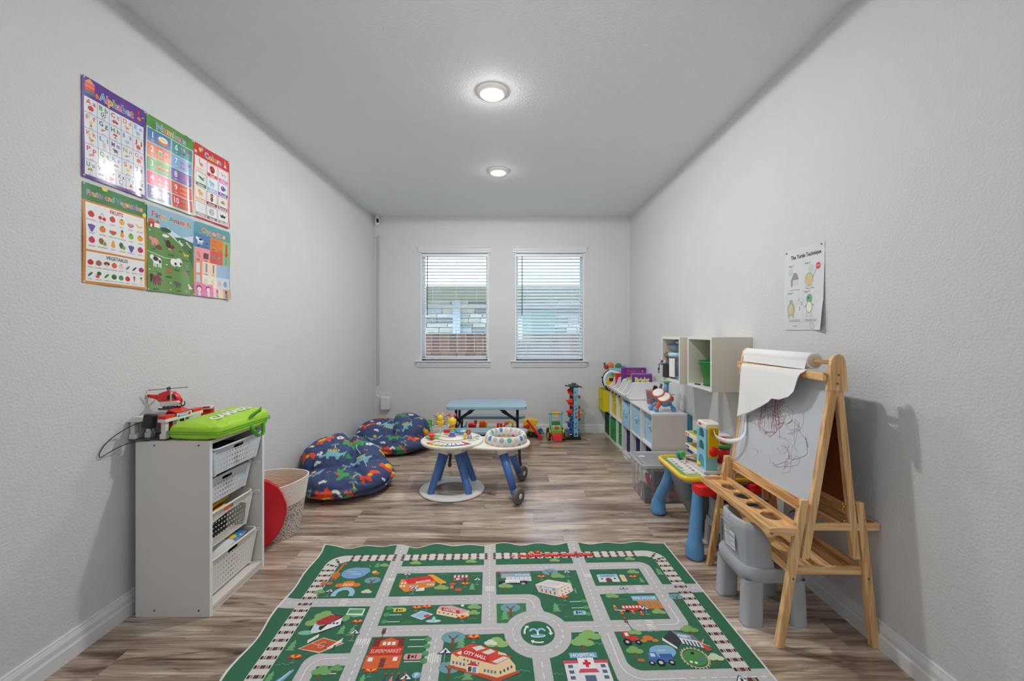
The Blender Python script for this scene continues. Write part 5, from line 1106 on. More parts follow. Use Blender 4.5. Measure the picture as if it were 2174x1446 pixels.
# ---------------------------------------------------------------- green zip bag
M_green=mat('lime_nylon',(158,205,50),rough=.42,bump=.25,bscale=24,var=.03)
M_green2=mat('green_webbing',(88,170,52),rough=.6,bump=.3,bscale=400)
gb=thing('carry_bag','flat lime green zip bag with handles on top of white cabinet','bag',(-1.437,2.075,TZ+.001),math.radians(-4)); gb.scale=(1,1,1.25)
def bagfn(u,v):
    # closed pillow: superellipse section sweep
    a=2*PI*u; 
    x=abs(cos(a))**.28*(1 if cos(a)>0 else -1); y=abs(sin(a))**.28*(1 if sin(a)>0 else -1)
    ph=(v-.5)*PI; r=abs(cos(ph))**.13; z=math.copysign(abs(math.sin(ph))**.55,ph)
    zz=.025+.025*z; top=max(0,z)
    X=x*r*.128; Y=y*r*.192
    zz+=top*(.022*(1-(X/.13)**2)*(1-(Y/.2)**2))+top*.004*sin(30*X+22*Y)*r*0.6+.0018*noise.noise(Vector((X*40,Y*40,z*2)))*3
    return (X,Y,max(0,zz)+(0.014*max(0,Y+.02)/.2*top))
MB().grid(bagfn,96,40,cu=True).build('bag_body',M_green,gb)
for zz in(.022,.030): MB().tube([(x,y,zz) for x,y in rrect(-.129,.1295,-.193,.1935,.03,5)],.0018,n=5,closed=True).build('piping',M_green2,gb)
def strap(pts,w,name,m,par,th=.0012,side=(0,1,0)):
    P=cr_spline(pts,7); b=MB(); v=[];f=[]
    S=Vector(side)
    for p in P: v+= [tuple(p-S*w/2),tuple(p+S*w/2)]
    for i in range(len(P)-1): f.append((2*i,2*i+1,2*i+3,2*i+2))
    b._add(v,f,None,True); o=b.build(name,m,par); md=o.modifiers.new('t','SOLIDIFY'); md.thickness=th; md.offset=0; return o
strap([(.118,.02,.045),(.135,.02,.058),(.142,.045,.066),(.138,.075,.074),(.125,.10,.07),(.116,.115,.055)],.022,'handle',M_green2,gb,side=(.3,.35,.9))
strap([(.125,.02,.020),(.142,.028,-.006),(.146,.06,-.032),(.144,.095,-.028),(.130,.115,.015)],.020,'handle',M_green2,gb,side=(.9,.3,.25))
aa=Art(); 
aa.text('CAMADD',0,0,17,(232,240,220),1,.05,width=84); aa.ring(0,18,8,11,(205,228,150),1,.3,2.9,10); aa.ell(0,17,5,5,(212,232,165),1)
def gtop(x,y,L):
    X=.035+ y*-.0026; Y=.015+x*.0031
    z=.048+.022*(1-(X/.13)**2)*(1-(Y/.2)**2)+.014*max(0,Y+.02)/.2
    return (X,Y,z+.0028+L*.0001)
aa.build('printed_lettering',printmat('bag_print',rough=.4),gtop,gb,sub=lambda *q:5.0)

# ---------------------------------------------------------------- rope basket and red folded play tunnel
M_rope=mat('cotton_rope_white',(222,214,204),rough=.9,bump=.5,bscale=160)
def ropemat():
    m=mat('rope_mixed_grey',(176,168,162),rough=.95,bump=.7,bscale=190)
    n=m.node_tree.nodes;l=m.node_tree.links; t=n['Texture Coordinate']
    mp=n.new('ShaderNodeMapping'); mp.inputs['Scale'].default_value=(1,1,1.0); l.new(t.outputs['Object'],mp.inputs['Vector'])
    z=n.new('ShaderNodeTexNoise'); z.inputs['Scale'].default_value=170; z.inputs['Detail'].default_value=2; l.new(mp.outputs[0],z.inputs['Vector'])
    r=n.new('ShaderNodeValToRGB'); r.color_ramp.elements[0].position=.40; r.color_ramp.elements[0].color=(*C(112,98,92),1); r.color_ramp.elements[1].position=.56; r.color_ramp.elements[1].color=(*C(222,212,204),1)
    l.new(z.outputs['Fac'],r.inputs[0]); l.new(r.outputs[0],n['Principled BSDF'].inputs['Base Color']); return m
M_rope2=ropemat()
rb_=thing('rope_basket','woven cotton rope basket, white top and grey mottled base','basket',(-1.54,2.65,0),0)
def rxy(a,z):
    h=z/.345; r=.165+.03*h**.7
    x=cos(a);y=sin(a)
    tip=max(0,cos(a-.22))**6*.035*h
    sq=1-.10*max(0,cos(a+2.4))**2*h
    return ((r*1.0*sq+tip)*x,(r*.92*sq+tip)*y)
def rzh(a,z):
    return z*(1+.055*max(0,cos(a-.25))**3-.03*max(0,cos(a+1.6))+.03*max(0,cos(a-1.6)))
b=MB(); b2=MB(); pitch=.0098; zt=.345; nlev=int(zt/pitch)
for k in range(nlev):
    z=pitch*(k+.5); tgt=b if z>.21 else b2
    ring=[]
    for i in range(56):
        a=2*PI*i/56; x,y=rxy(a,z); ring.append((x,y,rzh(a,z)))
    tgt.tube(ring,.0056,n=6,closed=True)
b2.lathe([(.001,.002),(.158,.002),(.16,.008),(.001,.008)],n=40)
b2.build('mottled_base',M_rope2,rb_); b.build('white_band',M_rope,rb_)
t=thing('orange_cloth','orange and yellow cloth inside the rope basket','cloth',(-1.545,2.65,.012))
MB().grid(lambda u,v:(.145*(1-2*abs(v-.5))**.0*(v*2-1)*.8,.13*(u*2-1)*.9,.285+.035*sin(4*u+2*v)+.03*cos(5*v)-(.10*((u*2-1)**2+(v*2-1)**2)*.5)),24,24).lathe([(.12,0),(.13,.19),(.001,.235)],n=20).build('folded_cloth',mat('ochre_cloth',(205,135,40),rough=.8,bump=.4,bscale=30),t)
M_redfab=mat('red_nylon',(196,22,38),rough=.45,bump=.35,bscale=16,var=.05)
pt=thing('play_tunnel','folded round red nylon play tunnel standing between cabinet and rope basket','play tunnel',(-1.525,2.365,0),0)
def disc(u,v):
    a=2*PI*u; r=.217*(v)**.9
    x=r*sin(a); z=.219+r*cos(a)
    puck=.002*sin(a*9)*v**4+.0015*sin(a*23)*v**6
    return (x+puck,0+.012*(1-v)+.004*sin(5*a)*v,z+puck*.6)
Mt=R(math.radians(32),'Z')@R(math.radians(-4),'X')
b=MB(); b.grid(lambda u,v:disc(u,v),72,14,cu=True); bmesh.ops.transform(b.bm,matrix=Mt,verts=b.bm.verts); b.build('front_cloth',M_redfab,pt)
b=MB(); b.grid(lambda u,v:(lambda q:(q[0]*.99,q[1]+.05,q[2]))(disc(u,v)),72,10,cu=True); bmesh.ops.transform(b.bm,matrix=Mt,verts=b.bm.verts); b.build('back_cloth',M_redfab,pt)
b=MB(); b.grid(lambda u,v:(lambda q:(q[0]*(1+.025*sin(PI*v*3)**2),q[1]-.002+.054*v,.219+(q[2]-.219)*(1+.02*sin(PI*v*3)**2)))(disc(u,1)),72,10,cu=True); bmesh.ops.transform(b.bm,matrix=Mt,verts=b.bm.verts)
for v_ in b.bm.verts: v_.co.z=max(.001,v_.co.z)
b.build('wire_edge',M_redfab,pt)

# ---------------------------------------------------------------- bean bags with dinosaur print
def poly_in(px,py,P):
    P=np.array(P); ins=np.zeros(px.shape,bool); n=len(P); j=n-1
    for i in range(n):
        xi,yi=P[i];xj,yj=P[j]
        c=((yi>py)!=(yj>py))&(px<(xj-xi)*(py-yi)/((yj-yi) or 1e-9)+xi); ins^=c; j=i
    return ins
TEAL=(120,175,185);ORR=(228,78,40);YLW=(232,186,50);GRE=(62,150,88);WHI=(222,220,215);NAV=(58,74,114)
def ell(cx,cy,rx,ry,n=10): return [(cx+rx*cos(2*PI*i/n),cy+ry*sin(2*PI*i/n)) for i in range(n)]
def zz(x0,x1,y0,h,n): 
    p=[]
    for i in range(n): p+= [(x0+(x1-x0)*i/n,y0),(x0+(x1-x0)*(i+.5)/n,y0+h)]
    return p+[(x1,y0)]
DINO={
 'long':[([(-5,-1.2),(-4.5,-.2),(-2.6,0),(-1.5,1.6),(1.2,1.6),(2.4,.6),(4.2,1.5),(4.8,3.2),(4.2,1),(2.6,-.8),(2,-2.2),(1.2,-2.2),(1,-1),(-1,-1),(-1.2,-2.2),(-2,-2.2),(-2.2,-.9),(-4.2,-1.4)],TEAL),(zz(-2,2.4,1.5,1.0,5),YLW)],
 'trex':[([(-3.5,-2.5),(-2.6,-2.5),(-2,-.8),(-.5,-2.6),(.5,-2.6),(.2,-.5),(1.6,1.2),(3.4,1.2),(3.6,2.6),(1.4,3.1),(.2,2.4),(-1.4,.2),(-4,1.8)],ORR),(ell(.2,.6,.9,.7),YLW)],
 'steg':[([(-4,-1),(-3,.6),(-1,1.8),(1,1.8),(3,.4),(4.6,.8),(4.8,-.2),(3,-1),(2.4,-2.4),(1.4,-2.4),(1.2,-1.2),(-1.2,-1.2),(-1.6,-2.4),(-2.6,-2.4),(-2.6,-1.2)],GRE),(zz(-2.6,2.6,1.2,1.5,4),ORR)],
 'tri':[([(-4.5,-.6),(-2.6,1.8),(1.6,1.8),(3,.6),(4.4,1.2),(3.8,-1.2),(2,-1.2),(1.6,-2.4),(.6,-2.4),(.4,-1.2),(-1.4,-1.2),(-1.8,-2.4),(-2.8,-2.4),(-3,-1.2)],ORR),(ell(-1,1.2,1.8,1.2),YLW),(ell(2.6,1.5,1.1,1.3),TEAL)],
 'bront':[([(-3,-2),(-2.6,0),(-3.2,2.4),(-2.2,3.2),(-1.4,2.2),(-1.6,.6),(.4,1),(2.2,0),(4.4,-1.8),(2.2,-1.2),(1.6,-2.4),(.8,-2.4),(.4,-1.2),(-1,-1.2),(-1.4,-2.4),(-2.2,-2.4)],GRE),(zz(-1.2,2.4,.6,.8,4),ORR)],
 'ptero':[([(-4,1.6),(-1,.2),(0,-.6),(1,.2),(4,1.6),(2,-1),(.6,-.8),(0,-2),(-.6,-.8),(-2,-1)],TEAL),(ell(0,1.2,.9,.8),YLW)],
 'cloud':[(ell(-1.1,0,1.1,.8),WHI),(ell(.2,.5,1.1,.9),WHI),(ell(1.2,0,1,.7),WHI)],
 'flower':[(ell(1.1*cos(k*1.257),1.1*sin(k*1.257),.8,.8,8),WHI) for k in range(5)]+[(ell(0,0,.5,.5),NAV)],
 'palm':[([(-.3,-2.6),(.3,-2.6),(.2,1),(-.2,1)],YLW),(zz(-2,2,.6,1.6,5),TEAL),(ell(0,-2.8,1.3,.6),GRE)],
 'rocks':[(ell(0,0,.6,.5),ORR),(ell(1.3,.4,.35,.4),YLW)],
 'leaf':[([(-.6,-1.6),(.6,-1.4),(1,.4),(0,1.6),(-.7,.2)],GRE),(ell(-1.6,0,.25,1.3),TEAL)],
}
def paintpattern(UV,seed,base,wu,wv,scale=1.0):
    """UV metres -> colours"""
    rg=random.Random(seed); n=len(UV); col=np.tile(np.array(C(*base)),(n,1)); x=UV[:,0];y=UV[:,1]
    big=['long','trex','ptero','tri','long','bront','steg']; small=['cloud','flower','palm','rocks','leaf','cloud','flower','rocks']
    step=.125*scale; j=0; k=0
    yy=-step
    while yy<wv+step:
        xx=-step+(j%2)*step*.5
        while xx<wu+step:
            def put(kind,cx,cy,s,a):
                m=(abs(x-cx)<s*6)&(abs(y-cy)<s*6)
                if not m.any(): return
                idx=np.nonzero(m)[0]; dx=x[idx]-cx;dy=y[idx]-cy; lx=(dx*cos(a)+dy*sin(a))/s; ly=(-dx*sin(a)+dy*cos(a))/s
                for P,c in DINO[kind]:
                    ins=poly_in(lx,ly,P); col[idx[ins]]=C(*c)
            put(big[(k*3+j)%7],xx+rg.uniform(-.012,.012),yy+rg.uniform(-.012,.012),.0120*scale*rg.uniform(.9,1.1),rg.uniform(-.9,.9)+(PI if rg.random()<.3 else 0))
            put(small[(k*3+j)%8],xx+step*.52,yy+step*.08+rg.uniform(-.01,.01),.0092*scale,rg.uniform(-.6,.6))
            put(small[(k*5+j+2)%8],xx+step*.02,yy+step*.5+rg.uniform(-.01,.01),.0085*scale,rg.uniform(-.6,.6))
            xx+=step; k+=1
        yy+=step*.93; j+=1
    return col
def mesh_painted(name,P,nu,nv,cols,m,parent,closeu=True):
    U=nu
    f=[]
    for j in range(nv):
        for i in range(nu):
            a=j*U+i; b_=j*U+(i+1)%U; f.append((a,b_,b_+U,a+U))
    me=bpy.data.meshes.new(name); me.from_pydata([tuple(p) for p in P],[],f)
    ca=me.color_attributes.new('Col','FLOAT_COLOR','POINT')
    buf=np.ones((len(P),4)); buf[:,:3]=cols; ca.data.foreach_set('color',buf.ravel().tolist())
    for p in me.polygons: p.use_smooth=True
    me.materials.append(m); o=bpy.data.objects.new(name,me); COL.objects.link(o); o.parent=parent; return o
M_bean=printmat('dinosaur_fabric',rough=.75,bump=.12,bscale=45)
def beanbag(name,label,loc,hfun,seed,nu=400,nv=190):
    t=thing(name,label,'bean bag',loc,0)
    P=np.zeros(((nv+1)*nu,3)); UV=np.zeros(((nv+1)*nu,2))
    for j in range(nv+1):
        ph=j/nv*PI
        for i in range(nu):
            a=2*PI*i/nu; x,y,z=hfun(a,ph); P[j*nu+i]=(x,y,z)
            UV[j*nu+i]=(.95+x*1.1+.1*z,.9+y*.9+.95*z)
    mesh_painted('printed_shell',P,nu,nv,paintpattern(UV,seed,NAV,2.1,2.1,1.85),M_bean,t); return t
def fbm(x,y,z,s,seed=0): return noise.noise(Vector((x*s+seed,y*s,z*s)))
def ridge(d,w): return math.exp(-(d/w)**2)
def lobes(O,LB,zc,creases,seed,xmin):
    def fn(a,ph):
        d=(sin(ph)*cos(a),sin(ph)*sin(a),cos(ph)); R0=[]
        for (cx,cy,cz),(rx,ry,rz) in LB:
            ox,oy,oz=(O[0]-cx)/rx,(O[1]-cy)/ry,(O[2]-cz)/rz; dx,dy,dz=d[0]/rx,d[1]/ry,d[2]/rz
            A=dx*dx+dy*dy+dz*dz; B=ox*dx+oy*dy+oz*dz; Cc=ox*ox+oy*oy+oz*oz-1; D=B*B-A*Cc
            if D>0:
                q=(-B+math.sqrt(D))/A
                if q>0: R0.append(q)
        m=max(R0); r=m*(sum((q/m)**60 for q in R0))**(1/60)
        x,y,z=O[0]+d[0]*r,O[1]+d[1]*r,O[2]+d[2]*r
        if d[2]<.95: k=1-.075*ridge(z-zc-.02*sin(2*a+seed),.014)*(1 if d[1]<.3 else .3)
        else: k=1
        n=.011*fbm(x,y,z,8,seed)+.007*fbm(x,y,z,19,seed+4)+.003*fbm(x,y,z,45,seed+9)
        for (px,py,ang,w,dep) in creases:
            l=(x-px)*cos(ang)+(y-py)*sin(ang)+.012*sin(14*(y+z)); n-=dep*ridge(l,w)*(1 if z>.14 else 0)
        n+=.0035*sin(70*x+14*z)*ridge(z-.17,.045)*ridge(x+.07,.07)*(1 if y<-.1 else 0)
        x=O[0]+(x-O[0])*k+n*d[0]; y=O[1]+(y-O[1])*k+n*d[1]; z=z+n*d[2]
        return (max(x,xmin),y,max(.001,z))
    return fn
bag1=lobes((0,0,.1),[((-.10,.09,.20),(.285,.30,.215)),((.12,.06,.17),(.17,.24,.17)),((.22,-.07,.12),(.165,.25,.125)),((0,0,.085),(.385,.40,.09)),((-.02,-.16,.12),(.3,.22,.11))],.088,[(.07,0,.5,.035,.055),(-.12,0,-.4,.02,.02),(-.1,.1,1.3,.02,.016)],1,-.375)
b1=beanbag('bean_bag','navy dinosaur print bean bag nearest the rope basket, slumped in the middle',(-1.36,3.43,0),bag1,3)
bag2=lobes((0,0,.1),[((-.17,.04,.15),(.26,.30,.165)),((.09,.08,.165),(.27,.28,.20)),((0,0,.08),(.43,.40,.085)),((.05,-.2,.1),(.3,.18,.1))],.07,[(-.03,0,.3,.03,.035),(.2,0,-.3,.02,.02)],6,-.455)
beanbag('bean_bag','navy dinosaur print bean bag in the far left corner by the back wall',(-1.275,4.58,0),bag2,8,nu=340,nv=160)
pts=[bag1(math.radians(a_),p_) for a_,p_ in((110,.75),(75,.5),(20,.35),(-20,.6),(-32,.95),(-38,1.15))]
b=MB(); b.tube(cr_spline([(p[0],p[1],p[2]+.001) for p in pts],10),.0026,n=6); b.build('piping',mat('white_piping',(225,222,215),rough=.7),b1)
# ---------------------------------------------------------------- baby activity table with swivel seat (walker)
M_cream=mat('cream_plastic',(226,220,208),rough=.3,coat=.1)
M_cream2=mat('cream_white_plastic',(222,222,220),rough=.3)
M_wblue=mat('walker_blue',(72,112,178),rough=.4,bump=.05,bscale=400)
M_wblue2=mat('walker_blue_inner',(40,80,170),rough=.4)
M_tyre=mat('grey_wheel',(96,96,92),rough=.6)
wk=thing('activity_walker','white and blue baby activity table with swivel seat on a floor ring','activity table',(-.48,3.38,0))
b=MB(); b.lathe([(.155,.003),(.259,.003),(.262,.008),(.258,.015),(.215,.019),(.165,.017),(.155,.012),(.155,.003)],n=72,cap=False); b.build('floor_ring',M_cream2,wk)
def tleg(a0,a1,r0,r1,name,mats,par,cut=True):
    M,L=align(a1,a0)   # from bottom to top
    b=MB(); b.lathe([(r1,0),(r1*1.0,.004),(r0,L)],M,16); return b.build(name,mats,par)
legs=[((-.065,-.04,.315),(-.152,-.13,.018)),((.055,-.045,.315),(.148,-.13,.018)),((.07,.04,.315),(.160,.17,.018)),((-.06,.05,.315),(-.148,.17,.018))]
for k,(a0,a1) in enumerate(legs):
    tleg(a0,a1,.036,.026,'leg',M_wblue,wk)
    a=Vector(a0); d=(Vector(a1)-a).normalized(); b=MB(); b.cyl(tuple(a-d*.075),tuple(a+d*.012),.044,.0385,n=18); b.build('leg_collar',M_cream,wk)
MB().lathe([(.03,.30),(.075,.33),(.10,.38),(.001,.38)],n=30).build('hub',M_cream,wk)
M=T(0,0,0)
MB().lathe([(.10,.378),(.20,.380),(.245,.388),(.253,.397),(.252,.408),(.244,.414),(.225,.412),(.001,.412)],n=72).build('tray_top',M_cream,wk)
MB().lathe([(.001,.4125),(.13,.4125),(.135,.418),(.128,.424),(.001,.424)],T(-.0,.06,0),n=48).build('raised_disc',M_cream,wk)
# arm to the seat
arm=[( .06,-.13),(.22,-.165),(.30,-.185),(.40,-.195),(.50,-.178),(.585,-.12),(.62,-.02),(.60,.09),(.53,.165),(.44,.19),(.34,.18),(.22,.15),(.06,.13)]
P=[(p.x,p.y) for p in cr_spline([(x,y,0) for x,y in arm],5,closed=True)]
b=MB(); b.plate(P,[circ(.434,0,.128,36)],.372,.392); b.build('seat_arm',M_cream,wk)
MB().tube([(x,y,.382) for x,y in P],.0115,n=8,closed=True).build('seat_arm_rim',M_cream,wk)
sg=printmat('seat_fabric',rough=.8)
def seatpt(u,v):
    a=2*PI*u; w=2*PI*v
    R0=.142; rr=.026
    zz=.416+.034*sin(w); x=(R0+rr*cos(w))
    x+=.004*sin(a*3); return (.434+x*cos(a)*1.02,x*sin(a)*1.06,zz+.012*max(0,sin(a))+.010*max(0,sin(w)))
NU,NV=260,44
Pp=np.array([seatpt(i/NU,j/NV) for j in range(NV) for i in range(NU)])
cols=np.tile(np.array(C(214,208,200)),(NU*NV,1))
uu=np.array([i/NU for j in range(NV) for i in range(NU)])*.95; vv=np.array([j/NV for j in range(NV) for i in range(NU)])*.20
rg=random.Random(4)
for r_ in range(4):
    for q in range(18):
        cx=(q+.5*(r_%2))*.95/18; cy=(r_+.5)*.20/4
        cx2=abs(((uu-cx+.475)%.95)-.475)
        ins=(cx2/.0225)**2+((vv-cy)/.0240)**2<1; ins2=(cx2/.0185)**2+((vv-cy)/.0205)**2<1
        c=rg.choice([(180,176,172),(196,192,188),(182,178,176),(188,184,180)]) if rg.random()>.34 else rg.choice([(225,190,60),(215,75,65),(70,140,170),(95,165,150),(150,160,170)])
        cols[ins]=C(228,226,222); cols[ins2]=C(*c)
f=[]
for j in range(NV):
    for i in range(NU):
        f.append((j*NU+i,j*NU+(i+1)%NU,((j+1)%NV)*NU+(i+1)%NU,((j+1)%NV)*NU+i))
me=bpy.data.meshes.new('seat_cushion'); me.from_pydata([tuple(p) for p in Pp],[],f); ca=me.color_attributes.new('Col','FLOAT_COLOR','POINT'); buf=np.ones((NU*NV,4)); buf[:,:3]=cols; ca.data.foreach_set('color',buf.ravel().tolist())
for p in me.polygons: p.use_smooth=True
me.materials.append(sg); o=bpy.data.objects.new('seat_cushion',me); COL.objects.link(o); o.parent=wk
b=MB(); b.grid(lambda u,v:(.434+(.128-.05*v+.006*sin(18*PI*u)*v)*cos(2*PI*u),(.128-.05*v)*sin(2*PI*u),.402-.11*v),48,8,cu=True); b.build('seat_sling',mat('sling_fabric',(190,186,180),rough=.85,bump=.3,bscale=40),wk)
MB().cyl((.434-.12,.0,.405),(.434+.12,-.0,.405),.006,n=8).build('sling_band',sg if False else mat('sling_band',(205,200,192),rough=.8),wk) if False else None
for (a0,a1,wx,wy) in(((.40,-.10,.375),(.50,-.235,.072),.532,-.285),((.44,.11,.375),(.545,.195,.068),.575,.22)):
    b=MB(); a=Vector(a0);c=Vector(a1); d=(c-a).normalized(); b.cyl(tuple(a),tuple(a+d*.06),.046,.038,n=18); b.build('leg_collar',M_cream,wk)
    b=MB(); b.cyl(tuple(a+d*.04),tuple(c),.036,.027,n=18).sph(tuple(c),.030,n=16); b.cyl(tuple(c),(wx-.012,wy,.063),.026,.020,n=12); b.build('leg',M_wblue,wk)
    w=bpy.data.objects.new('wheel',None); 
    M=T(wx,wy,.0615)@R(math.radians(-36),'Z')@R(PI/2,'Y')
    o=MB().lathe([(.030,-.019),(.052,-.019),(.060,-.014),(.0615,-.006),(.0615,.006),(.060,.014),(.052,.019),(.030,.019)],M,n=40).build('wheel',M_tyre,wk)
    MB().lathe([(.001,.0215),(.017,.0215),(.020,.0185)],M,n=20).build('wheel_cap',M_cream,o)
# toys on the tray (parts of the table)
zt=.412
MB().lathe([(.001,zt+.001),(.065,zt+.001),(.07,zt+.008),(.055,zt+.016),(.001,zt+.017)],T(-.155,.03,0),n=28,sx=1,sy=.7).build('green_hill',mat('hill_green',(110,185,100),rough=.3),wk)
mu=MB().lathe([(.012,zt),(.0105,zt+.022),(.012,zt+.026)],T(-.16,-.035,0),n=14).build('mushroom_stem',M_redp,wk)
MB().lathe([(.012,zt+.024),(.026,zt+.030),(.027,zt+.040),(.018,zt+.056),(.001,zt+.062)],T(-.16,-.035,0),n=18).build('mushroom_cap',M_redp,wk)
b=MB(); [b.sph((-.16+.022*cos(q),-.035+.022*sin(q),zt+.048),.0045,8) for q in(-2.2,-1.4,-.6,.5,2)]; b.build('mushroom_spots',M_cream2,wk)
# giraffe-like spring toy centre
gx,gy=-.005,.03
ct=[(160,90,180),(80,120,200),(120,190,215),(120,190,110),(240,190,60),(230,110,40)]
pr=[.030,.022,.020,.019,.020,.022]
z=zt+.010
b=None
sp_=MB().lathe([(.036,zt),(.036,zt+.010),(.001,zt+.012)],T(gx,gy,0),n=24).build('spring_base',mat('spring_purple',ct[0],rough=.3),wk)
for k in range(6):
    MB().lathe([(.014,z),(pr[k],z+.004),(pr[k],z+.012),(.014,z+.016)],T(gx,gy,0),n=20).build('spring_ring',mat('spring_%d'%k,ct[k],rough=.3),sp_); z+=.015
hd=MB().sph((gx,gy,z+.035),.036,20,sc=(1,.9,.95)).build('toy_head',M_yelp,wk)
for s in(-1,1): MB().cyl((gx+s*.014,gy,z+.06),(gx+s*.024,gy,z+.085),.003,n=6).sph((gx+s*.024,gy,z+.088),.012,12).build('toy_horn',mat('horn_pink',(220,50,75),rough=.3),hd)
# lion / bee toy back left
lx,ly=-.125,.16
MB().cyl((lx,ly,zt),(lx,ly,zt+.09),.006,n=8).build('stalk',M_cream,wk)
b=MB(); b.sph((lx,ly,zt+.135),.027,18).sph((lx,ly+.004,zt+.100),.034,18,sc=(1,.8,.9)).sph((lx,ly,zt+.075),.018,12)
lh=b.build('yellow_bug',M_yelp,wk)
for s in(-1,1): MB().cyl((lx+s*.012,ly,zt+.155),(lx+s*.022,ly,zt+.168),.003,n=6).sph((lx+s*.022,ly,zt+.17),.009,10).build('bug_antenna',M_yelp,lh)
b=MB()
for s in(-1,1):
    for k in range(6):
        z0=zt+.075+.013*k; b.tube(cr_spline([(lx+s*.026,ly+.012,z0),(lx+s*.045,ly+.014,z0+.006),(lx+s*(.065-.002*abs(k-3)),ly+.012,z0+(k-2.5)*.004+.004)],4),.0028,n=5)
b.build('striped_wing',mat('stripe_black',(35,36,38),rough=.6),wk)
b=MB()
for s in(-1,1): b.grid(lambda u,v:(lx+s*(.024+.045*v),ly+.013,zt+.068+.085*u+(.5-u)*.02*v),6,4)
b.build('white_wing',mat('wing_white',(214,212,208),rough=.7),wk)
b=MB(); b.tube(cr_spline([(-.20,.19,zt),(-.205,.195,zt+.05),(-.21,.2,zt+.11)],4),.004,n=6)
for k in range(5): b.sph((-.208+.02*(k%2)-.01,.195,zt+.06+.012*k),.016,8,sc=(1.2,.3,.6))
b.build('green_leaf',M_green2,wk)
b=MB(); b.tube(cr_spline([(-.035,.185,zt),(-.03,.185,zt+.06),(-.012,.18,zt+.125)],4),.005,n=6)
for k in range(7): b.sph((-.033+.003*k+(.014 if k%2 else -.014),.184,zt+.02+.015*k),.013,8,sc=(1.1,.3,.8))
b.build('green_stalk_plant',mat('plant_green',(60,140,70),rough=.5),wk)
MB().lathe([(.001,zt),(.024,zt+.002),(.026,zt+.010),(.001,zt+.014)],T(-.07,.10,0),n=16).build('purple_flower',mat('flower_purple',(150,50,130),rough=.4),wk)
MB().cbox((-.068,.155,zt+.022),(.05,.03,.035),bev=.004).build('red_chair_toy',mat('toy_crimson',(190,40,50),rough=.4),wk)
MB().lathe([(.030,zt),(.031,zt+.03),(.001,zt+.032)],T(.015,.165,0),n=20).build('blue_drum',M_blup,wk)
b=MB(); b.lathe([(.052,zt+.022),(.060,zt+.024),(.060,zt+.034),(.052,zt+.036),(.052,zt+.022)],T(.075,.15,0),n=28,cap=False); b.build('blue_ring_rail',mat('ring_teal',(90,160,190),rough=.3),wk)
MB().lathe([(.001,zt+.0),(.05,zt+.001),(.05,zt+.026),(.001,zt+.028)],T(.075,.15,0),n=28).build('cream_turntable',M_cream,wk)
b=MB(); M=T(.125,.045,zt+.045)@R(PI/2,'X'); b.lathe([(.016,-.010),(.024,-.009),(.024,.009),(.016,.010),(.016,-.010)],M,n=24,cap=False); b.build('orange_loop',M_orap,wk)
MB().lathe([(.001,-.004),(.016,-.004),(.016,.004),(.001,.004)],M,n=18).build('mirror_disc',mat('mirror_blue',(120,170,195),rough=.1,metal=.3),wk)
MB().sph((.14,.01,zt+.014),.020,14).build('silver_ball',mat('silver_lilac',(170,160,185),rough=.2,metal=.3),wk)
MB().cyl((.105,-.02,zt),(.105,-.02,zt+.02),.006,n=8).sph((.105,-.02,zt+.034),.016,14,sc=(1,1,1.25)).build('yellow_bulb',mat('bulb_yellow',(225,190,60),rough=.3),wk)
aa=Art()
# piano panel: arc segment at front of the tray, and decals
def sec(r0,r1,a0,a1,c,L,n=8):
    p=[(r1*cos(a0+(a1-a0)*i/n),r1*sin(a0+(a1-a0)*i/n)) for i in range(n+1)]+[(r0*cos(a1-(a1-a0)*i/n),r0*sin(a1-(a1-a0)*i/n)) for i in range(n+1)]
    aa.poly(p,c,L)
A0,A1=math.radians(213),math.radians(318)
sec(.118,.230,A0,A1,(190,45,50),1,20); sec(.123,.224,A0+.06,A1-.06,(70,60,70),2,20)
kc=[(230,150,50),(235,200,60),(150,190,70),(90,180,120),(80,160,190),(70,110,190),(110,80,160),(160,60,120)]
for k in range(8):
    a0=A0+.13+(A1-A0-.26)*k/8; a1=A0+.13+(A1-A0-.26)*(k+.88)/8; sec(.130,.192,a0,a1,(230,232,236),3,3); sec(.194,.222,a0,a1,kc[k],3,3)
sec(.165,.180,math.radians(262),math.radians(268),(40,40,46),4,3); sec(.165,.180,math.radians(284),math.radians(290),(40,40,46),4,3)
sec(.17,.20,A0+.02,A0+.1,(230,200,190),3,3)
for (cx,cy,rx,ry,an,c) in ((.19,.055,.035,.010,.3,(120,150,95)),(.17,.005,.04,.010,.2,(140,170,110)),(.205,-.01,.015,.012,0,(90,130,180)),(.165,-.045,.035,.009,-.5,(110,175,110)),(.20,.09,.03,.009,.8,(90,110,80)),(.145,-.065,.015,.010,.4,(120,190,130))): aa.ell(cx,cy,rx,ry,c,2,12,an)
aa.build('printed_panel',printmat('walker_print',rough=.25),lambda x,y,L:(x,y,.4122+L*.0002),wk)
aa=Art()
aa.poly([(-.105,-.01),(-.05,.04),(.0,.05),(-.02,-.02)],(130,170,165),2); aa.poly([(-.09,-.008),(-.048,.032),(-.01,.04),(-.026,-.013)],(196,212,208),3); aa.ell(.06,.055,.045,.022,(120,145,190),2); aa.ell(0,.035,.03,.02,(100,120,180),2)
aa.text('3 2 1',.02,-.012,.018,(120,125,140),3,.0); aa.ring(.02,-.012,.030,.033,(120,125,140),3,0,PI); aa.line([(.05,.03),(.085,.0),(.06,-.03)],.004,(130,190,190),3)
aa.build('printed_disc',printmat('walker_print2',rough=.25),lambda x,y,L:(x,y+.03,.4242+L*.0002),wk)

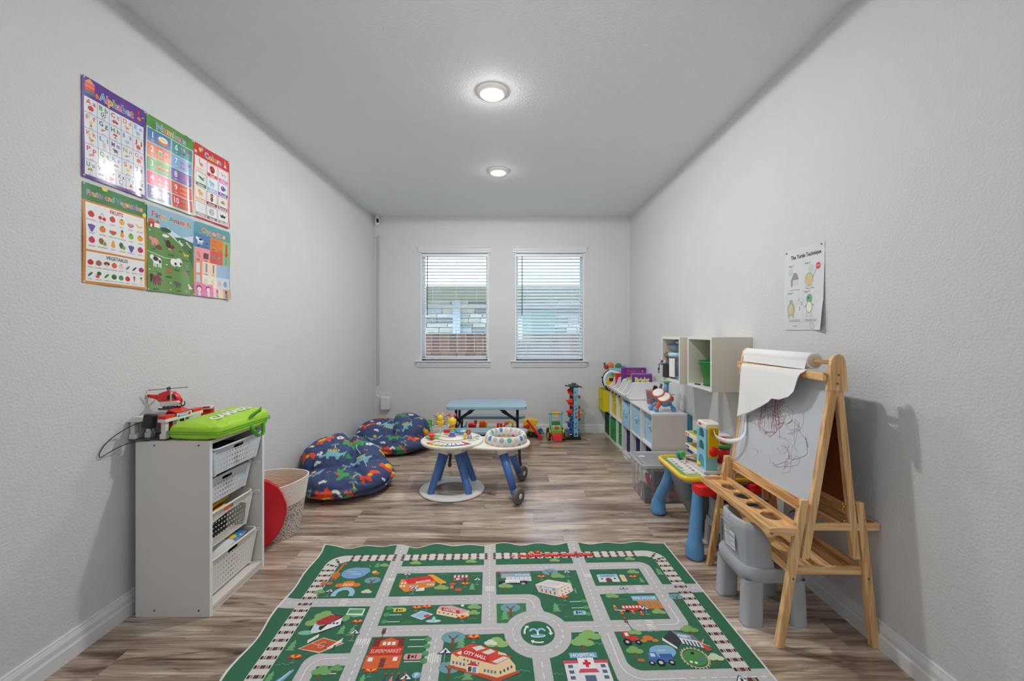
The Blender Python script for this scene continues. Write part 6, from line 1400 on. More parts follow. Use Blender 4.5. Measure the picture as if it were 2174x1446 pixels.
# ---------------------------------------------------------------- blue folding picnic table
M_ptop=mat('picnic_blue_top',(140,168,184),rough=.42,bump=.08,bscale=500)
M_pblk=mat('black_steel_tube',(22,22,25),rough=.4)
pt_=thing('picnic_table','childrens light blue folding picnic table with two benches and black legs','picnic table',(-.253,4.40,0))
def slab(x0,x1,y0,y1,z0,z1,r,name):
    b=MB(); b.prism(rrect(x0,x1,y0,y1,r,6),z0,z1,bev=.006); return b.build(name,M_ptop,pt_)
slab(-.405,.405,-.245,.245,.500,.530,.045,'table_top')
slab(-.41,.41,-.405,-.235,.292,.320,.07,'bench'); slab(-.41,.41,.305,.485,.292,.320,.07,'bench')
for s,nm in((-1,'l'),(1,'r')):
    x=s*.315
    for y in(-.13,.15):
        MB().cyl((x,y,.50),(x,y,.27),.0125,n=12).build('upright_tube',M_pblk,pt_)
    MB().tube(cr_spline([(x+s*.02,-.44,.005),(x+s*.012,-.40,.16),(x,-.36,.262),(x,-.25,.277),(x,.0,.277),(x,.30,.277),(x,.40,.262),(x+s*.012,.44,.16),(x+s*.02,.48,.005)],5),.0125,n=10).build('leg_frame',M_pblk,pt_)
    for y in(-.435,.475): MB().cyl((x+s*.02,y,0),(x+s*.02,y,.03),.017,n=12).build('foot_cap',M_pblk,pt_)
    br=MB(); 
    M,L=align((x,-.11,.36),(s*.10,-.06,.497)); br.box(-.005,.005,-.014,.014,0,L*.62,M).box(-.008,.008,-.018,.018,L*.55,L*.72,M).box(-.005,.005,-.012,.012,L*.62,L,M); o=br.build('folding_brace',M_pblk,pt_)
    MB().sph((0,0,0),.006,8,M=M@T(0,-.016,L*.55)).build('rivet',mat('steel_rivet',(200,200,200),rough=.2,metal=.8),o)
MB().tube(cr_spline([(-.03,-.05,.498),(-.03,-.05,.480),(-.015,-.05,.472),(.0,-.05,.480),(.012,-.05,.474)],5),.0028,n=6).build('hook',M_pblk,pt_)
# ---------------------------------------------------------------- toys under and around the picnic table
M_teal=mat('teal_plastic',(110,185,195),rough=.35)
t=thing('toy_train_engine','red plastic toy engine on the floor under the picnic table','toy vehicle',(-.475,5.10,0))
MB().cbox((0,0,.055),(.11,.08,.07),bev=.008).build('chassis',M_redp,t); MB().cbox((-.005,0,.125),(.095,.07,.07),bev=.01).build('cab',M_redp,t); MB().cyl((.035,0,.15),(.035,0,.195),.014,.02,n=14).build('chimney',mat('toy_dark_red',(170,30,35)),t)
for x in(-.035,.035): MB().rcyl((x,-.048,.022),(x,-.034,.022),.022,.003,n=18).rcyl((x,.034,.022),(x,.048,.022),.022,.003,n=18).build('wheel',M_blk,t)
MB().cbox((0,-.0405,.06),(.08,.002,.008)).build('trim_line',mat('toy_dark_red',(170,30,35)),t)
t=thing('toy_wagon','orange and yellow toy wagon beside the red engine under the picnic table','toy vehicle',(-.36,5.08,0))
MB().prism([(-.04,.075),(.035,.075),(.045,.19),(-.028,.19)],-.04,.04,Matrix(((1,0,0,0),(0,0,1,0),(0,1,0,0),(0,0,0,1))),bev=.006).build('hopper',M_orap,t); MB().prism([(.035,.05),(.055,.05),(.065,.185),(.047,.185)],-.045,.045,Matrix(((1,0,0,0),(0,0,1,0),(0,1,0,0),(0,0,0,1))),bev=.004).build('yellow_side',M_yelp,t)
MB().cbox((0,0,.055),(.09,.06,.02)).build('frame',M_wp,t)
for x in(-.025,.03): MB().rcyl((x,-.045,.022),(x,-.032,.022),.022,.003,n=16).rcyl((x,.032,.022),(x,.045,.022),.022,.003,n=16).build('wheel',M_blk,t)
t=thing('teal_toy_chair','teal toy chair on yellow legs at left under the picnic table','toy furniture',(-.595,5.08,0))
MB().prism([(-.04,.10),(.045,.10),(.06,.19),(.045,.195),(.025,.125),(-.035,.12)],-.035,.035,Matrix(((1,0,0,0),(0,0,1,0),(0,1,0,0),(0,0,0,1))),bev=.004).build('shell_seat',M_teal,t)
for x in(-.03,.035): 
    for y in(-.025,.025): MB().cyl((x,y,0),(x*.9,y,.10),.011,.009,n=10).build('leg',M_yelp,t)
t=thing('number_block','small red block with a yellow number 1 behind the front bench','toy block',(-.148,5.16,0))
MB().cbox((0,0,.11),(.07,.05,.07),bev=.006).build('block',M_redp,t); MB().cbox((0,0,.038),(.10,.06,.076),bev=.006).build('lower_block',M_dk,t)
aa=Art(); aa.text('1',0,0,.05,(235,195,60),1,.03); aa.build('number_print',printmat('num_print',rough=.3),lambda x,y,L:(x,-.0256-L*.0003,.11+y),t)
t=thing('toy_track','row of dark red toy track pieces on the floor under the picnic table','toy track',(-.21,5.20,0))
for k in range(3): MB().cbox((-.06+.09*k-.03,0,.03),(.085,.05,.06),bev=.004).build('track_piece',mat('toy_dark_red',(170,30,35)),t)
t=thing('toy_excavator','orange and yellow toy digger arm standing under the right of the table','toy vehicle',(-.03,5.14,0))
MB().cbox((.03,0,.05),(.09,.06,.06),bev=.008).build('body',M_blk,t)
MB().tube([(.04,0,.08),(.05,0,.15),(.015,0,.175),(-.02,0,.165)],[.016,.014,.011,.009],n=8).build('boom',M_yelp,t)
MB().prism([(-.015,.17),(-.05,.165),(-.075,.105),(-.066,.10),(-.04,.128),(.0,.145)],-.025,.025,Matrix(((1,0,0,0),(0,0,1,0),(0,1,0,0),(0,0,0,1))),bev=.002).build('scoop',M_orap,t)
t=thing('toy_bulldozer','yellow toy bulldozer with long red slide arm right of the picnic table','toy vehicle',(.235,5.08,0))
MB().cbox((0,.01,.10),(.13,.10,.07),R(.1,'Y'),bev=.01).build('body',M_yelp,t)
MB().prism([(-.09,.13),(.02,.12),(.06,.14),(.09,.20),(.0,.225),(-.08,.20)],-.03,.06,Matrix(((1,0,0,0),(0,0,1,0),(0,1,0,0),(0,0,0,1))),bev=.01).build('yellow_bucket',M_yelp,t)
MB().cbox((-.06,-.03,.12),(.09,.05,.045),R(-.5,'Y'),bev=.01).build('red_housing',M_redp,t)
for x in(-.07,.0,.06): MB().rcyl((x,-.06,.032),(x,-.03,.032),.032,.005,n=18).build('wheel',M_blk,t)
MB().cbox((0,.01,.045),(.17,.10,.04),bev=.01).build('track_base',M_blk,t)
M,L=align((-.05,-.09,.22),(.125,-.17,.012)); MB().box(-.012,.012,-.014,.014,0,L,M,bev=.004).build('slide_arm',M_redp,t)
t=thing('blue_toy_cup','blue plastic toy bucket lying on its side by the back wall','toy',(.345,5.19,.034))
b=MB(); M=T(0,0,0)@R(math.radians(62),'Y')@R(.5,'X'); b.lathe([(.026,-.035),(.036,.03),(.038,.034),(.033,.034),(.024,-.03),(.001,-.03)],M,n=22); b.build('bucket_body',M_blup,t); MB().tube(cr_spline([(.03,-.03,.02),(.05,-.04,.0),(.055,-.02,-.02)],5),.003,n=6).build('handle',mat('dk_green',(50,90,70)),t)

# dump tractor
tt=thing('toy_tractor','green toy tractor with face, yellow wheels and red front scoop by back wall','toy vehicle',(.527,4.96,0),math.radians(3))
M_tgn=mat('tractor_green',(105,180,60),rough=.3); M_tdg=mat('tractor_dark_green',(40,105,60),rough=.4)
MB().prism([(-.07,.055),(.02,.055),(.02,.17),(-.03,.175),(-.068,.12)],-.065,.065,Matrix(((0,0,1,0),(1,0,0,0),(0,1,0,0),(0,0,0,1))),bev=.012).build('hood',M_tgn,tt)
MB().cbox((0,.05,.13),(.12,.10,.13),bev=.01).build('seat_box',M_tdg,tt)
for s in(-1,1):
    MB().tube(cr_spline([(s*.062,-.01,.165),(s*.064,.0,.24),(s*.062,.01,.30)],4),.013,n=10).build('cab_post',M_teal,tt)
    MB().sph((s*.066,.01,.31),.021,14).build('post_cap',M_teal,tt)
hb=MB(); hb.cyl((-.06,.01,.31),(.06,.01,.31),.013,n=14)
for k in range(9): hb.cyl((-.045+k*.011,.01,.31),(-.040+k*.011,.01,.31),.0165,n=14)
hb.build('ribbed_handle',mat('handle_yellow',(228,175,60),rough=.35),tt)
MB().cbox((0,-.006,.262),(.075,.012,.022),bev=.004).build('bead_bar',mat('bead_bar',(200,180,120)),tt)
MB().cbox((0,-.048,.150),(.105,.01,.042),R(-.45,'X'),bev=.004).build('face_plate',mat('face_grey',(150,152,158),rough=.3),tt)
MB().sph((0,-.062,.150),.022,14,sc=(1,.6,1)).build('red_nose',M_orap,tt)
for s in(-1,1):
    o=MB().sph((s*.030,-.056,.158),.013,12,sc=(1,.5,1)).build('eye_white',M_wp,tt); MB().sph((s*.026,-.062,.157),.005,8).build('eye_pupil',M_blk,o)
    for y,r in((-.05,.052),(.06,.062)):
        w=MB().rcyl((s*.072,y,r),(s*.100,y,r),r,.008,n=26).build('tyre',M_blk,tt)
        if y<0: MB().lathe([(.001,.006),(r*.55,.006),(r*.8,.002),(r*.8,-.002)],T(s*.100,y,r)@R(s*PI/2,'Y'),n=20).build('yellow_hub',M_yelp,w)
    MB().prism([(-.10,.035),(-.06,.13),(-.045,.13),(-.075,.03)],s*.078-.008,s*.078+.008,Matrix(((0,0,1,0),(1,0,0,0),(0,1,0,0),(0,0,0,1))),bev=.004).build('lift_arm',M_yelp,tt)
MB().prism([(-.135,.012),(-.085,.02),(-.075,.075),(-.09,.085),(-.12,.07)],-.058,.058,Matrix(((0,0,1,0),(1,0,0,0),(0,1,0,0),(0,0,0,1))),bev=.005).build('red_scoop',M_redp,tt)
MB().cbox((0,-.082,.075),(.14,.018,.026),bev=.006).build('scoop_top',M_redp,tt)

# spiral car tower
tw=thing('spiral_car_tower','tall light blue toy car tower with red spiral ramp by back wall','toy tower',(.745,5.02,0))
M_tb=mat('tower_blue',(110,180,205),rough=.35); M_tdb=mat('tower_teal',(35,95,115),rough=.4); M_rr=mat('ramp_red',(222,50,32),rough=.3); M_nb=mat('ramp_blue',(45,90,160),rough=.35)
MB().box(-.10,.075,-.09,.09,0,.035,bev=.004).build('black_base',M_blk,tw)
MB().cbox((-.05,0,.085),(.09,.10,.03),R(.06,'Y'),bev=.004).build('blue_ramp_foot',M_nb,tw)
holes=[]
for z in(.05,): holes.append(rrect(-.013,.013,z,z+.025,.002,1))
for z in(.13,.175,.30,.345,.39,.46,.50,.55): holes.append([(-.013,z),(.008,z),(-.013,z+.02)]); holes.append([(.013,z+.006),(.013,z+.026),(-.008,z+.026)])
MP=Matrix(((1,0,0,.018),(0,0,1,-.078),(0,1,0,0),(0,0,0,1)))
MB().plate([(-.026,.02),(.026,.02),(.026,.26),(.032,.27),(.032,.31),(.026,.32),(.026,.615),(-.026,.615),(-.026,.32),(-.03,.31),(-.03,.27),(-.026,.26)],holes,-.006,.006,MP).build('lattice_column',M_tb,tw)
MB().cyl((.018,-.085,.275),(.018,-.092,.275),.014,n=18).build('red_button',M_rr,tw)
MB().box(-.038,-.012,.04,.055,.04,.62).build('rear_column',M_tdb,tw)
MB().box(-.012,.04,.05,.06,.04,.62).build('rear_panel',mat('rear_blue',(70,125,150),rough=.4),tw)
def helix(z0,z1,turn0,turns,r,w,m,name):
    b=MB(); n=int(28*turns); v=[];f=[]
    for i in range(n+1):
        a=turn0+2*PI*turns*i/n; z=z0+(z1-z0)*i/n
        for rr_,dz in((r-w,0),(r,0),(r+.004,.022),(r+.007,.022),(r+.003,-.004),(r-w,-.004)): v.append((.005+rr_*cos(a),-.005+rr_*sin(a),z+dz))
    for i in range(n):
        for k in range(6): f.append((i*6+k,i*6+(k+1)%6,(i+1)*6+(k+1)%6,(i+1)*6+k))
    b._add(v,f); return b.build(name,m,tw,recalc=True)
helix(.60,.285,.6,2.45,.072,.045,M_rr,'red_spiral_ramp'); helix(.27,.10,3.3,1.35,.072,.045,M_nb,'blue_spiral_ramp')
for z,s in((.46,-1),(.335,-1)): MB().prism([(-.02,z+.02),(-.095,z+.004),(-.098,z-.008),(-.02,z-.03)],-.085,-.03,Matrix(((1,0,0,0),(0,0,1,0),(0,1,0,0),(0,0,0,1))),bev=.003).build('red_chute',M_rr,tw)
MB().prism([(-.02,.215),(-.1,.205),(-.1,.198),(-.045,.195),(-.02,.16)],-.075,-.03,Matrix(((1,0,0,0),(0,0,1,0),(0,1,0,0),(0,0,0,1))),bev=.002).build('blue_chute',M_nb,tw)
MB().cbox((.0,-.01,.633),(.11,.14,.018),bev=.003).cbox((-.075,-.04,.632),(.06,.045,.014),R(.15,'Y')).cbox((.07,-.03,.622),(.05,.10,.012),R(.25,'Y')).cbox((.0,-.02,.652),(.05,.05,.022),bev=.003).build('black_roof',M_dk,tw)
MB().prism([(.04,.265),(.06,.26),(.07,.30),(.058,.345),(.04,.34)],-.085,-.055,Matrix(((1,0,0,0),(0,0,1,0),(0,1,0,0),(0,0,0,1))),bev=.003).build('red_lever',M_rr,tw)
b=MB(); [b.box(-.003,.003,-.002,.002,0,.022,T(.078,-.075,.318)@R(k*PI/3,'Y')) for k in range(6)]; b.cyl((.06,-.075,.318),(.078,-.075,.318),.004,n=6); b.build('yellow_star_knob',M_yelp,tw)
b=MB(); [b.sph((-.035+.012*(k%3),-.04,.05+.03*(k%5)+.17*(k//5)),.012,8,sc=(1.2,.8,.8)) for k in range(10)]; b.build('white_gear_bits',M_wp,tw)
# ---------------------------------------------------------------- cube shelves along the right wall
M_cube=mat('cube_shelf_white',(212,212,212),rough=.45,var=.01)
M_cubeside=mat('cube_shelf_side',(198,190,184),rough=.5,var=.01)
SXF,SXB,SH=1.173,1.47,.594
def shelf(name,label,y0,ys,y1):
    t=thing(name,label,'cube shelf',(SXF,y0,0)); d=SXB-SXF; L=y1-y0; th=.015
    MB().box(0,d,0,L,SH-th,SH,bev=.001).build('top_board',M_cube,t)
    MB().box(0,d,0,th,0,SH-th,bev=.001).build('side_board',M_cubeside,t); MB().box(0,d,L-th,L,0,SH-th).build('side_board',M_cube,t)
    MB().box(0,d,th,L-th,0,.022).build('bottom_board',M_cube,t); 
    prev=th
    for y in ys: MB().box(.001,d,y-y0-th/2,y-y0+th/2,.022,SH-th).build('divider',M_cube,t)
    seg=[th]+[y-y0 for y in ys]+[L-th]
    for i in range(3):
        MB().box(.001,d,seg[i]+(th/2 if i else 0),seg[i+1]-(th/2 if i<2 else 0),.293,.307).build('middle_board',M_cube,t)
    MB().box(d-.004,d,th,L-th,.02,SH-th).build('back_board',M_cube,t)
    return t
shelf('cube_shelf','white six-cube shelf nearer the camera holding light blue and navy bins',3.48,(3.80,4.12),4.427)
shelf('cube_shelf','white six-cube shelf in the far right corner holding yellow and green bins',4.428,(4.676,4.99),5.27)
def fabmat(n,c): return mat(n,c,rough=.85,bump=.35,bscale=28,var=.06)
M_lb=fabmat('fabric_light_blue',(150,188,210)); M_nv=fabmat('fabric_navy',(38,44,92)); M_ye=fabmat('fabric_yellow',(205,190,40)); M_gr=fabmat('fabric_green',(35,140,62)); M_gr2=fabmat('fabric_dark_green',(20,80,45))
def fbin(label,x,y,z,m,dy=.265,h=.235,sag=.03,rz=0,handle=True,seed=0,col='',grp=None):
    t=thing('fabric_bin',label,'storage bin',(x,y,z),rz,grp); d=.25 if True else 0
    rg=random.Random(seed); b=MB()
    def wall(fn): b.grid(fn,14,12)
    sg=lambda u,v:sag*sin(PI*u)*v**1.5+.006*fbm(u*2,v*2,seed,3,seed)
    drop=lambda u:-.018*sin(PI*u)-.01*noise.noise(Vector((u*4,seed,0)))
    b.grid(lambda u,v:(0+ sg(u,v)*.9,-dy/2+dy*u,(h+drop(u))*v),16,12,flip=True)
    b.grid(lambda u,v:(d*u,-dy/2+.4*sg(u,v)*.3,(h+drop(u)*.5)*v),12,12)
    b.grid(lambda u,v:(d*u,dy/2-.4*sg(u,v)*.3,(h+drop(u)*.5)*v),12,12,flip=True)
    b.grid(lambda u,v:(d,-dy/2+dy*u,h*v),6,6)
    b._add([(0,-dy/2,.002),(d,-dy/2,.002),(d,dy/2,.002),(0,dy/2,.002)],[(0,1,2,3)])
    b.build('fabric_shell',m,t)
    if handle: strap([(-.001,-.045,h*.62),(-.014,-.03,h*.58),(-.018,0,h*.55),(-.014,.03,h*.58),(-.001,.045,h*.62)],.022,'handle',m,t,side=(.1,0,1))
    return t
fbin('light blue fabric bin in upper cube nearest the camera, pushed back',1.215,3.64,.308,M_lb,dy=.28,h=.262,seed=1)
fbin('light blue fabric bin in upper middle cube of the nearer shelf',1.190,3.96,.308,M_lb,dy=.285,h=.262,seed=2,sag=.02)
fbin('crumpled light blue fabric bin in upper far cube of the nearer shelf, sagging open',1.168,4.27,.308,M_lb,dy=.27,h=.245,seed=3,sag=.05)
fbin('navy fabric bin in lower cube nearest the camera',1.221,3.64,.023,M_nv,dy=.28,seed=4)
fbin('navy fabric bin in lower middle cube of the nearer shelf',1.226,3.96,.023,M_nv,dy=.285,seed=5)
fbin('navy fabric bin in lower far cube of the nearer shelf',1.218,4.27,.023,M_nv,dy=.27,seed=6)
fbin('yellow fabric bin in upper near cube of the corner shelf',1.215,4.555,.308,M_ye,dy=.22,h=.25,seed=7,sag=.01)
fbin('yellow fabric bin in upper middle cube of the corner shelf',1.205,4.833,.308,M_ye,dy=.28,h=.255,seed=8,sag=.015)
yb=fbin('yellow fabric bin pulled far out of the shelf corner, toys sticking out',1.10,5.13,.318,M_ye,dy=.255,h=.262,seed=9,sag=.015)
fbin('bright green fabric bin in lower near cube of the corner shelf',1.20,4.555,.023,M_gr,dy=.22,h=.25,seed=10,sag=.01)
fbin('green fabric bin in lower middle cube of the corner shelf, leaning open',1.178,4.833,.023,M_gr,dy=.27,h=.24,seed=11,sag=.05)
fbin('dark green fabric bin in lower far cube of the corner shelf',1.178,5.13,.023,M_gr2,dy=.25,h=.25,seed=12,sag=.01)
t=thing('toy_sword','yellow and orange toy sword handle sticking out of the pulled-out yellow bin','toy',(1.15,5.06,.34)); MB().rcyl((.05,0,.0),(.02,0,.22),.016,.004).build('orange_grip',M_orap,t); MB().cbox((.005,0,.275),(.055,.045,.05),R(-.3,'Y'),bev=.01).build('yellow_pommel',M_yelp,t); MB().tube(cr_spline([(.03,-.02,.18),(-.04,-.04,.25),(-.085,-.05,.262)],5),.004,n=6).build('green_string',M_green2,t)
t=thing('brown_toy','dark brown toy lying in the pulled-out yellow bin','toy',(1.24,5.12,.34)); MB().sph((0,0,.21),.06,14,sc=(1.3,1.2,.6)).cyl((0,0,0),(0,0,.2),.04).build('toy_body',mat('toy_brown',(90,45,30),rough=.7),t)
# black strap buckles between top and organizer
# ---------------------------------------------------------------- book organizer on the shelves
M_org=mat('organizer_white',(226,228,230),rough=.28)
OY0,OY1=4.155,5.205; OL=OY1-OY0
og=thing('book_organizer','long white plastic book organizer with scooped dividers on the cube shelves','organizer',(1.13,OY0,SH))
px_=[(0.045,0),(.0,.035),(.0,.055),(.03,.065),(.055,.10),(.075,.155),(.09,.172),(.36,.172),(.36,0)]
MX=Matrix(((1,0,0,0),(0,0,1,0),(0,1,0,0),(0,0,0,1)))
nd=7
for k in range(nd):
    y=(OL-.006)*k/(nd-1)
    MB().prism(px_,y,y+.006,MX,bev=.0015).build('end_panel' if k in(0,nd-1) else 'divider',M_org,og)
    if k<nd: MB().tube(cr_spline([(.0,y+.003,.055),(.03,y+.003,.067),(.055,y+.003,.102),(.075,y+.003,.155),(.09,y+.003,.171),(.13,y+.003,.172),(.36,y+.003,.172)],4),.006,n=6).build('rolled_edge',M_org,og)
MB().box(.045,.36,0,OL,0,.006).build('floor_plate',M_org,og)
b=MB(); b.prism([(.045,0),(.0,.035),(.0,.055),(.006,.056),(.006,.038),(.047,.006)],0,OL,MX); b.tube([(.0,0,.056),(.0,OL,.056)],.006,n=8); b.build('front_lip',M_org,og)
MB().box(.354,.36,0,OL,0,.172).build('rear_wall',M_org,og)
for k in range(5):
    MB().box(.0,.014,OL*(.22+.14*k),OL*(.22+.14*k)+.02,-.004,.012).build('black_clip',M_blk,og)
def book(name,label,y,x0,x1,z0,z1,m,art=None,tilt=-.06,th=.012):
    t=thing(name,label,'book',(0,y,SH+.008)); w=x1-x0
    M=R(tilt,'X'); o=MB().box(x0,x1,0,th,z0-SH-.008,z1-SH-.008,M,bev=.001).build('cover',m,t)
    MB().box(x0+.004,x1-.002,.0012,th-.0012,z0-SH-.006,z1-SH-.0075,M).build('pages',mat('book_pages',(222,216,204),rough=.8),t)
    if art:
        a_=Art(); art(a_); q=printmat(name+'_print',rough=.3)
        def fn(x,y_,L):
            p=M@Vector((x0+w*x/100,-.0006-L*.0003,(z1-SH-.008)-(z1-z0)*(y_/100))); return tuple(p)
        a_.build('printed_cover',q,fn,t)
    return t
M_pur=mat('book_purple',(112,50,135),rough=.35)
def ab1(a):
    a.text('Tumble in',50,14,-9,(215,90,50),2,.02,width=60); a.text('the Truck',50,27,-9,(215,90,50),2,.02,width=60); a.poly([(10,8),(20,4),(26,8),(20,10)],(60,30,90),2); a.ell(86,16,2.6,4,(225,170,60),2); a.ell(45,40,12,10,(225,110,60),2); a.ell(10,74,8,10,(100,150,60),2); a.rect(60,30,98,46,(120,150,200),1)
def ab2(a):
    a.text('Bright',50,30,-24,(236,222,150),3,.05,width=72,outline=(90,60,90)); a.text('Brown',50,66,-20,(226,160,60),3,.05,width=66,outline=(90,60,90)); a.rect(2,3,98,5,(190,90,190),1); a.rect(0,88,100,100,(130,170,190),2)
book('picture_book','large purple picture book with orange lettering standing at the back of organizer',4.60,1.215,1.49,.63,.882,M_pur,ab1)
book('picture_book','smaller purple book reading Bright standing at the front of organizer',4.30,1.247,1.455,.63,.845,M_pur,ab2)
BK=[('green and white striped book in the far slot of organizer',5.0,1.20,1.40,.80,(110,150,120)),('pale blue book behind the striped book',5.08,1.19,1.42,.835,(150,190,210)),('red book standing in the middle slot of organizer',4.80,1.20,1.34,.80,(200,45,45)),('thin white book beside the red book',4.76,1.26,1.46,.80,(215,218,222)),('blue and orange book between the two purple books',4.50,1.30,1.49,.83,(110,150,205)),('light green book left behind the Bright book',4.36,1.21,1.40,.80,(170,190,120)),('white book right behind the Bright book',4.37,1.30,1.49,.815,(222,220,216)),('pale cyan book in front of the dividers',4.22,1.215,1.47,.765,(160,200,200)),('white comic book with orange corner leaning at the right',4.33,1.40,1.49,.825,(228,200,185))]
for k,(l,y,x0,x1,z1,c) in enumerate(BK): book('picture_book',l,y,x0,x1,.62,z1,mat('book_col_%d'%k,c,rough=.4),None,tilt=-.05-.01*k)
# caterpillar and steering toy at the far end
t=thing('caterpillar_toy','wooden caterpillar of red, orange, green and blue discs above the organizer','toy',(1.27,5.15,SH+.165))
for k,(dx,dz,c,r) in enumerate([(-.10,.085,(150,60,50),.030),(-.045,.10,(215,120,60),.042),(.05,.09,(60,130,85),.042),(.115,.055,(80,140,185),.044)]):
    MB().rcyl((dx,-.008,dz),(dx,.008,dz),r,.004,n=24).build('disc',mat('disc_%d'%k,c,rough=.5),t)
b=MB(); b.box(-.08,.12,.008,.016,-.0,.06); b.build('stand_board',mat('stand_grey',(150,160,165),rough=.5),t)
MB().box(-.13,-.11,-.006,.006,.09,.14,R(.0)).build('antenna',mat('ant_brown',(120,60,40)),t)
t=thing('steering_toy','white looped toy with black edge and yellow centre at the organizer end','toy',(1.19,5.0,SH+.06))
b=MB(); b.tube(cr_spline([(-.06,0,-.02),(-.075,0,.05),(-.055,0,.11),(.0,0,.145),(.07,0,.13),(.15,0,.10)],6),.018,n=10); b.build('white_loop',M_wp,t)
b=MB(); b.tube(cr_spline([(-.05,.004,-.05),(-.09,.004,.0),(-.094,.004,.06),(-.07,.004,.125),(-.02,.004,.16)],6),.007,n=8).cbox((-.10,.004,.075),(.02,.012,.02)); b.build('black_edge',M_blk,t)
MB().prism([(-.05,-.03),(.04,-.03),(.04,.06),(.0,.095),(-.04,.06)],-.006,.008,MX,bev=.003).build('yellow_centre',M_yelp,t); MB().box(-.02,.03,-.009,-.006,.03,.07).build('printed_figure',mat('fig_dark',(60,50,40)),t)
# tub of small toys
M_tub=mat('pink_clear_plastic',(222,150,170),rough=.15,trans=.85,alpha=.75)
t=thing('toy_tub','pink clear plastic tub full of small toys on the near cube shelf','tub',(1.335,3.965,SH))
b=MB(); b.lathe([(.042,.001),(.056,.125),(.059,.13),(.054,.13),(.040,.006),(.001,.006)],n=28,cap=False); b.build('tub_shell',M_tub,t)
t=thing('small_toy_pile','mixed tiny toys filling the pink tub','toy pile',(1.335,3.965,SH+.008)); b=MB(); rg=random.Random(9)
mm=[mat('toy_bead_%d'%i,c,rough=.3) for i,c in enumerate(cc)]+[M_wp,M_dk]
for k in range(90):
    a_=rg.uniform(0,6.28); z=rg.uniform(.008,.10); r=rg.uniform(0,.036+z*.07); b.mi=rg.randrange(len(mm)); b.cbox((r*cos(a_),r*sin(a_),z),(rg.uniform(.01,.02),rg.uniform(.01,.02),rg.uniform(.01,.02)),R(rg.random()*3,'X')@R(rg.random()*3,'Z'))
o=b.build('small_toys',mm,t); o['kind']='stuff'
t=thing('toy_flashlight','black and white toy tool leaning out of the pink tub','toy',(1.36,3.95,SH+.09)); MB().cbox((.0,0,.06),(.035,.03,.05),R(.3,'Y'),bev=.006).build('black_head',M_blk,t); MB().rcyl((.035,0,0),(.06,.0,.10),.012,.003).build('dark_shaft',M_dk,t); MB().rcyl((.06,-.01,.0),(.09,-.01,.10),.008,.002).build('white_shaft',M_wp,t)
# drum toy
M_db=mat('drum_blue',(96,145,190),rough=.35); M_dlb=mat('drum_light',(130,175,205),rough=.35)
dt=thing('drum_toy','blue and orange plastic drum toy on ball feet with tall knob on cube shelf','toy',(1.315,3.60,SH)); dt.scale=(1.1,1.1,1.08)
for (a0,a1) in(((-.02,-.01,.075),(-.068,-.025,.021)),((.03,.0,.085),(.068,-.02,.021)),((-.03,.04,.07),(-.085,.05,.021))):
    MB().cyl(a0,a1,.014,.012,n=12).sph(a1,.021,14).build('ball_foot',M_db,dt)
for (cx,cy,cz,s) in((-.03,.03,.135,.9),(.0,-.015,.105,1.0)):
    Md=T(cx,cy,cz)@R(math.radians(-28),'Y')@R(math.radians(28),'X')@Matrix.Diagonal((s,s,s,1))
    MB().lathe([(.046,-.05),(.052,.005),(.052,.010)],Md,n=24).build('drum_body',M_db,dt)
    o=MB().lathe([(.051,.006),(.0545,.010),(.053,.019),(.048,.020),(.046,.016)],Md,n=28,cap=False).build('orange_rim',M_orap,dt)
    MB().lathe([(.001,.0215),(.042,.0214),(.0468,.0195),(.0468,.018)],Md,n=28).build('drum_skin',M_wp,dt)
MB().cyl((.02,.02,.12),(.035,.03,.235),.022,.017,n=16).build('neck',M_db,dt); k_=MB().lathe([(.022,.225),(.042,.238),(.044,.244),(.001,.246)],T(.035,.03,0),n=24).build('green_dish',mat('dish_green',(150,205,150),rough=.35),dt); MB().sph((.035,.03,.247),.024,14,sc=(1,1,.7)).build('green_button',mat('btn_green',(130,160,50),rough=.3),k_)
MB().lathe([(.02,-.012),(.026,0),(.02,.012)],T(.06,.0,.10)@R(PI/2,'Y'),n=18).build('orange_side_knob',M_orap,dt); MB().rcyl((.03,.0,.13),(.085,-.01,.135),.003,.001,n=8).build('green_stick',M_green2,dt)
MB().cbox((-.055,-.03,.05),(.03,.02,.06),R(.5,'Y'),bev=.006).build('orange_claw',M_orap,dt)
t=thing('teal_board','dark teal board standing in the gap between near cube shelf and wall','board',(1.474,3.46,0)); MB().box(0,.022,0,.25,.0,.58,bev=.002).build('board',mat('teal_board',(50,115,140),rough=.5),t); MB().box(.003,.019,.01,.24,.58,.584).build('edge_band',M_tdb,t)

# ---------------------------------------------------------------- wall cubes
M_wc=mat('wall_cube_side',(206,200,188),rough=.5,var=.01); M_wci=mat('wall_cube_inner',(176,174,162),rough=.55,var=.01)
def wcube(label,x0,y0,y1,z0,z1):
    t=thing('wall_cube',label,'wall shelf',(x0,y0,z0)); d=XR-x0-.001; L=y1-y0; h=z1-z0; th=.018
    MB().box(0,d,0,th,0,h,bev=.001).build('side_board',M_wc,t); MB().box(0,d,L-th,L,0,h,bev=.001).build('side_board',M_wc,t)
    MB().box(0,d,th,L-th,h-th,h).build('top_board',M_wc,t); MB().box(0,d,th,L-th,0,th).build('bottom_board',M_wc,t); MB().box(d-.008,d,th,L-th,th,h-th).build('back_board',M_wci,t)
    for y in(0,L-th): MB().box(-.001,0,y,y+th,0,h).build('front_edge',M_cube,t)
    MB().box(-.001,0,th,L-th,0,th).box(-.001,0,th,L-th,h-th,h).build('front_edge',M_cube,t)
wcube('white wall cube nearer the camera holding a green bucket',1.247,2.596,2.952,.905,1.248)
wcube('white wall cube farther from the camera with containers and a small toy',1.247,3.089,3.46,.893,1.24)
CZ=.924
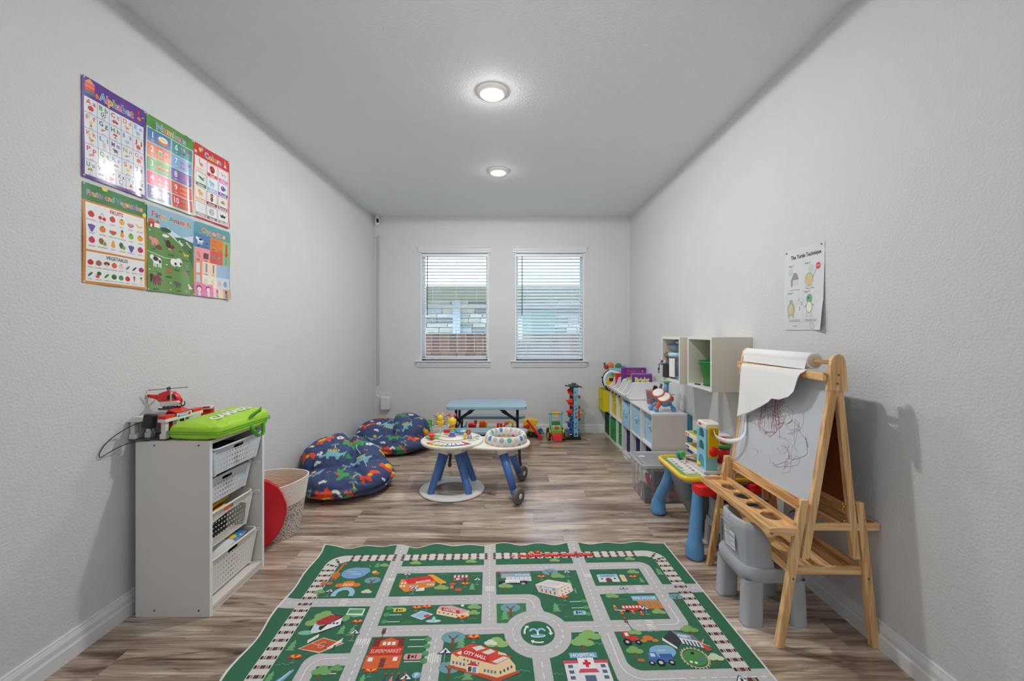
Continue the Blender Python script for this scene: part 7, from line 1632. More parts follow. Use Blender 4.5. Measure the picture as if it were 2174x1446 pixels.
t=thing('green_bucket','shiny green plastic bucket in the nearer wall cube','bucket',(1.366,2.765,CZ))
b=MB(); b.lathe([(.080,.0),(.085,.003),(.118,.155),(.122,.158),(.122,.163),(.115,.163),(.083,.008),(.001,.008)],n=44,cap=False); b.build('bucket_shell',mat('bucket_green',(18,138,50),rough=.22,coat=.3),t)
MB().lathe([(.086,-.0005),(.088,.006),(.082,.006)],n=36,cap=False).build('foot_rim',mat('bucket_dark',(12,80,35),rough=.3),t)
t=thing('cable_ring','small dark cable ring lying under the green bucket','cable',(1.262,2.83,CZ-.001)); MB().tube([(.016*cos(q),.03*sin(q),.003) for q in np.linspace(0,6.0,20)],.0022,n=6).build('ring_wire',M_blk,t)
CZ=.912
M_clear=mat('clear_container',(200,212,218),rough=.08,trans=.9,alpha=.6); M_aqua=mat('aqua_lid',(165,200,210),rough=.25)
t=thing('snack_jar','clear jar with aqua lid and white label in the farther wall cube','jar',(1.318,3.30,CZ))
MB().lathe([(.055,.0),(.060,.01),(.066,.17),(.060,.175)],n=28).build('jar_body',M_clear,t); MB().lathe([(.066,.170),(.073,.172),(.073,.197),(.060,.204),(.001,.206)],n=28).build('lid',M_aqua,t)
b=MB(); b.grid(lambda u,v:(.0675*cos(PI*.95+u*1.0),.0675*sin(PI*.95+u*1.0),.015+.145*v),10,4); b.build('paper_label',mat('label_white',(222,220,218),rough=.6),t)
t=thing('jar_contents','grey blocks inside the aqua lidded jar','toy pile',(1.318,3.30,CZ+.004)); MB().lathe([(.05,.001),(.056,.12),(.04,.14),(.001,.145)],n=12).build('fill',mat('jar_fill',(120,135,140),rough=.6,var=.4),t)
t=thing('glass_bowl','clear bowl with blue rim stacked on the aqua lidded jar','bowl',(1.325,3.31,CZ+.207))
b=MB(); b.lathe([(.045,.001),(.075,.02),(.085,.055),(.083,.056),(.072,.022),(.001,.005)],n=28,cap=False); b.build('bowl_shell',M_clear,t); MB().lathe([(.083,.054),(.087,.055),(.087,.062),(.083,.062),(.083,.054)],n=28,cap=False).build('blue_rim',mat('rim_navy',(50,80,140),rough=.3),t)
t=thing('shell_ornament','small brown and white ornament at the left edge of the farther cube','ornament',(1.285,3.425,CZ+.0)); MB().cyl((0,0,0),(0,0,.155),.014,.01).build('stand_post',M_clear,t); MB().sph((0,0,.175),.025,12,sc=(1.2,1,.8)).sph((-.02,.0,.19),.016,10).build('shell_body',mat('shell_brown',(150,130,115),rough=.5,var=.3),t)
t=thing('small_plant_pot','small white pot with dark leaves on top of the glass bowl','plant',(1.335,3.32,CZ+.268)); MB().lathe([(.022,.001),(.032,.026),(.001,.024)],n=18).build('pot',M_wp,t); b=MB(); [b.sph((.018*cos(k*1.3),.018*sin(k*1.3),.036),.012,8,sc=(1.4,1,.5)) for k in range(6)]; b.build('leaves',mat('leaf_dark',(60,75,50),rough=.6),t)
t=thing('blue_dish','blue dish lying at the bottom of the farther wall cube','dish',(1.30,3.145,CZ) if False else (1.30,3.19,CZ)); MB().lathe([(.02,.0),(.03,.004),(.042,.022),(.040,.023),(.001,.012)],n=28).build('dish',mat('dish_blue',(90,130,195),rough=.35),t)
t=thing('toy_food_cart','tiny black and white toy cart with blue roof and red domes at cube edge','toy',(1.243,3.405,CZ+.0)); MB().cbox((0,-.02,.055),(.05,.06,.10),bev=.004).build('cart_body',M_dk,t)
for k in range(3): MB().cbox((-.0255,-.04+.018*k,.055),(.002,.008,.095)).build('white_stripe',M_wp,t)
rf=MB().lathe([(.036,.108),(.042,.116),(.001,.118)],T(0,-.015,0),n=20).build('blue_roof',M_db,t)
for dx,dy,m in((-.012,.002,mat('dome_red',(140,40,40),rough=.3)),(-.002,-.032,mat('dome_cream',(205,180,165),rough=.3))): MB().sph((dx,dy,.124),.014,12).build('dome',m,t)
b=MB(); b.mi=0
for k in range(5): b.cbox((-.03,.022+.002*k,.10-.016*k),(.008,.012,.010),R(k,'X'))
b.build('leaf_chain',mat('chain_green',(70,90,60),rough=.6),t); MB().sph((-.03,.03,.065),.010,8).build('purple_bead',mat('bead_purple',(80,70,110)),t)

# ---------------------------------------------------------------- clear storage box with toy tracks
def glassy(name,rgb,a=.28):
    m=bpy.data.materials.new(name); m.use_nodes=True; n=m.node_tree.nodes;l=m.node_tree.links; n.remove(n['Principled BSDF'])
    tr=n.new('ShaderNodeBsdfTransparent'); tr.inputs[0].default_value=(.93,.95,.96,1); d=n.new('ShaderNodeBsdfDiffuse'); d.inputs[0].default_value=(*C(*rgb),1); g=n.new('ShaderNodeBsdfGlossy'); g.inputs['Roughness'].default_value=.15
    nz=n.new('ShaderNodeTexNoise'); nz.inputs['Scale'].default_value=6; mr=n.new('ShaderNodeMapRange'); mr.inputs[3].default_value=a*.85; mr.inputs[4].default_value=a*1.15; l.new(nz.outputs['Fac'],mr.inputs[0])
    tl=n.new('ShaderNodeBsdfTranslucent'); tl.inputs[0].default_value=(.9,.92,.95,1); m0=n.new('ShaderNodeMixShader'); m0.inputs[0].default_value=.15; l.new(d.outputs[0],m0.inputs[1]); l.new(tl.outputs[0],m0.inputs[2]); m1=n.new('ShaderNodeMixShader'); l.new(mr.outputs[0],m1.inputs[0]); l.new(tr.outputs[0],m1.inputs[1]); l.new(m0.outputs[0],m1.inputs[2])
    f=n.new('ShaderNodeFresnel'); f.inputs[0].default_value=1.35; m2=n.new('ShaderNodeMixShader'); l.new(f.outputs[0],m2.inputs[0]); l.new(m1.outputs[0],m2.inputs[1]); l.new(g.outputs[0],m2.inputs[2]); l.new(m2.outputs[0],n['Material Output'].inputs[0]); return m
M_bin=glassy('frosted_box',(246,248,250),.24); M_lid=glassy('frosted_lid',(246,248,250),.42); M_binr=glassy('frosted_rim',(235,237,240),.6)
bx_=thing('clear_storage_box','large clear plastic storage box with lid full of toy race track','storage box',(1.215,3.275,0))
hw,hd,hh=.235,.175,.27
b=MB()
def wallq(p,q,r,s): b._add([p,q,r,s],[(0,1,2,3)])
k=.93
B=[(-hw*k,-hd*k,.004),(hw*k,-hd*k,.004),(hw*k,hd*k,.004),(-hw*k,hd*k,.004)]; U=[(-hw,-hd,hh),(hw,-hd,hh),(hw,hd,hh),(-hw,hd,hh)]
for i in range(4): wallq(B[i],B[(i+1)%4],U[(i+1)%4],U[i])
b._add(B,[(3,2,1,0)]); b.build('box_shell',M_bin,bx_)
for x in(-.16,-.05,.06,.16): MB().box(x-.008,x+.008,-hd*.955-.004,-hd*.955+.0,.01,.24,R(-.02,'X')).build('rib',M_bin,bx_)
for y in(-.10,0,.10): MB().box(-hw*.955-.004,-hw*.955,y-.008,y+.008,.01,.24,R(.03,'Y')).build('rib',M_bin,bx_)
MB().tube([(x,y,hh) for x,y in rrect(-hw-.004,hw+.004,-hd-.004,hd+.004,.025,4)],.008,n=8,closed=True).build('rim',M_binr,bx_)
ld=MB(); ld.prism(rrect(-hw-.01,hw+.01,-hd-.008,hd+.008,.028,5),hh+.008,hh+.014); lid=ld.build('lid',M_lid,bx_)
MB().tube([(x,y,hh+.014) for x,y in rrect(-hw-.008,hw+.008,-hd-.006,hd+.006,.028,5)],.006,n=8,closed=True).build('lid_rim',M_binr,lid)
MB().tube([(x,y,hh+.016) for x,y in rrect(-hw+.03,hw-.03,-hd+.03,hd-.03,.02,4)],.003,n=6,closed=True).build('lid_ridge',M_binr,lid)
MB().lathe([(.001,hh+.016),(.026,hh+.016),(.028,hh+.0148)],T(-.17,.06,0),n=24,sy=.6).build('oval_sticker',M_wp,lid)
MB().cbox((-hw-.03,hd-.05,hh-.03),(.05,.10,.012),R(.6,'Y'),bev=.003).build('side_handle',M_binr,bx_)
def trackpiece(label,m,loc,r,w,a0,a1,rot):
    t=thing('toy_track_piece',label,'toy track',loc); b=MB(); n=14
    P=[((r+w)*cos(a0+(a1-a0)*i/n),(r+w)*sin(a0+(a1-a0)*i/n)) for i in range(n+1)]+[(r*cos(a1-(a1-a0)*i/n),r*sin(a1-(a1-a0)*i/n)) for i in range(n+1)]
    b.prism(P,0,.012,rot,bev=.002); b.build('track',m,t)
    return t
M_tr=mat('track_red',(215,40,55),rough=.35); M_tk=mat('track_dark',(52,62,74),rough=.5)
trackpiece('wide red curved track piece against the front of the clear box',M_tr,(1.178,3.128,.225),.145,.034,PI,PI*1.72,R(PI/2,'X'))
t=thing('toy_track_piece','dark grey toy track plate with grooves standing in the clear box','toy track',(1.155,3.165,.02)); MB().cbox((0,0,.10),(.20,.012,.19),R(.12,'Y'),bev=.003).build('plate',M_tk,t)
for k in range(6): MB().cbox((-.06+.03*k,-.008,.10),(.008,.006,.17),R(.65,'Y'),bev=.001).build('groove_rib',mat('track_rib',(88,100,112),rough=.4),t)
t=thing('toy_figure_block','black jointed toy piece standing beside the dark track in the clear box','toy',(1.215,3.14,.012)); MB().cbox((0,0,.15),(.04,.03,.13),bev=.01).sph((0,0,.235),.018,10).cbox((0,0,.05),(.05,.03,.09),bev=.01).build('black_piece',M_blk,t)
t=thing('toy_box_card','white and red printed card in the right of the clear box','card',(1.285,3.15,.012)); MB().cbox((0,0,.16),(.11,.006,.05)).build('card',M_wp,t); MB().cbox((0,-.004,.15),(.10,.003,.012)).build('blue_stripe',M_nb,t); MB().cbox((0,0,.065),(.12,.03,.13),bev=.01).build('red_base',M_tr,t)
for k,(x,y,z,c,l) in enumerate([(1.06,3.25,.03,M_tk,'grey wheel piece at the left of the clear box'),(1.08,3.17,.03,M_dk,'dark grey connector at the bottom left of the clear box'),(1.22,3.20,.03,M_tr,'red loop piece lying at the bottom of the clear box'),(1.28,3.20,.03,M_blk,'black ramp piece lying at the bottom of the clear box'),(1.33,3.3,.03,M_tr,'red ramp piece at the right back of the clear box'),(1.05,3.35,.03,M_tr,'red clip piece at the far left of the clear box')]):
    t=thing('toy_part',l,'toy',(x,y,.008)); MB().cbox((0,0,z),(.10-.01*k,.06,.045),R(.3*k),bev=.008).build('shell',c,t); MB().rcyl((0,-.025,z+.03),(0,.025,z+.03),.016,.003).build('roller',M_dk,t)
t=thing('toy_part','orange and black small toy near the front right bottom of the clear box','toy',(1.27,3.125,.008)); MB().sph((0,0,.02),.02,12).build('orange_ball',mat('amber',(215,140,50),rough=.3),t); MB().cbox((.04,0,.02),(.05,.025,.035),bev=.006).build('black_shell',M_blk,t)

# ---------------------------------------------------------------- activity desk with garage toy
ad=thing('activity_desk','yellow rimmed childrens activity desk on blue bulbous legs','activity desk',(1.235,2.62,0))
M_dy=mat('desk_yellow',(232,184,20),rough=.25,coat=.2); M_dgr=mat('desk_grey',(130,134,140),rough=.45); M_dbl=mat('desk_leg_blue',(92,148,196),rough=.42)
def dpoly(s=0,r=.06): return rrect(-.245+s,.235-s,-.225+s,.215-s,max(.02,r-s),6)
MB().prism(dpoly(.0),.405,.43,bev=.004).build('under_shell',M_blk if False else M_dgr,ad)
MB().tube([(x,y,.432) for x,y in dpoly(.004)],.0155,n=10,closed=True).build('yellow_rim',M_dy,ad)
MB().prism(dpoly(.016),.43,.4365).build('desk_surface',mat('desk_surface',(205,210,205),rough=.3),ad)
aa=Art(); rg=random.Random(12)
aa.poly([(x,y) for x,y in dpoly(.018)],(110,165,75),0); aa.poly([(x,y) for x,y in dpoly(.045)],(222,224,222),1)
for i in range(7):
    for j in range(9):
        x=-.185+.055*i+rg.uniform(-.006,.006); y=-.165+.042*j+rg.uniform(-.005,.005); c=rg.choice([(200,70,60),(80,150,90),(225,180,60),(110,150,190),(150,90,60),(205,120,130),(90,90,100)])
        aa.ell(x,y,.011,.009,c,2); aa.ell(x+.006,y+.007,.006,.006,rg.choice([(225,200,180),c]),3); aa.rect(x-.012,y-.015,x+.012,y-.0125,(140,145,150),2)
for x,y,rx in((-.16,-.155,.04),(-.02,-.19,.03),(-.2,-.02,.02)): aa.ell(x,y,rx,rx*.5,(150,180,60),3)
for k in range(9): aa.ell(-.225,-.17+.04*k,.012,.010,(70,140,70),3)
aa.build('printed_sheet',printmat('desk_print',rough=.25),lambda x,y,L:(x,y,.4372+L*.0002),ad)
def dleg(x0,y0,z0,x1,y1):
    P=cr_spline([(x0,y0,z0),(x0*.6+x1*.4,y0*.6+y1*.4,z0*.62),(x1,y1,.10),(x1,y1,.0)],6); b=MB(); n=len(P)
    rr_=[.024+.020*(i/(n-1))**.8 for i in range(n)]
    for i in range(n):
        if P[i].z<.10: rr_[i]=.050-.004*abs(P[i].z-.03)/.07
    P[-1].z=.002; rr_[-1]=.042; b.tube(P,rr_,n=20); return b.build('leg',M_dbl,ad)
dleg(-.165,.165,.41,-.198,.315); dleg(-.175,-.20,.37,-.195,-.262) if False else dleg(-.172,-.235,.37,-.195,-.255); dleg(.17,.17,.41,.19,.22); dleg(.20,-.20,.37,.21,-.21)
MB().prism(rrect(-.195,-.03,-.285,-.175,.045,6),.358,.412,bev=.008).build('red_leg_block',mat('desk_red',(228,32,34),rough=.35),ad)
MB().prism(rrect(.12,.235,-.25,-.16,.03,6),.358,.412,bev=.008).build('red_leg_block',mat('desk_red',(228,32,34),rough=.35),ad)
# grey bin beneath
gbn=thing('grey_bin','dark grey tapered plastic bin with ledge tucked under the activity desk','bin',(1.20,2.66,0))
def taper(b,ps,M=None):
    n=32; v=[]; f=[]
    for (x0,x1,y0,y1,r,z) in ps:
        p=rrect(x0,x1,y0,y1,r,7); v+=[(x,y,z) for x,y in p]
    n=len(rrect(0,1,0,1,.1,7)); m=len(ps)
    for j in range(m-1):
        for i in range(n): f.append((j*n+i,j*n+(i+1)%n,(j+1)*n+(i+1)%n,(j+1)*n+i))
    f.append(tuple(range(n))[::-1]); b._add(v,f,M,True); return b
b=MB(); taper(b,[(.02,.16,.0,.12,.03,.001),(-.115,.14,-.09,.14,.05,.225),(-.12,.145,-.095,.145,.05,.235),(-.12,.145,-.095,.145,.05,.245),(-.12,.14,-.09,.14,.05,.25),(-.165,.15,-.12,.145,.06,.40)]); b.build('bin_shell',mat('bin_grey',(112,116,124),rough=.4,bump=.05,bscale=300),gbn)
t=thing('blue_ball','dark blue ball resting behind the near desk leg','ball',(1.315,2.45,.30)); 
bpy.data.objects.remove(t)
M_gr_=mat('chair_grey',(164,169,175),rough=.42,bump=.06,bscale=400)
# toy garage on the desk
tg=thing('toy_garage','yellow and light blue toy parking garage tower with white roof on the activity desk','toy garage',(1.19,2.53,.4385))
M_gb=mat('garage_blue',(128,190,212),rough=.35); M_gy=mat('garage_yellow',(214,176,10),rough=.35); M_gw=mat('garage_white',(226,222,212),rough=.3)
MB().box(-.055,.10,-.07,.26,0,.018,bev=.003).build('grey_base',mat('garage_base',(205,198,190),rough=.4),tg)
MS=Matrix(((0,0,1,-.032),(1,0,0,0),(0,1,0,0),(0,0,0,1)))
def archh(cx,w,z0,z1): return [(cx-w,z0),(cx+w,z0)]+[(cx+w*cos(q),z1-w+w*sin(q)) for q in np.linspace(0,PI,7)]
MB().plate([(-.058,.018),(.062,.018),(.062,.27),(-.058,.27)],[archh(.002,.036,.028,.10),archh(.004,.036,.130,.188),archh(.004,.036,.204,.262)],-.005,.005,MS).build('arched_wall',M_gb,tg)
MB().box(-.028,.03,.055,.062,.018,.27).box(-.026,.03,-.058,-.05,.018,.10).build('blue_corner',M_gb,tg)
MB().box(-.034,-.030,-.03,.045,.025,.095).build('blue_door',mat('garage_door',(45,140,175),rough=.35),tg)
MB().box(-.036,-.031,-.035,.045,.105,.128,bev=.001).build('yellow_sign',mat('garage_sign',(215,175,80),rough=.4),tg)
MB().box(-.026,.034,-.068,-.052,.095,.275,bev=.004).build('yellow_panel',M_gy,tg)
MB().rcyl((.004,-.068,.135),(.004,-.078,.135),.029,.003,n=28).build('red_button',M_redp,tg)
b=MB(); [b.cyl((.004+.017*cos(q)*k,-.0685,.245+.017*sin(q)*k),(.004+.017*cos(q)*k,-.0695,.245+.017*sin(q)*k),.0022,n=6) for k in(.4,1) for q in np.linspace(0,5.6,9)]; b.build('speaker_holes',M_blk,tg)
MB().prism([(-.060,.262),(-.060,.292),(-.045,.303),(.045,.303),(.060,.292),(.060,.262)],-.042,.042,Matrix(((0,0,1,.002),(1,0,0,0),(0,1,0,0),(0,0,0,1))),bev=.006).build('white_roof',M_gw,tg)
MB().box(-.042,-.0405,.0,.028,.277,.29).build('red_badge',mat('badge_red',(205,70,45)),tg)
for z,m in((.165,M_gy),(.085,M_gy)):
    MB().box(-.030,.05,.06,.235,z,z+.006).build('yellow_deck',m,tg); MB().box(-.036,-.030,.06,.24,z-.006,z+.022,bev=.002).build('white_rail',M_gw,tg); MB().box(-.036,.05,.235,.24,z-.006,z+.022).build('white_rail',M_gw,tg)
    for k,c in enumerate([(200,60,50),(225,180,60),(90,160,90)] if z>.1 else [(60,70,90)]*3): MB().box(-.0368,-.0360,.215-.018*k,.228-.018*k,z+.001,z+.015).build('stripe_sticker',mat('sticker_%d_%d'%(k,int(z*1000)),c),tg)
MB().box(.03,.045,.10,.20,.018,.165).build('yellow_pillar',M_gy,tg)
M,L=align((-.06,.19,.022),(-.01,.075,.075)); MB().box(-.025,.025,-.003,.003,0,L,M).build('grey_ramp',mat('ramp_grey',(140,128,118),rough=.5),tg)
M,L=align((-.045,.02,.03),(-.02,.065,.06)); MB().box(-.012,.012,-.004,.004,0,L,M,bev=.001).build('yellow_slide',M_yelp,tg)
MB().prism([(.06,.205),(.12,.195),(.13,.215),(.06,.235)],-.03,.02,Matrix(((0,0,1,0),(1,0,0,0),(0,1,0,0),(0,0,0,1))),bev=.002).build('green_flap',mat('flap_green',(60,160,70),rough=.35),tg)
t=thing('toy_car','bright green block shaped toy car on the activity desk surface','toy vehicle',(1.12,2.77,.4385)); MB().cbox((.01,0,.026),(.035,.04,.045),bev=.005).build('body',mat('car_green',(60,180,70),rough=.3),t); MB().cbox((-.012,0,.022),(.014,.036,.028),bev=.004).build('blue_side',M_nb,t)
for y in(-.014,.014): MB().rcyl((-.006,y,.0075),(.0,y,.0075),.0075,.001).rcyl((.026,y,.0075),(.032,y,.0075),.0075,.001).build('wheel',M_blk,t)
t=thing('red_toy_bucket','red toy bucket with green rim behind the toy garage','toy bucket',(1.365,2.70,.4385)); MB().lathe([(.040,.001),(.048,.10),(.044,.10),(.001,.095)],n=26).build('bucket',mat('bucket_red',(190,25,32),rough=.35),t); MB().lathe([(.050,.098),(.054,.104),(.052,.122),(.001,.125)],n=26).build('green_rim',mat('rim_green',(60,150,70),rough=.35),t); MB().sph((-.005,-.02,.14),.026,14,sc=(.8,1,1.2)).build('red_yellow_toy',M_redp,t); MB().sph((.022,-.012,.135),.018,12).build('yellow_toy',M_yelp,t)
t=thing('small_white_box','small cream box mounted on right wall behind the toy garage','box',(1.44,2.86,.525)); MB().box(-.03,.061,-.03,.05,0,.046,bev=.004).build('box_shell',mat('cream_box',(208,204,196),rough=.5),t); MB().box(-.028,.055,-.028,.048,.046,.0475).build('top_cover',M_wp,t)

# ---------------------------------------------------------------- grey plastic child chairs
def gchair(label,loc,rz):
    t=thing('plastic_chair',label,'chair',loc,rz)
    # local: back faces -x, legs at corners; footprint x 0..0.26, y -.13...13
    def leg(x0,x1,y0,y1,sx,sy):
        b=MB(); taper(b,[(x0+.010*sx,x1+.010*sx,y0+.006*sy,y1+.006*sy,.016,0.0),(x0+.006*sx,x1+.006*sx,y0+.004*sy,y1+.004*sy,.020,.006),(x0,x1,y0,y1,.022,.20)]); b.build('leg',M_gr_,t)
    leg(.0,.085,-.135,-.07,-1,-1); leg(.0,.085,.07,.135,-1,1); leg(.195,.265,-.135,-.07,1,-1); leg(.195,.265,.07,.135,1,1)
    b=MB(); taper(b,[(.004,.262,-.125,.125,.05,.185),(-.006,.272,-.137,.137,.055,.192),(-.006,.272,-.137,.137,.055,.235),(.0,.266,-.130,.130,.052,.248)]); 
    p=rrect(.0,.266,-.130,.130,.052,7); b._add([(x,y,.248) for x,y in p],[tuple(range(len(p)))],None,False); b.build('seat',M_gr_,t)
    # wrap-around back: U shaped wall
    def bk(u,v,off):
        # u along the U: from front right arm round the back to the front left arm
        path=[(.135,-.118),(.085,-.122),(.05,-.118),(.022,-.10),(.010,-.06),(.006,0),(.010,.06),(.022,.10),(.05,.118),(.085,.122),(.135,.118)]
        k=u*10; i=min(9,int(k)); f_=k-i; x=path[i][0]*(1-f_)+path[i+1][0]*f_; y=path[i][1]*(1-f_)+path[i+1][1]*f_
        e=min(1,min(u,1-u)/.16); hgt=.245+(.185*(e**.35))*1.0
        z=.244+(hgt-.244)*v; lean=.012*v*(1-abs(2*u-1))
        nx=(.10-x); ny=-y; d=math.hypot(nx,ny); return (x-lean+nx/d*off,y+ny/d*off*1.0-(.006*v*(1 if y>0 else -1)),z)
    b=MB(); NV_=12
    def shell(u,v):
        w=v*NV_
        if w<5: return bk(u,w/5,0)
        if w<7: 
            q=bk(u,1,(w-5)/2*.024); return (q[0],q[1],q[2]+.008*sin((w-5)/2*PI))
        return bk(u,1-(w-7)/5,.024)
    b.grid(shell,60,NV_,flip=True)
    o=b.build('backrest',M_gr_,t,recalc=True)
    return t,bk
gc,bkf=gchair('grey plastic child chair in front of the easel with white label on its back',(1.02,1.945,0),0)
pf=Art(); pf.rect(0,0,30,36,(226,228,232),0)
for k in range(11): pf.rect(2,33-k*2.9,2+(26 if k%4 else 14),34.1-k*2.9 if k not in(0,3) else 34.8-k*2.9,(130,132,140) if k not in(0,3) else (60,62,70),1)
pf.build('warning_label',printmat('label_print',rough=.5),lambda x,y,L:(-.0028-(y/36)*.0045-L*.0002,.035-x*.0028,.285+y*.0022),gc)
MB().tube([(.0-.0,y,z) for y,z in ((.085,.265),(.085,.385),(-.03,.385))],.003,n=6).build('moulded_line',M_gr_,gc)
g2,_=gchair('second grey plastic child chair mostly hidden behind the easel and desk leg',(1.185,2.44,0),math.radians(4))
g2.scale=(.82,.82,.7)
t=thing('blue_ball','shiny dark blue ball on the hidden grey chair','ball',(1.225,2.43,.174)); MB().sph((0,0,.034),.034,18).build('ball_shell',mat('ball_blue',(25,90,170),rough=.15),t)

# ---------------------------------------------------------------- double-sided wooden easel
def woodmat(name,c1,c2,axis=2):
    m=mat(name,c1,rough=.5,spec=.4); n=m.node_tree.nodes;l=m.node_tree.links; b=n['Principled BSDF']; t=n['Texture Coordinate']
    mp=n.new('ShaderNodeMapping'); sc=[26,26,26]; sc[axis]=1.6; mp.inputs['Scale'].default_value=sc; l.new(t.outputs['Object'],mp.inputs['Vector'])
    z=n.new('ShaderNodeTexNoise'); z.inputs['Scale'].default_value=2.2; z.inputs['Detail'].default_value=4; z.inputs['Distortion'].default_value=.6; l.new(mp.outputs[0],z.inputs['Vector'])
    r=n.new('ShaderNodeValToRGB'); r.color_ramp.elements[0].position=.36; r.color_ramp.elements[0].color=(*C(*c2),1); r.color_ramp.elements[1].position=.58; r.color_ramp.elements[1].color=(*C(*c1),1); l.new(z.outputs['Fac'],r.inputs[0]); l.new(r.outputs[0],b.inputs['Base Color']); return m
M_pz=woodmat('pine_z',(228,188,136),(190,140,88),2); M_py=woodmat('pine_y',(226,184,130),(182,130,78),1); M_px=woodmat('pine_x',(230,190,138),(198,150,98),0)
ez=thing('easel','double sided pine art easel with paper roll, trays and whiteboard','easel',(1.285,2.0,0))
Y0,Y1=-.30,.295      # near and far leg planes
def post(x0,z0,x1,z1,y,w,d,m,name,par=ez):
    """post leaning in X between (x0,z0) and (x1,z1)"""
    v=[]
    for x,z in((x0,z0),(x1,z1)):
        for sx,sy in((-1,-1),(1,-1),(1,1),(-1,1)): v.append((x+sx*w/2,y+sy*d/2,z))
    b=MB(); vs,fs=b._add(v,[(3,2,1,0),(4,5,6,7),(0,1,5,4),(1,2,6,5),(2,3,7,6),(3,0,4,7)])
    es=list({e for f_ in fs for e in f_.edges}); bmesh.ops.bevel(b.bm,geom=es,offset=.0015,segments=1,affect='EDGES'); return b.build(name,m,par)
def XF(z): return -.200+.165*z     # front lower leg centre (local)
def XFu(z): return -.165+.172*z
def XR_(z): return .197-.11*z
def XRu(z): return .152-.10*z
for y in(Y0,Y1):
    s=-1 if y==Y0 else 1
    post(XF(0)+.005,.0005,XF(.60)+.005,.60,y,.030,.026,M_pz,'leg'); post(XR_(0)-.004,.0005,XR_(.59)-.004,.59,y,.030,.026,M_pz,'leg')
    post(XFu(.36)+.010,.36,XFu(1.16)+.010,1.16,y-s*.0,.030,.022,M_pz,'upright'); post(XRu(.36),.36,XRu(1.16),1.16,y-s*.0,.028,.022,M_pz,'upright')
    g=[(-.018,1.045),(.066,1.045),(.054,1.17),(.046,1.187),(.027,1.194),(.008,1.187),(-.001,1.17)]
    MB().prism(g,y+s*.012,y+s*.030,MX,bev=.002).build('hinge_block',M_pz,ez)
    for q in((.02,1.075),(.025,1.11)): MB().cyl((q[0],y+s*.030,q[1]),(q[0],y+s*.0325,q[1]),.004,n=10).build('screw',M_screw,ez)
    for (x,z) in((XF(.575)+.005,.575),(XF(.50)+.005,.50)): MB().cyl((x-.0155,y,z),(x-.020,y,z),.0065,.005,n=12).build('bolt_head',mat('nickel',(190,180,165),rough=.2,metal=.9),ez)
    for (x,z) in((XRu(.56)-.02,.57),(XRu(.49)-.02,.50)):
        w=MB(); w.cyl((x,y,z),(x-.012,y,z),.005,n=10); w.sph((x-.012,y,z+.010),.007,8,sc=(.5,.6,1.1)).sph((x-.012,y,z-.010),.007,8,sc=(.5,.6,1.1)); w.build('wing_nut',mat('brass',(190,150,70),rough=.25,metal=.9),ez)
MB().cyl((.045,Y0-.012,1.158),(.045,Y1+.012,1.158),.0085,n=14).build('dowel',M_py,ez) if False else MB().cyl((.013,Y0-.012,1.158),(.013,Y1+.012,1.158),.0085,n=14).build('dowel',M_py,ez)
# bars and boards
b=MB(); b.box(-.030,-.014,Y0-.02,Y1+.022,1.085,1.118,bev=.002); b.build('paper_guide_bar',M_py,ez)
def board(xf,z0,z1,x_off0,x_off1,name,m,y0,y1):
    v=[(xf(z0)+x_off0,y0,z0),(xf(z0)+x_off1,y0,z0),(xf(z0)+x_off1,y1,z0),(xf(z0)+x_off0,y1,z0),(xf(z1)+x_off0,y0,z1),(xf(z1)+x_off1,y0,z1),(xf(z1)+x_off1,y1,z1),(xf(z1)+x_off0,y1,z1)]
    b=MB(); b._add(v,[(3,2,1,0),(4,5,6,7),(0,1,5,4),(1,2,6,5),(2,3,7,6),(3,0,4,7)]); return b.build(name,m,ez)
M_wb=mat('whiteboard',(190,196,204),rough=.16,coat=.3,var=.015); M_hb=mat('hardboard_brown',(122,66,24),rough=.6); M_cb=mat('chalkboard',(40,44,44),rough=.7)
wb=board(XFu,.575,1.10,-.002,.002,'whiteboard',M_wb,Y0+.011,Y1-.011); board(XFu,.575,1.10,.002,.006,'whiteboard_back',M_hb,Y0+.011,Y1-.011)
board(XRu,.575,1.10,-.006,-.002,'chalkboard_back',M_hb,Y0+.011,Y1-.011); board(XRu,.575,1.10,-.002,.002,'chalkboard',M_cb,Y0+.011,Y1-.011)
board(XFu,.535,.580,-.010,.012,'bottom_rail',M_py,Y0+.012,Y1-.012); board(XRu,.535,.580,-.012,.010,'bottom_rail',M_py,Y0+.012,Y1-.012)
# trays
TY0,TY1=Y0-.0105,Y1+.0105
def trayrim(x0,x1,z0,z1,side):
    MB().box(x0,x1,TY0,TY0+.012,z0,z1,bev=.0015).build('tray_end',M_px,ez); MB().box(x0,x1,TY1-.012,TY1,z0,z1,bev=.0015).build('tray_end',M_px,ez)
    if side<0: MB().box(x0,x0+.010,TY0+.012,TY1-.012,z0,z1,bev=.0015).build('tray_front',M_py,ez)
    else: MB().box(x1-.010,x1,TY0+.012,TY1-.012,z0,z1,bev=.0015).build('tray_front',M_py,ez)
trayrim(-.238,-.105,.456,.486,-1)
hol=[circ(-.137,y,.043,22) for y in(.186,.068,-.047,-.157)]
MB().plate([(-.228,TY0+.012),(-.105,TY0+.012),(-.105,TY1-.012),(-.228,TY1-.012)],hol,.462,.470).build('cup_shelf',M_py,ez)
MB().box(-.108,-.098,TY0+.012,TY1-.012,.456,.490,bev=.001).build('tray_back',M_py,ez)
trayrim(-.085,.208,.476,.505,1)
for k in range(3): MB().box(.06+.047*k,.06+.047*k+.045,TY0+.012,TY1-.012,.478,.486,bev=.001).build('tray_slat',M_py,ez)
MB().box(.045,.057,TY0+.012,TY1-.012,.478,.508,bev=.001).build('tray_back',M_py,ez)
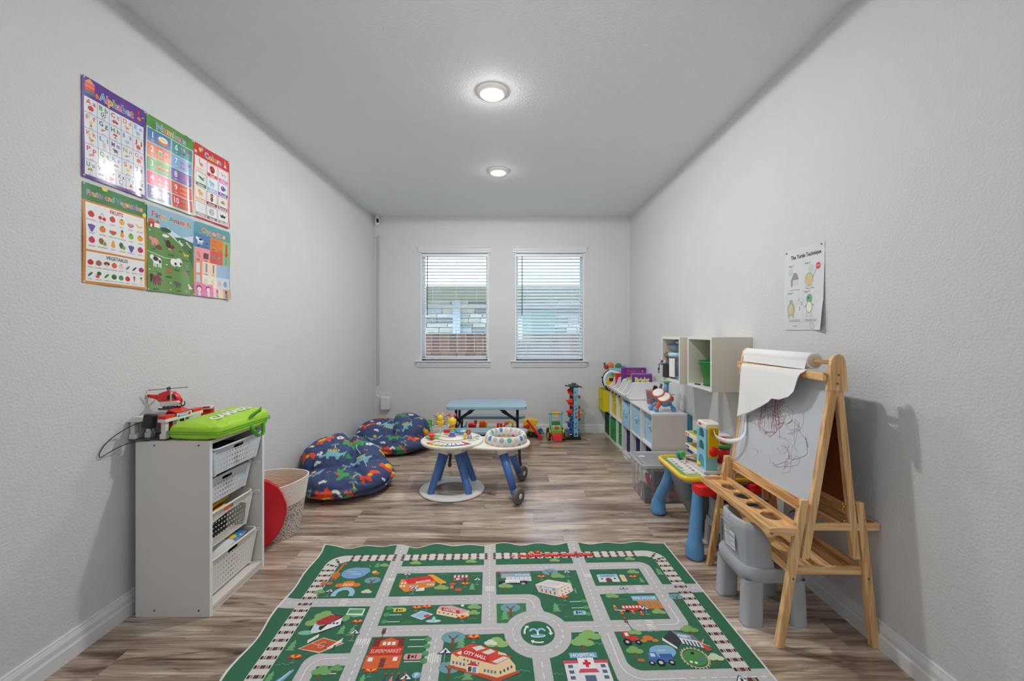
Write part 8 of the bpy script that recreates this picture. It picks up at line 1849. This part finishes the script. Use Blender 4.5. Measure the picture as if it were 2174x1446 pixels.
# lower shelf
MB().box(-.140,.150,TY0+.014,TY0+.026,.290,.322,bev=.0015).build('shelf_end',M_px,ez); MB().box(-.140,.150,TY1-.026,TY1-.014,.290,.322,bev=.0015).build('shelf_end',M_px,ez)
MB().box(-.148,-.136,TY0+.026,TY1-.026,.288,.322,bev=.0015).build('shelf_front',M_py,ez); MB().box(.142,.154,TY0+.026,TY1-.026,.288,.322,bev=.0015).build('shelf_front',M_py,ez)
for k in range(6): MB().box(-.134+.0458*k,-.134+.0458*k+.0445,TY0+.026,TY1-.026,.292,.300,bev=.001).build('shelf_board',M_py,ez)
for x,z in((XF(.305)+.005,.283),(XR_(.305)-.004,.283)): MB().cyl((x,Y0-.013,z),(x,Y0-.0145,z),.004,n=10).build('screw',M_screw,ez)
MB().cyl((-.2385,TY0-.0005,.466),(-.2385+.012,TY0-.0015,.466),.003,n=8).build('screw',M_screw,ez)
# scribbles on the whiteboard
aa=Art(); rg=random.Random(21)
def wbp(y,z,L): return (XFu(z)-.0024-L*.0003,y,z)
for k in range(30):
    cx=rg.gauss(.0,.10); cz=rg.gauss(.85,.08); pts=[]; a0=rg.uniform(0,6.28); r=rg.uniform(.03,.10)
    for i in range(14):
        a_=a0+i*rg.uniform(.18,.42); pts.append((cx+r*cos(a_)*rg.uniform(.9,1.1),cz+r*.8*sin(a_)*rg.uniform(.9,1.1)))
    aa.line([(p.x,p.y) for p in cr_spline([(p[0],p[1],0) for p in pts],3)],rg.uniform(.0006,.0014),rg.choice([(165,95,85),(175,110,100),(140,120,125),(150,100,95)]),1)
for k in range(12):
    x0=rg.uniform(.0,.12); aa.line([(x0,.96),(x0-rg.uniform(0,.08),rg.uniform(.78,.86))],.0016,(165,90,78),1.5)
aa.poly([(.248,.585),(.262,.60),(.258,1.09),(.25,1.09)],(205,208,214),.2)
aa.build('scribbles',printmat('scribble_ink',rough=.3),wbp,wb)
# paper roll with hanging torn sheet
pr_=thing('paper_roll','white paper roll on the easel dowel with torn sheet hanging over the whiteboard','paper roll',(1.285,2.0,0))
M_pap=mat('drawing_paper',(226,226,226),rough=.8,var=.01)
M=T(.013,-.215,1.158)@R(-PI/2,'X')
MB().lathe([(.012,0),(.0335,0),(.0345,.001),(.0345,.495),(.0335,.496),(.012,.496)],M,n=48,cap=False).build('roll',M_pap,pr_)
MB().lathe([(.0095,-.001),(.028,-.0008),(.028,.002)],M,n=36,cap=False).build('roll_core',mat('cardboard',(205,190,170),rough=.8),pr_)
# lower boundary of sheet: (Y local, z)
bd=[(-.235,1.112),(-.212,1.103),(-.200,1.064),(-.188,1.024),(-.152,.994),(-.085,.970),(-.031,.967),(-.009,.947),(.051,.915),(.147,.870),(.215,.840),(.262,.822)]
by=[p[0] for p in bd]; bz=[p[1] for p in bd]
def sheet(u,v):
    y=-.224+.486*u; z1=float(np.interp(y,by,bz)); z0=1.1225
    z=z0+(z1-z0)*v
    d=z0-z
    xf=-.030-.004*min(1,d/.03)-.010*(1-math.exp(-d/.04))-.03*(v**2)*(1-u)*.5
    xb=XFu(z)-.012
    x=min(xf+.0*d,xb) if d>.02 else xf
    x+= -.010*sin(u*PI)*v*.6-.018*v*v*max(0,u-.75)/.25
    # top joins over the bar
    if v<.04: x=-.030+.03*(1-v/.04)
    return (x,y,z+(0.002 if v<.04 else 0))
b=MB(); b.grid(sheet,60,40); o=b.build('hanging_sheet',M_pap,pr_); md=o.modifiers.new('t','SOLIDIFY'); md.thickness=.0006
b=MB(); b.grid(lambda u,v:(.013-.0345*cos(v*1.0)+.0-.0*v,-.215+.477*u if u<1 else .262,1.158-.0345*sin(v*1.0)) if v<1.0 and False else (-.0215+(-.0085)*v,-.214+.476*u,1.158-.0355*v),4,4); b.build('sheet_lead',M_pap,pr_)
# curled torn strip
sp_=[(.235,.842,-.030),(.225,.80,-.036),(.205,.755,-.050),(.205,.715,-.075),(.235,.695,-.105),(.28,.690,-.13),(.315,.703,-.15),(.322,.735,-.158)]
wd=[.018,.02,.022,.024,.026,.024,.018,.005]
P=cr_spline([(x,y,z) for y,z,x in sp_],6); Wd=np.interp(np.linspace(0,7,len(P)),range(8),wd)
v=[];f=[]
for i,p in enumerate(P):
    tt_=(P[min(i+1,len(P)-1)]-P[max(i-1,0)]).normalized(); side=tt_.cross(Vector((1,0,0))).normalized(); w_=float(Wd[i])
    v+=[tuple(p-side*w_*.5),tuple(p+side*w_*.5)]
for i in range(len(P)-1): f.append((2*i,2*i+1,2*i+3,2*i+2))
b=MB(); b._add(v,f,None,True); o=b.build('torn_strip',M_pap,pr_); md=o.modifiers.new('t','SOLIDIFY'); md.thickness=.0006
# things on the easel shelf and tray, and behind
t=thing('purple_toy','lilac and white round toy on the floor behind the easel shelf','toy',(1.40,2.05,.301)); MB().sph((0,0,.055),.052,20,sc=(.6,1,1)).build('lilac_shell',mat('lilac',(160,150,205),rough=.3),t); MB().tube([(.0,.0+.055*cos(q),.055+.05*sin(q)) for q in np.linspace(0,6.1,22)],.008,n=8).build('dark_band',mat('dark_violet',(70,65,90),rough=.4),t)
for o in(t,): o['label']='lilac round toy with dark band at the wall side of the easel shelf'; o.location=(1.385,2.02,.301)
t=thing('printed_bag','grey and white printed bag on floor behind the easel','bag',(1.30,2.52,0)); MB().grid(lambda u,v:((.09+.02*sin(PI*v))*cos(2*PI*u),(.055+.02*sin(PI*v))*sin(2*PI*u),.002+.26*v),24,10,cu=True).build('bag_shell',mat('printed_grey',(150,150,168),rough=.5,var=.2),t)
aa=Art(); aa.line([(-.04,.2),(-.01,.21),(.0,.19),(.03,.2)],.003,(50,55,65),1); aa.ell(.01,.15,.02,.025,(120,90,130),1)
aa.build('printed_line',printmat('bagline'),lambda x,y,L:(x,-.0775-L*.0003,y),t)
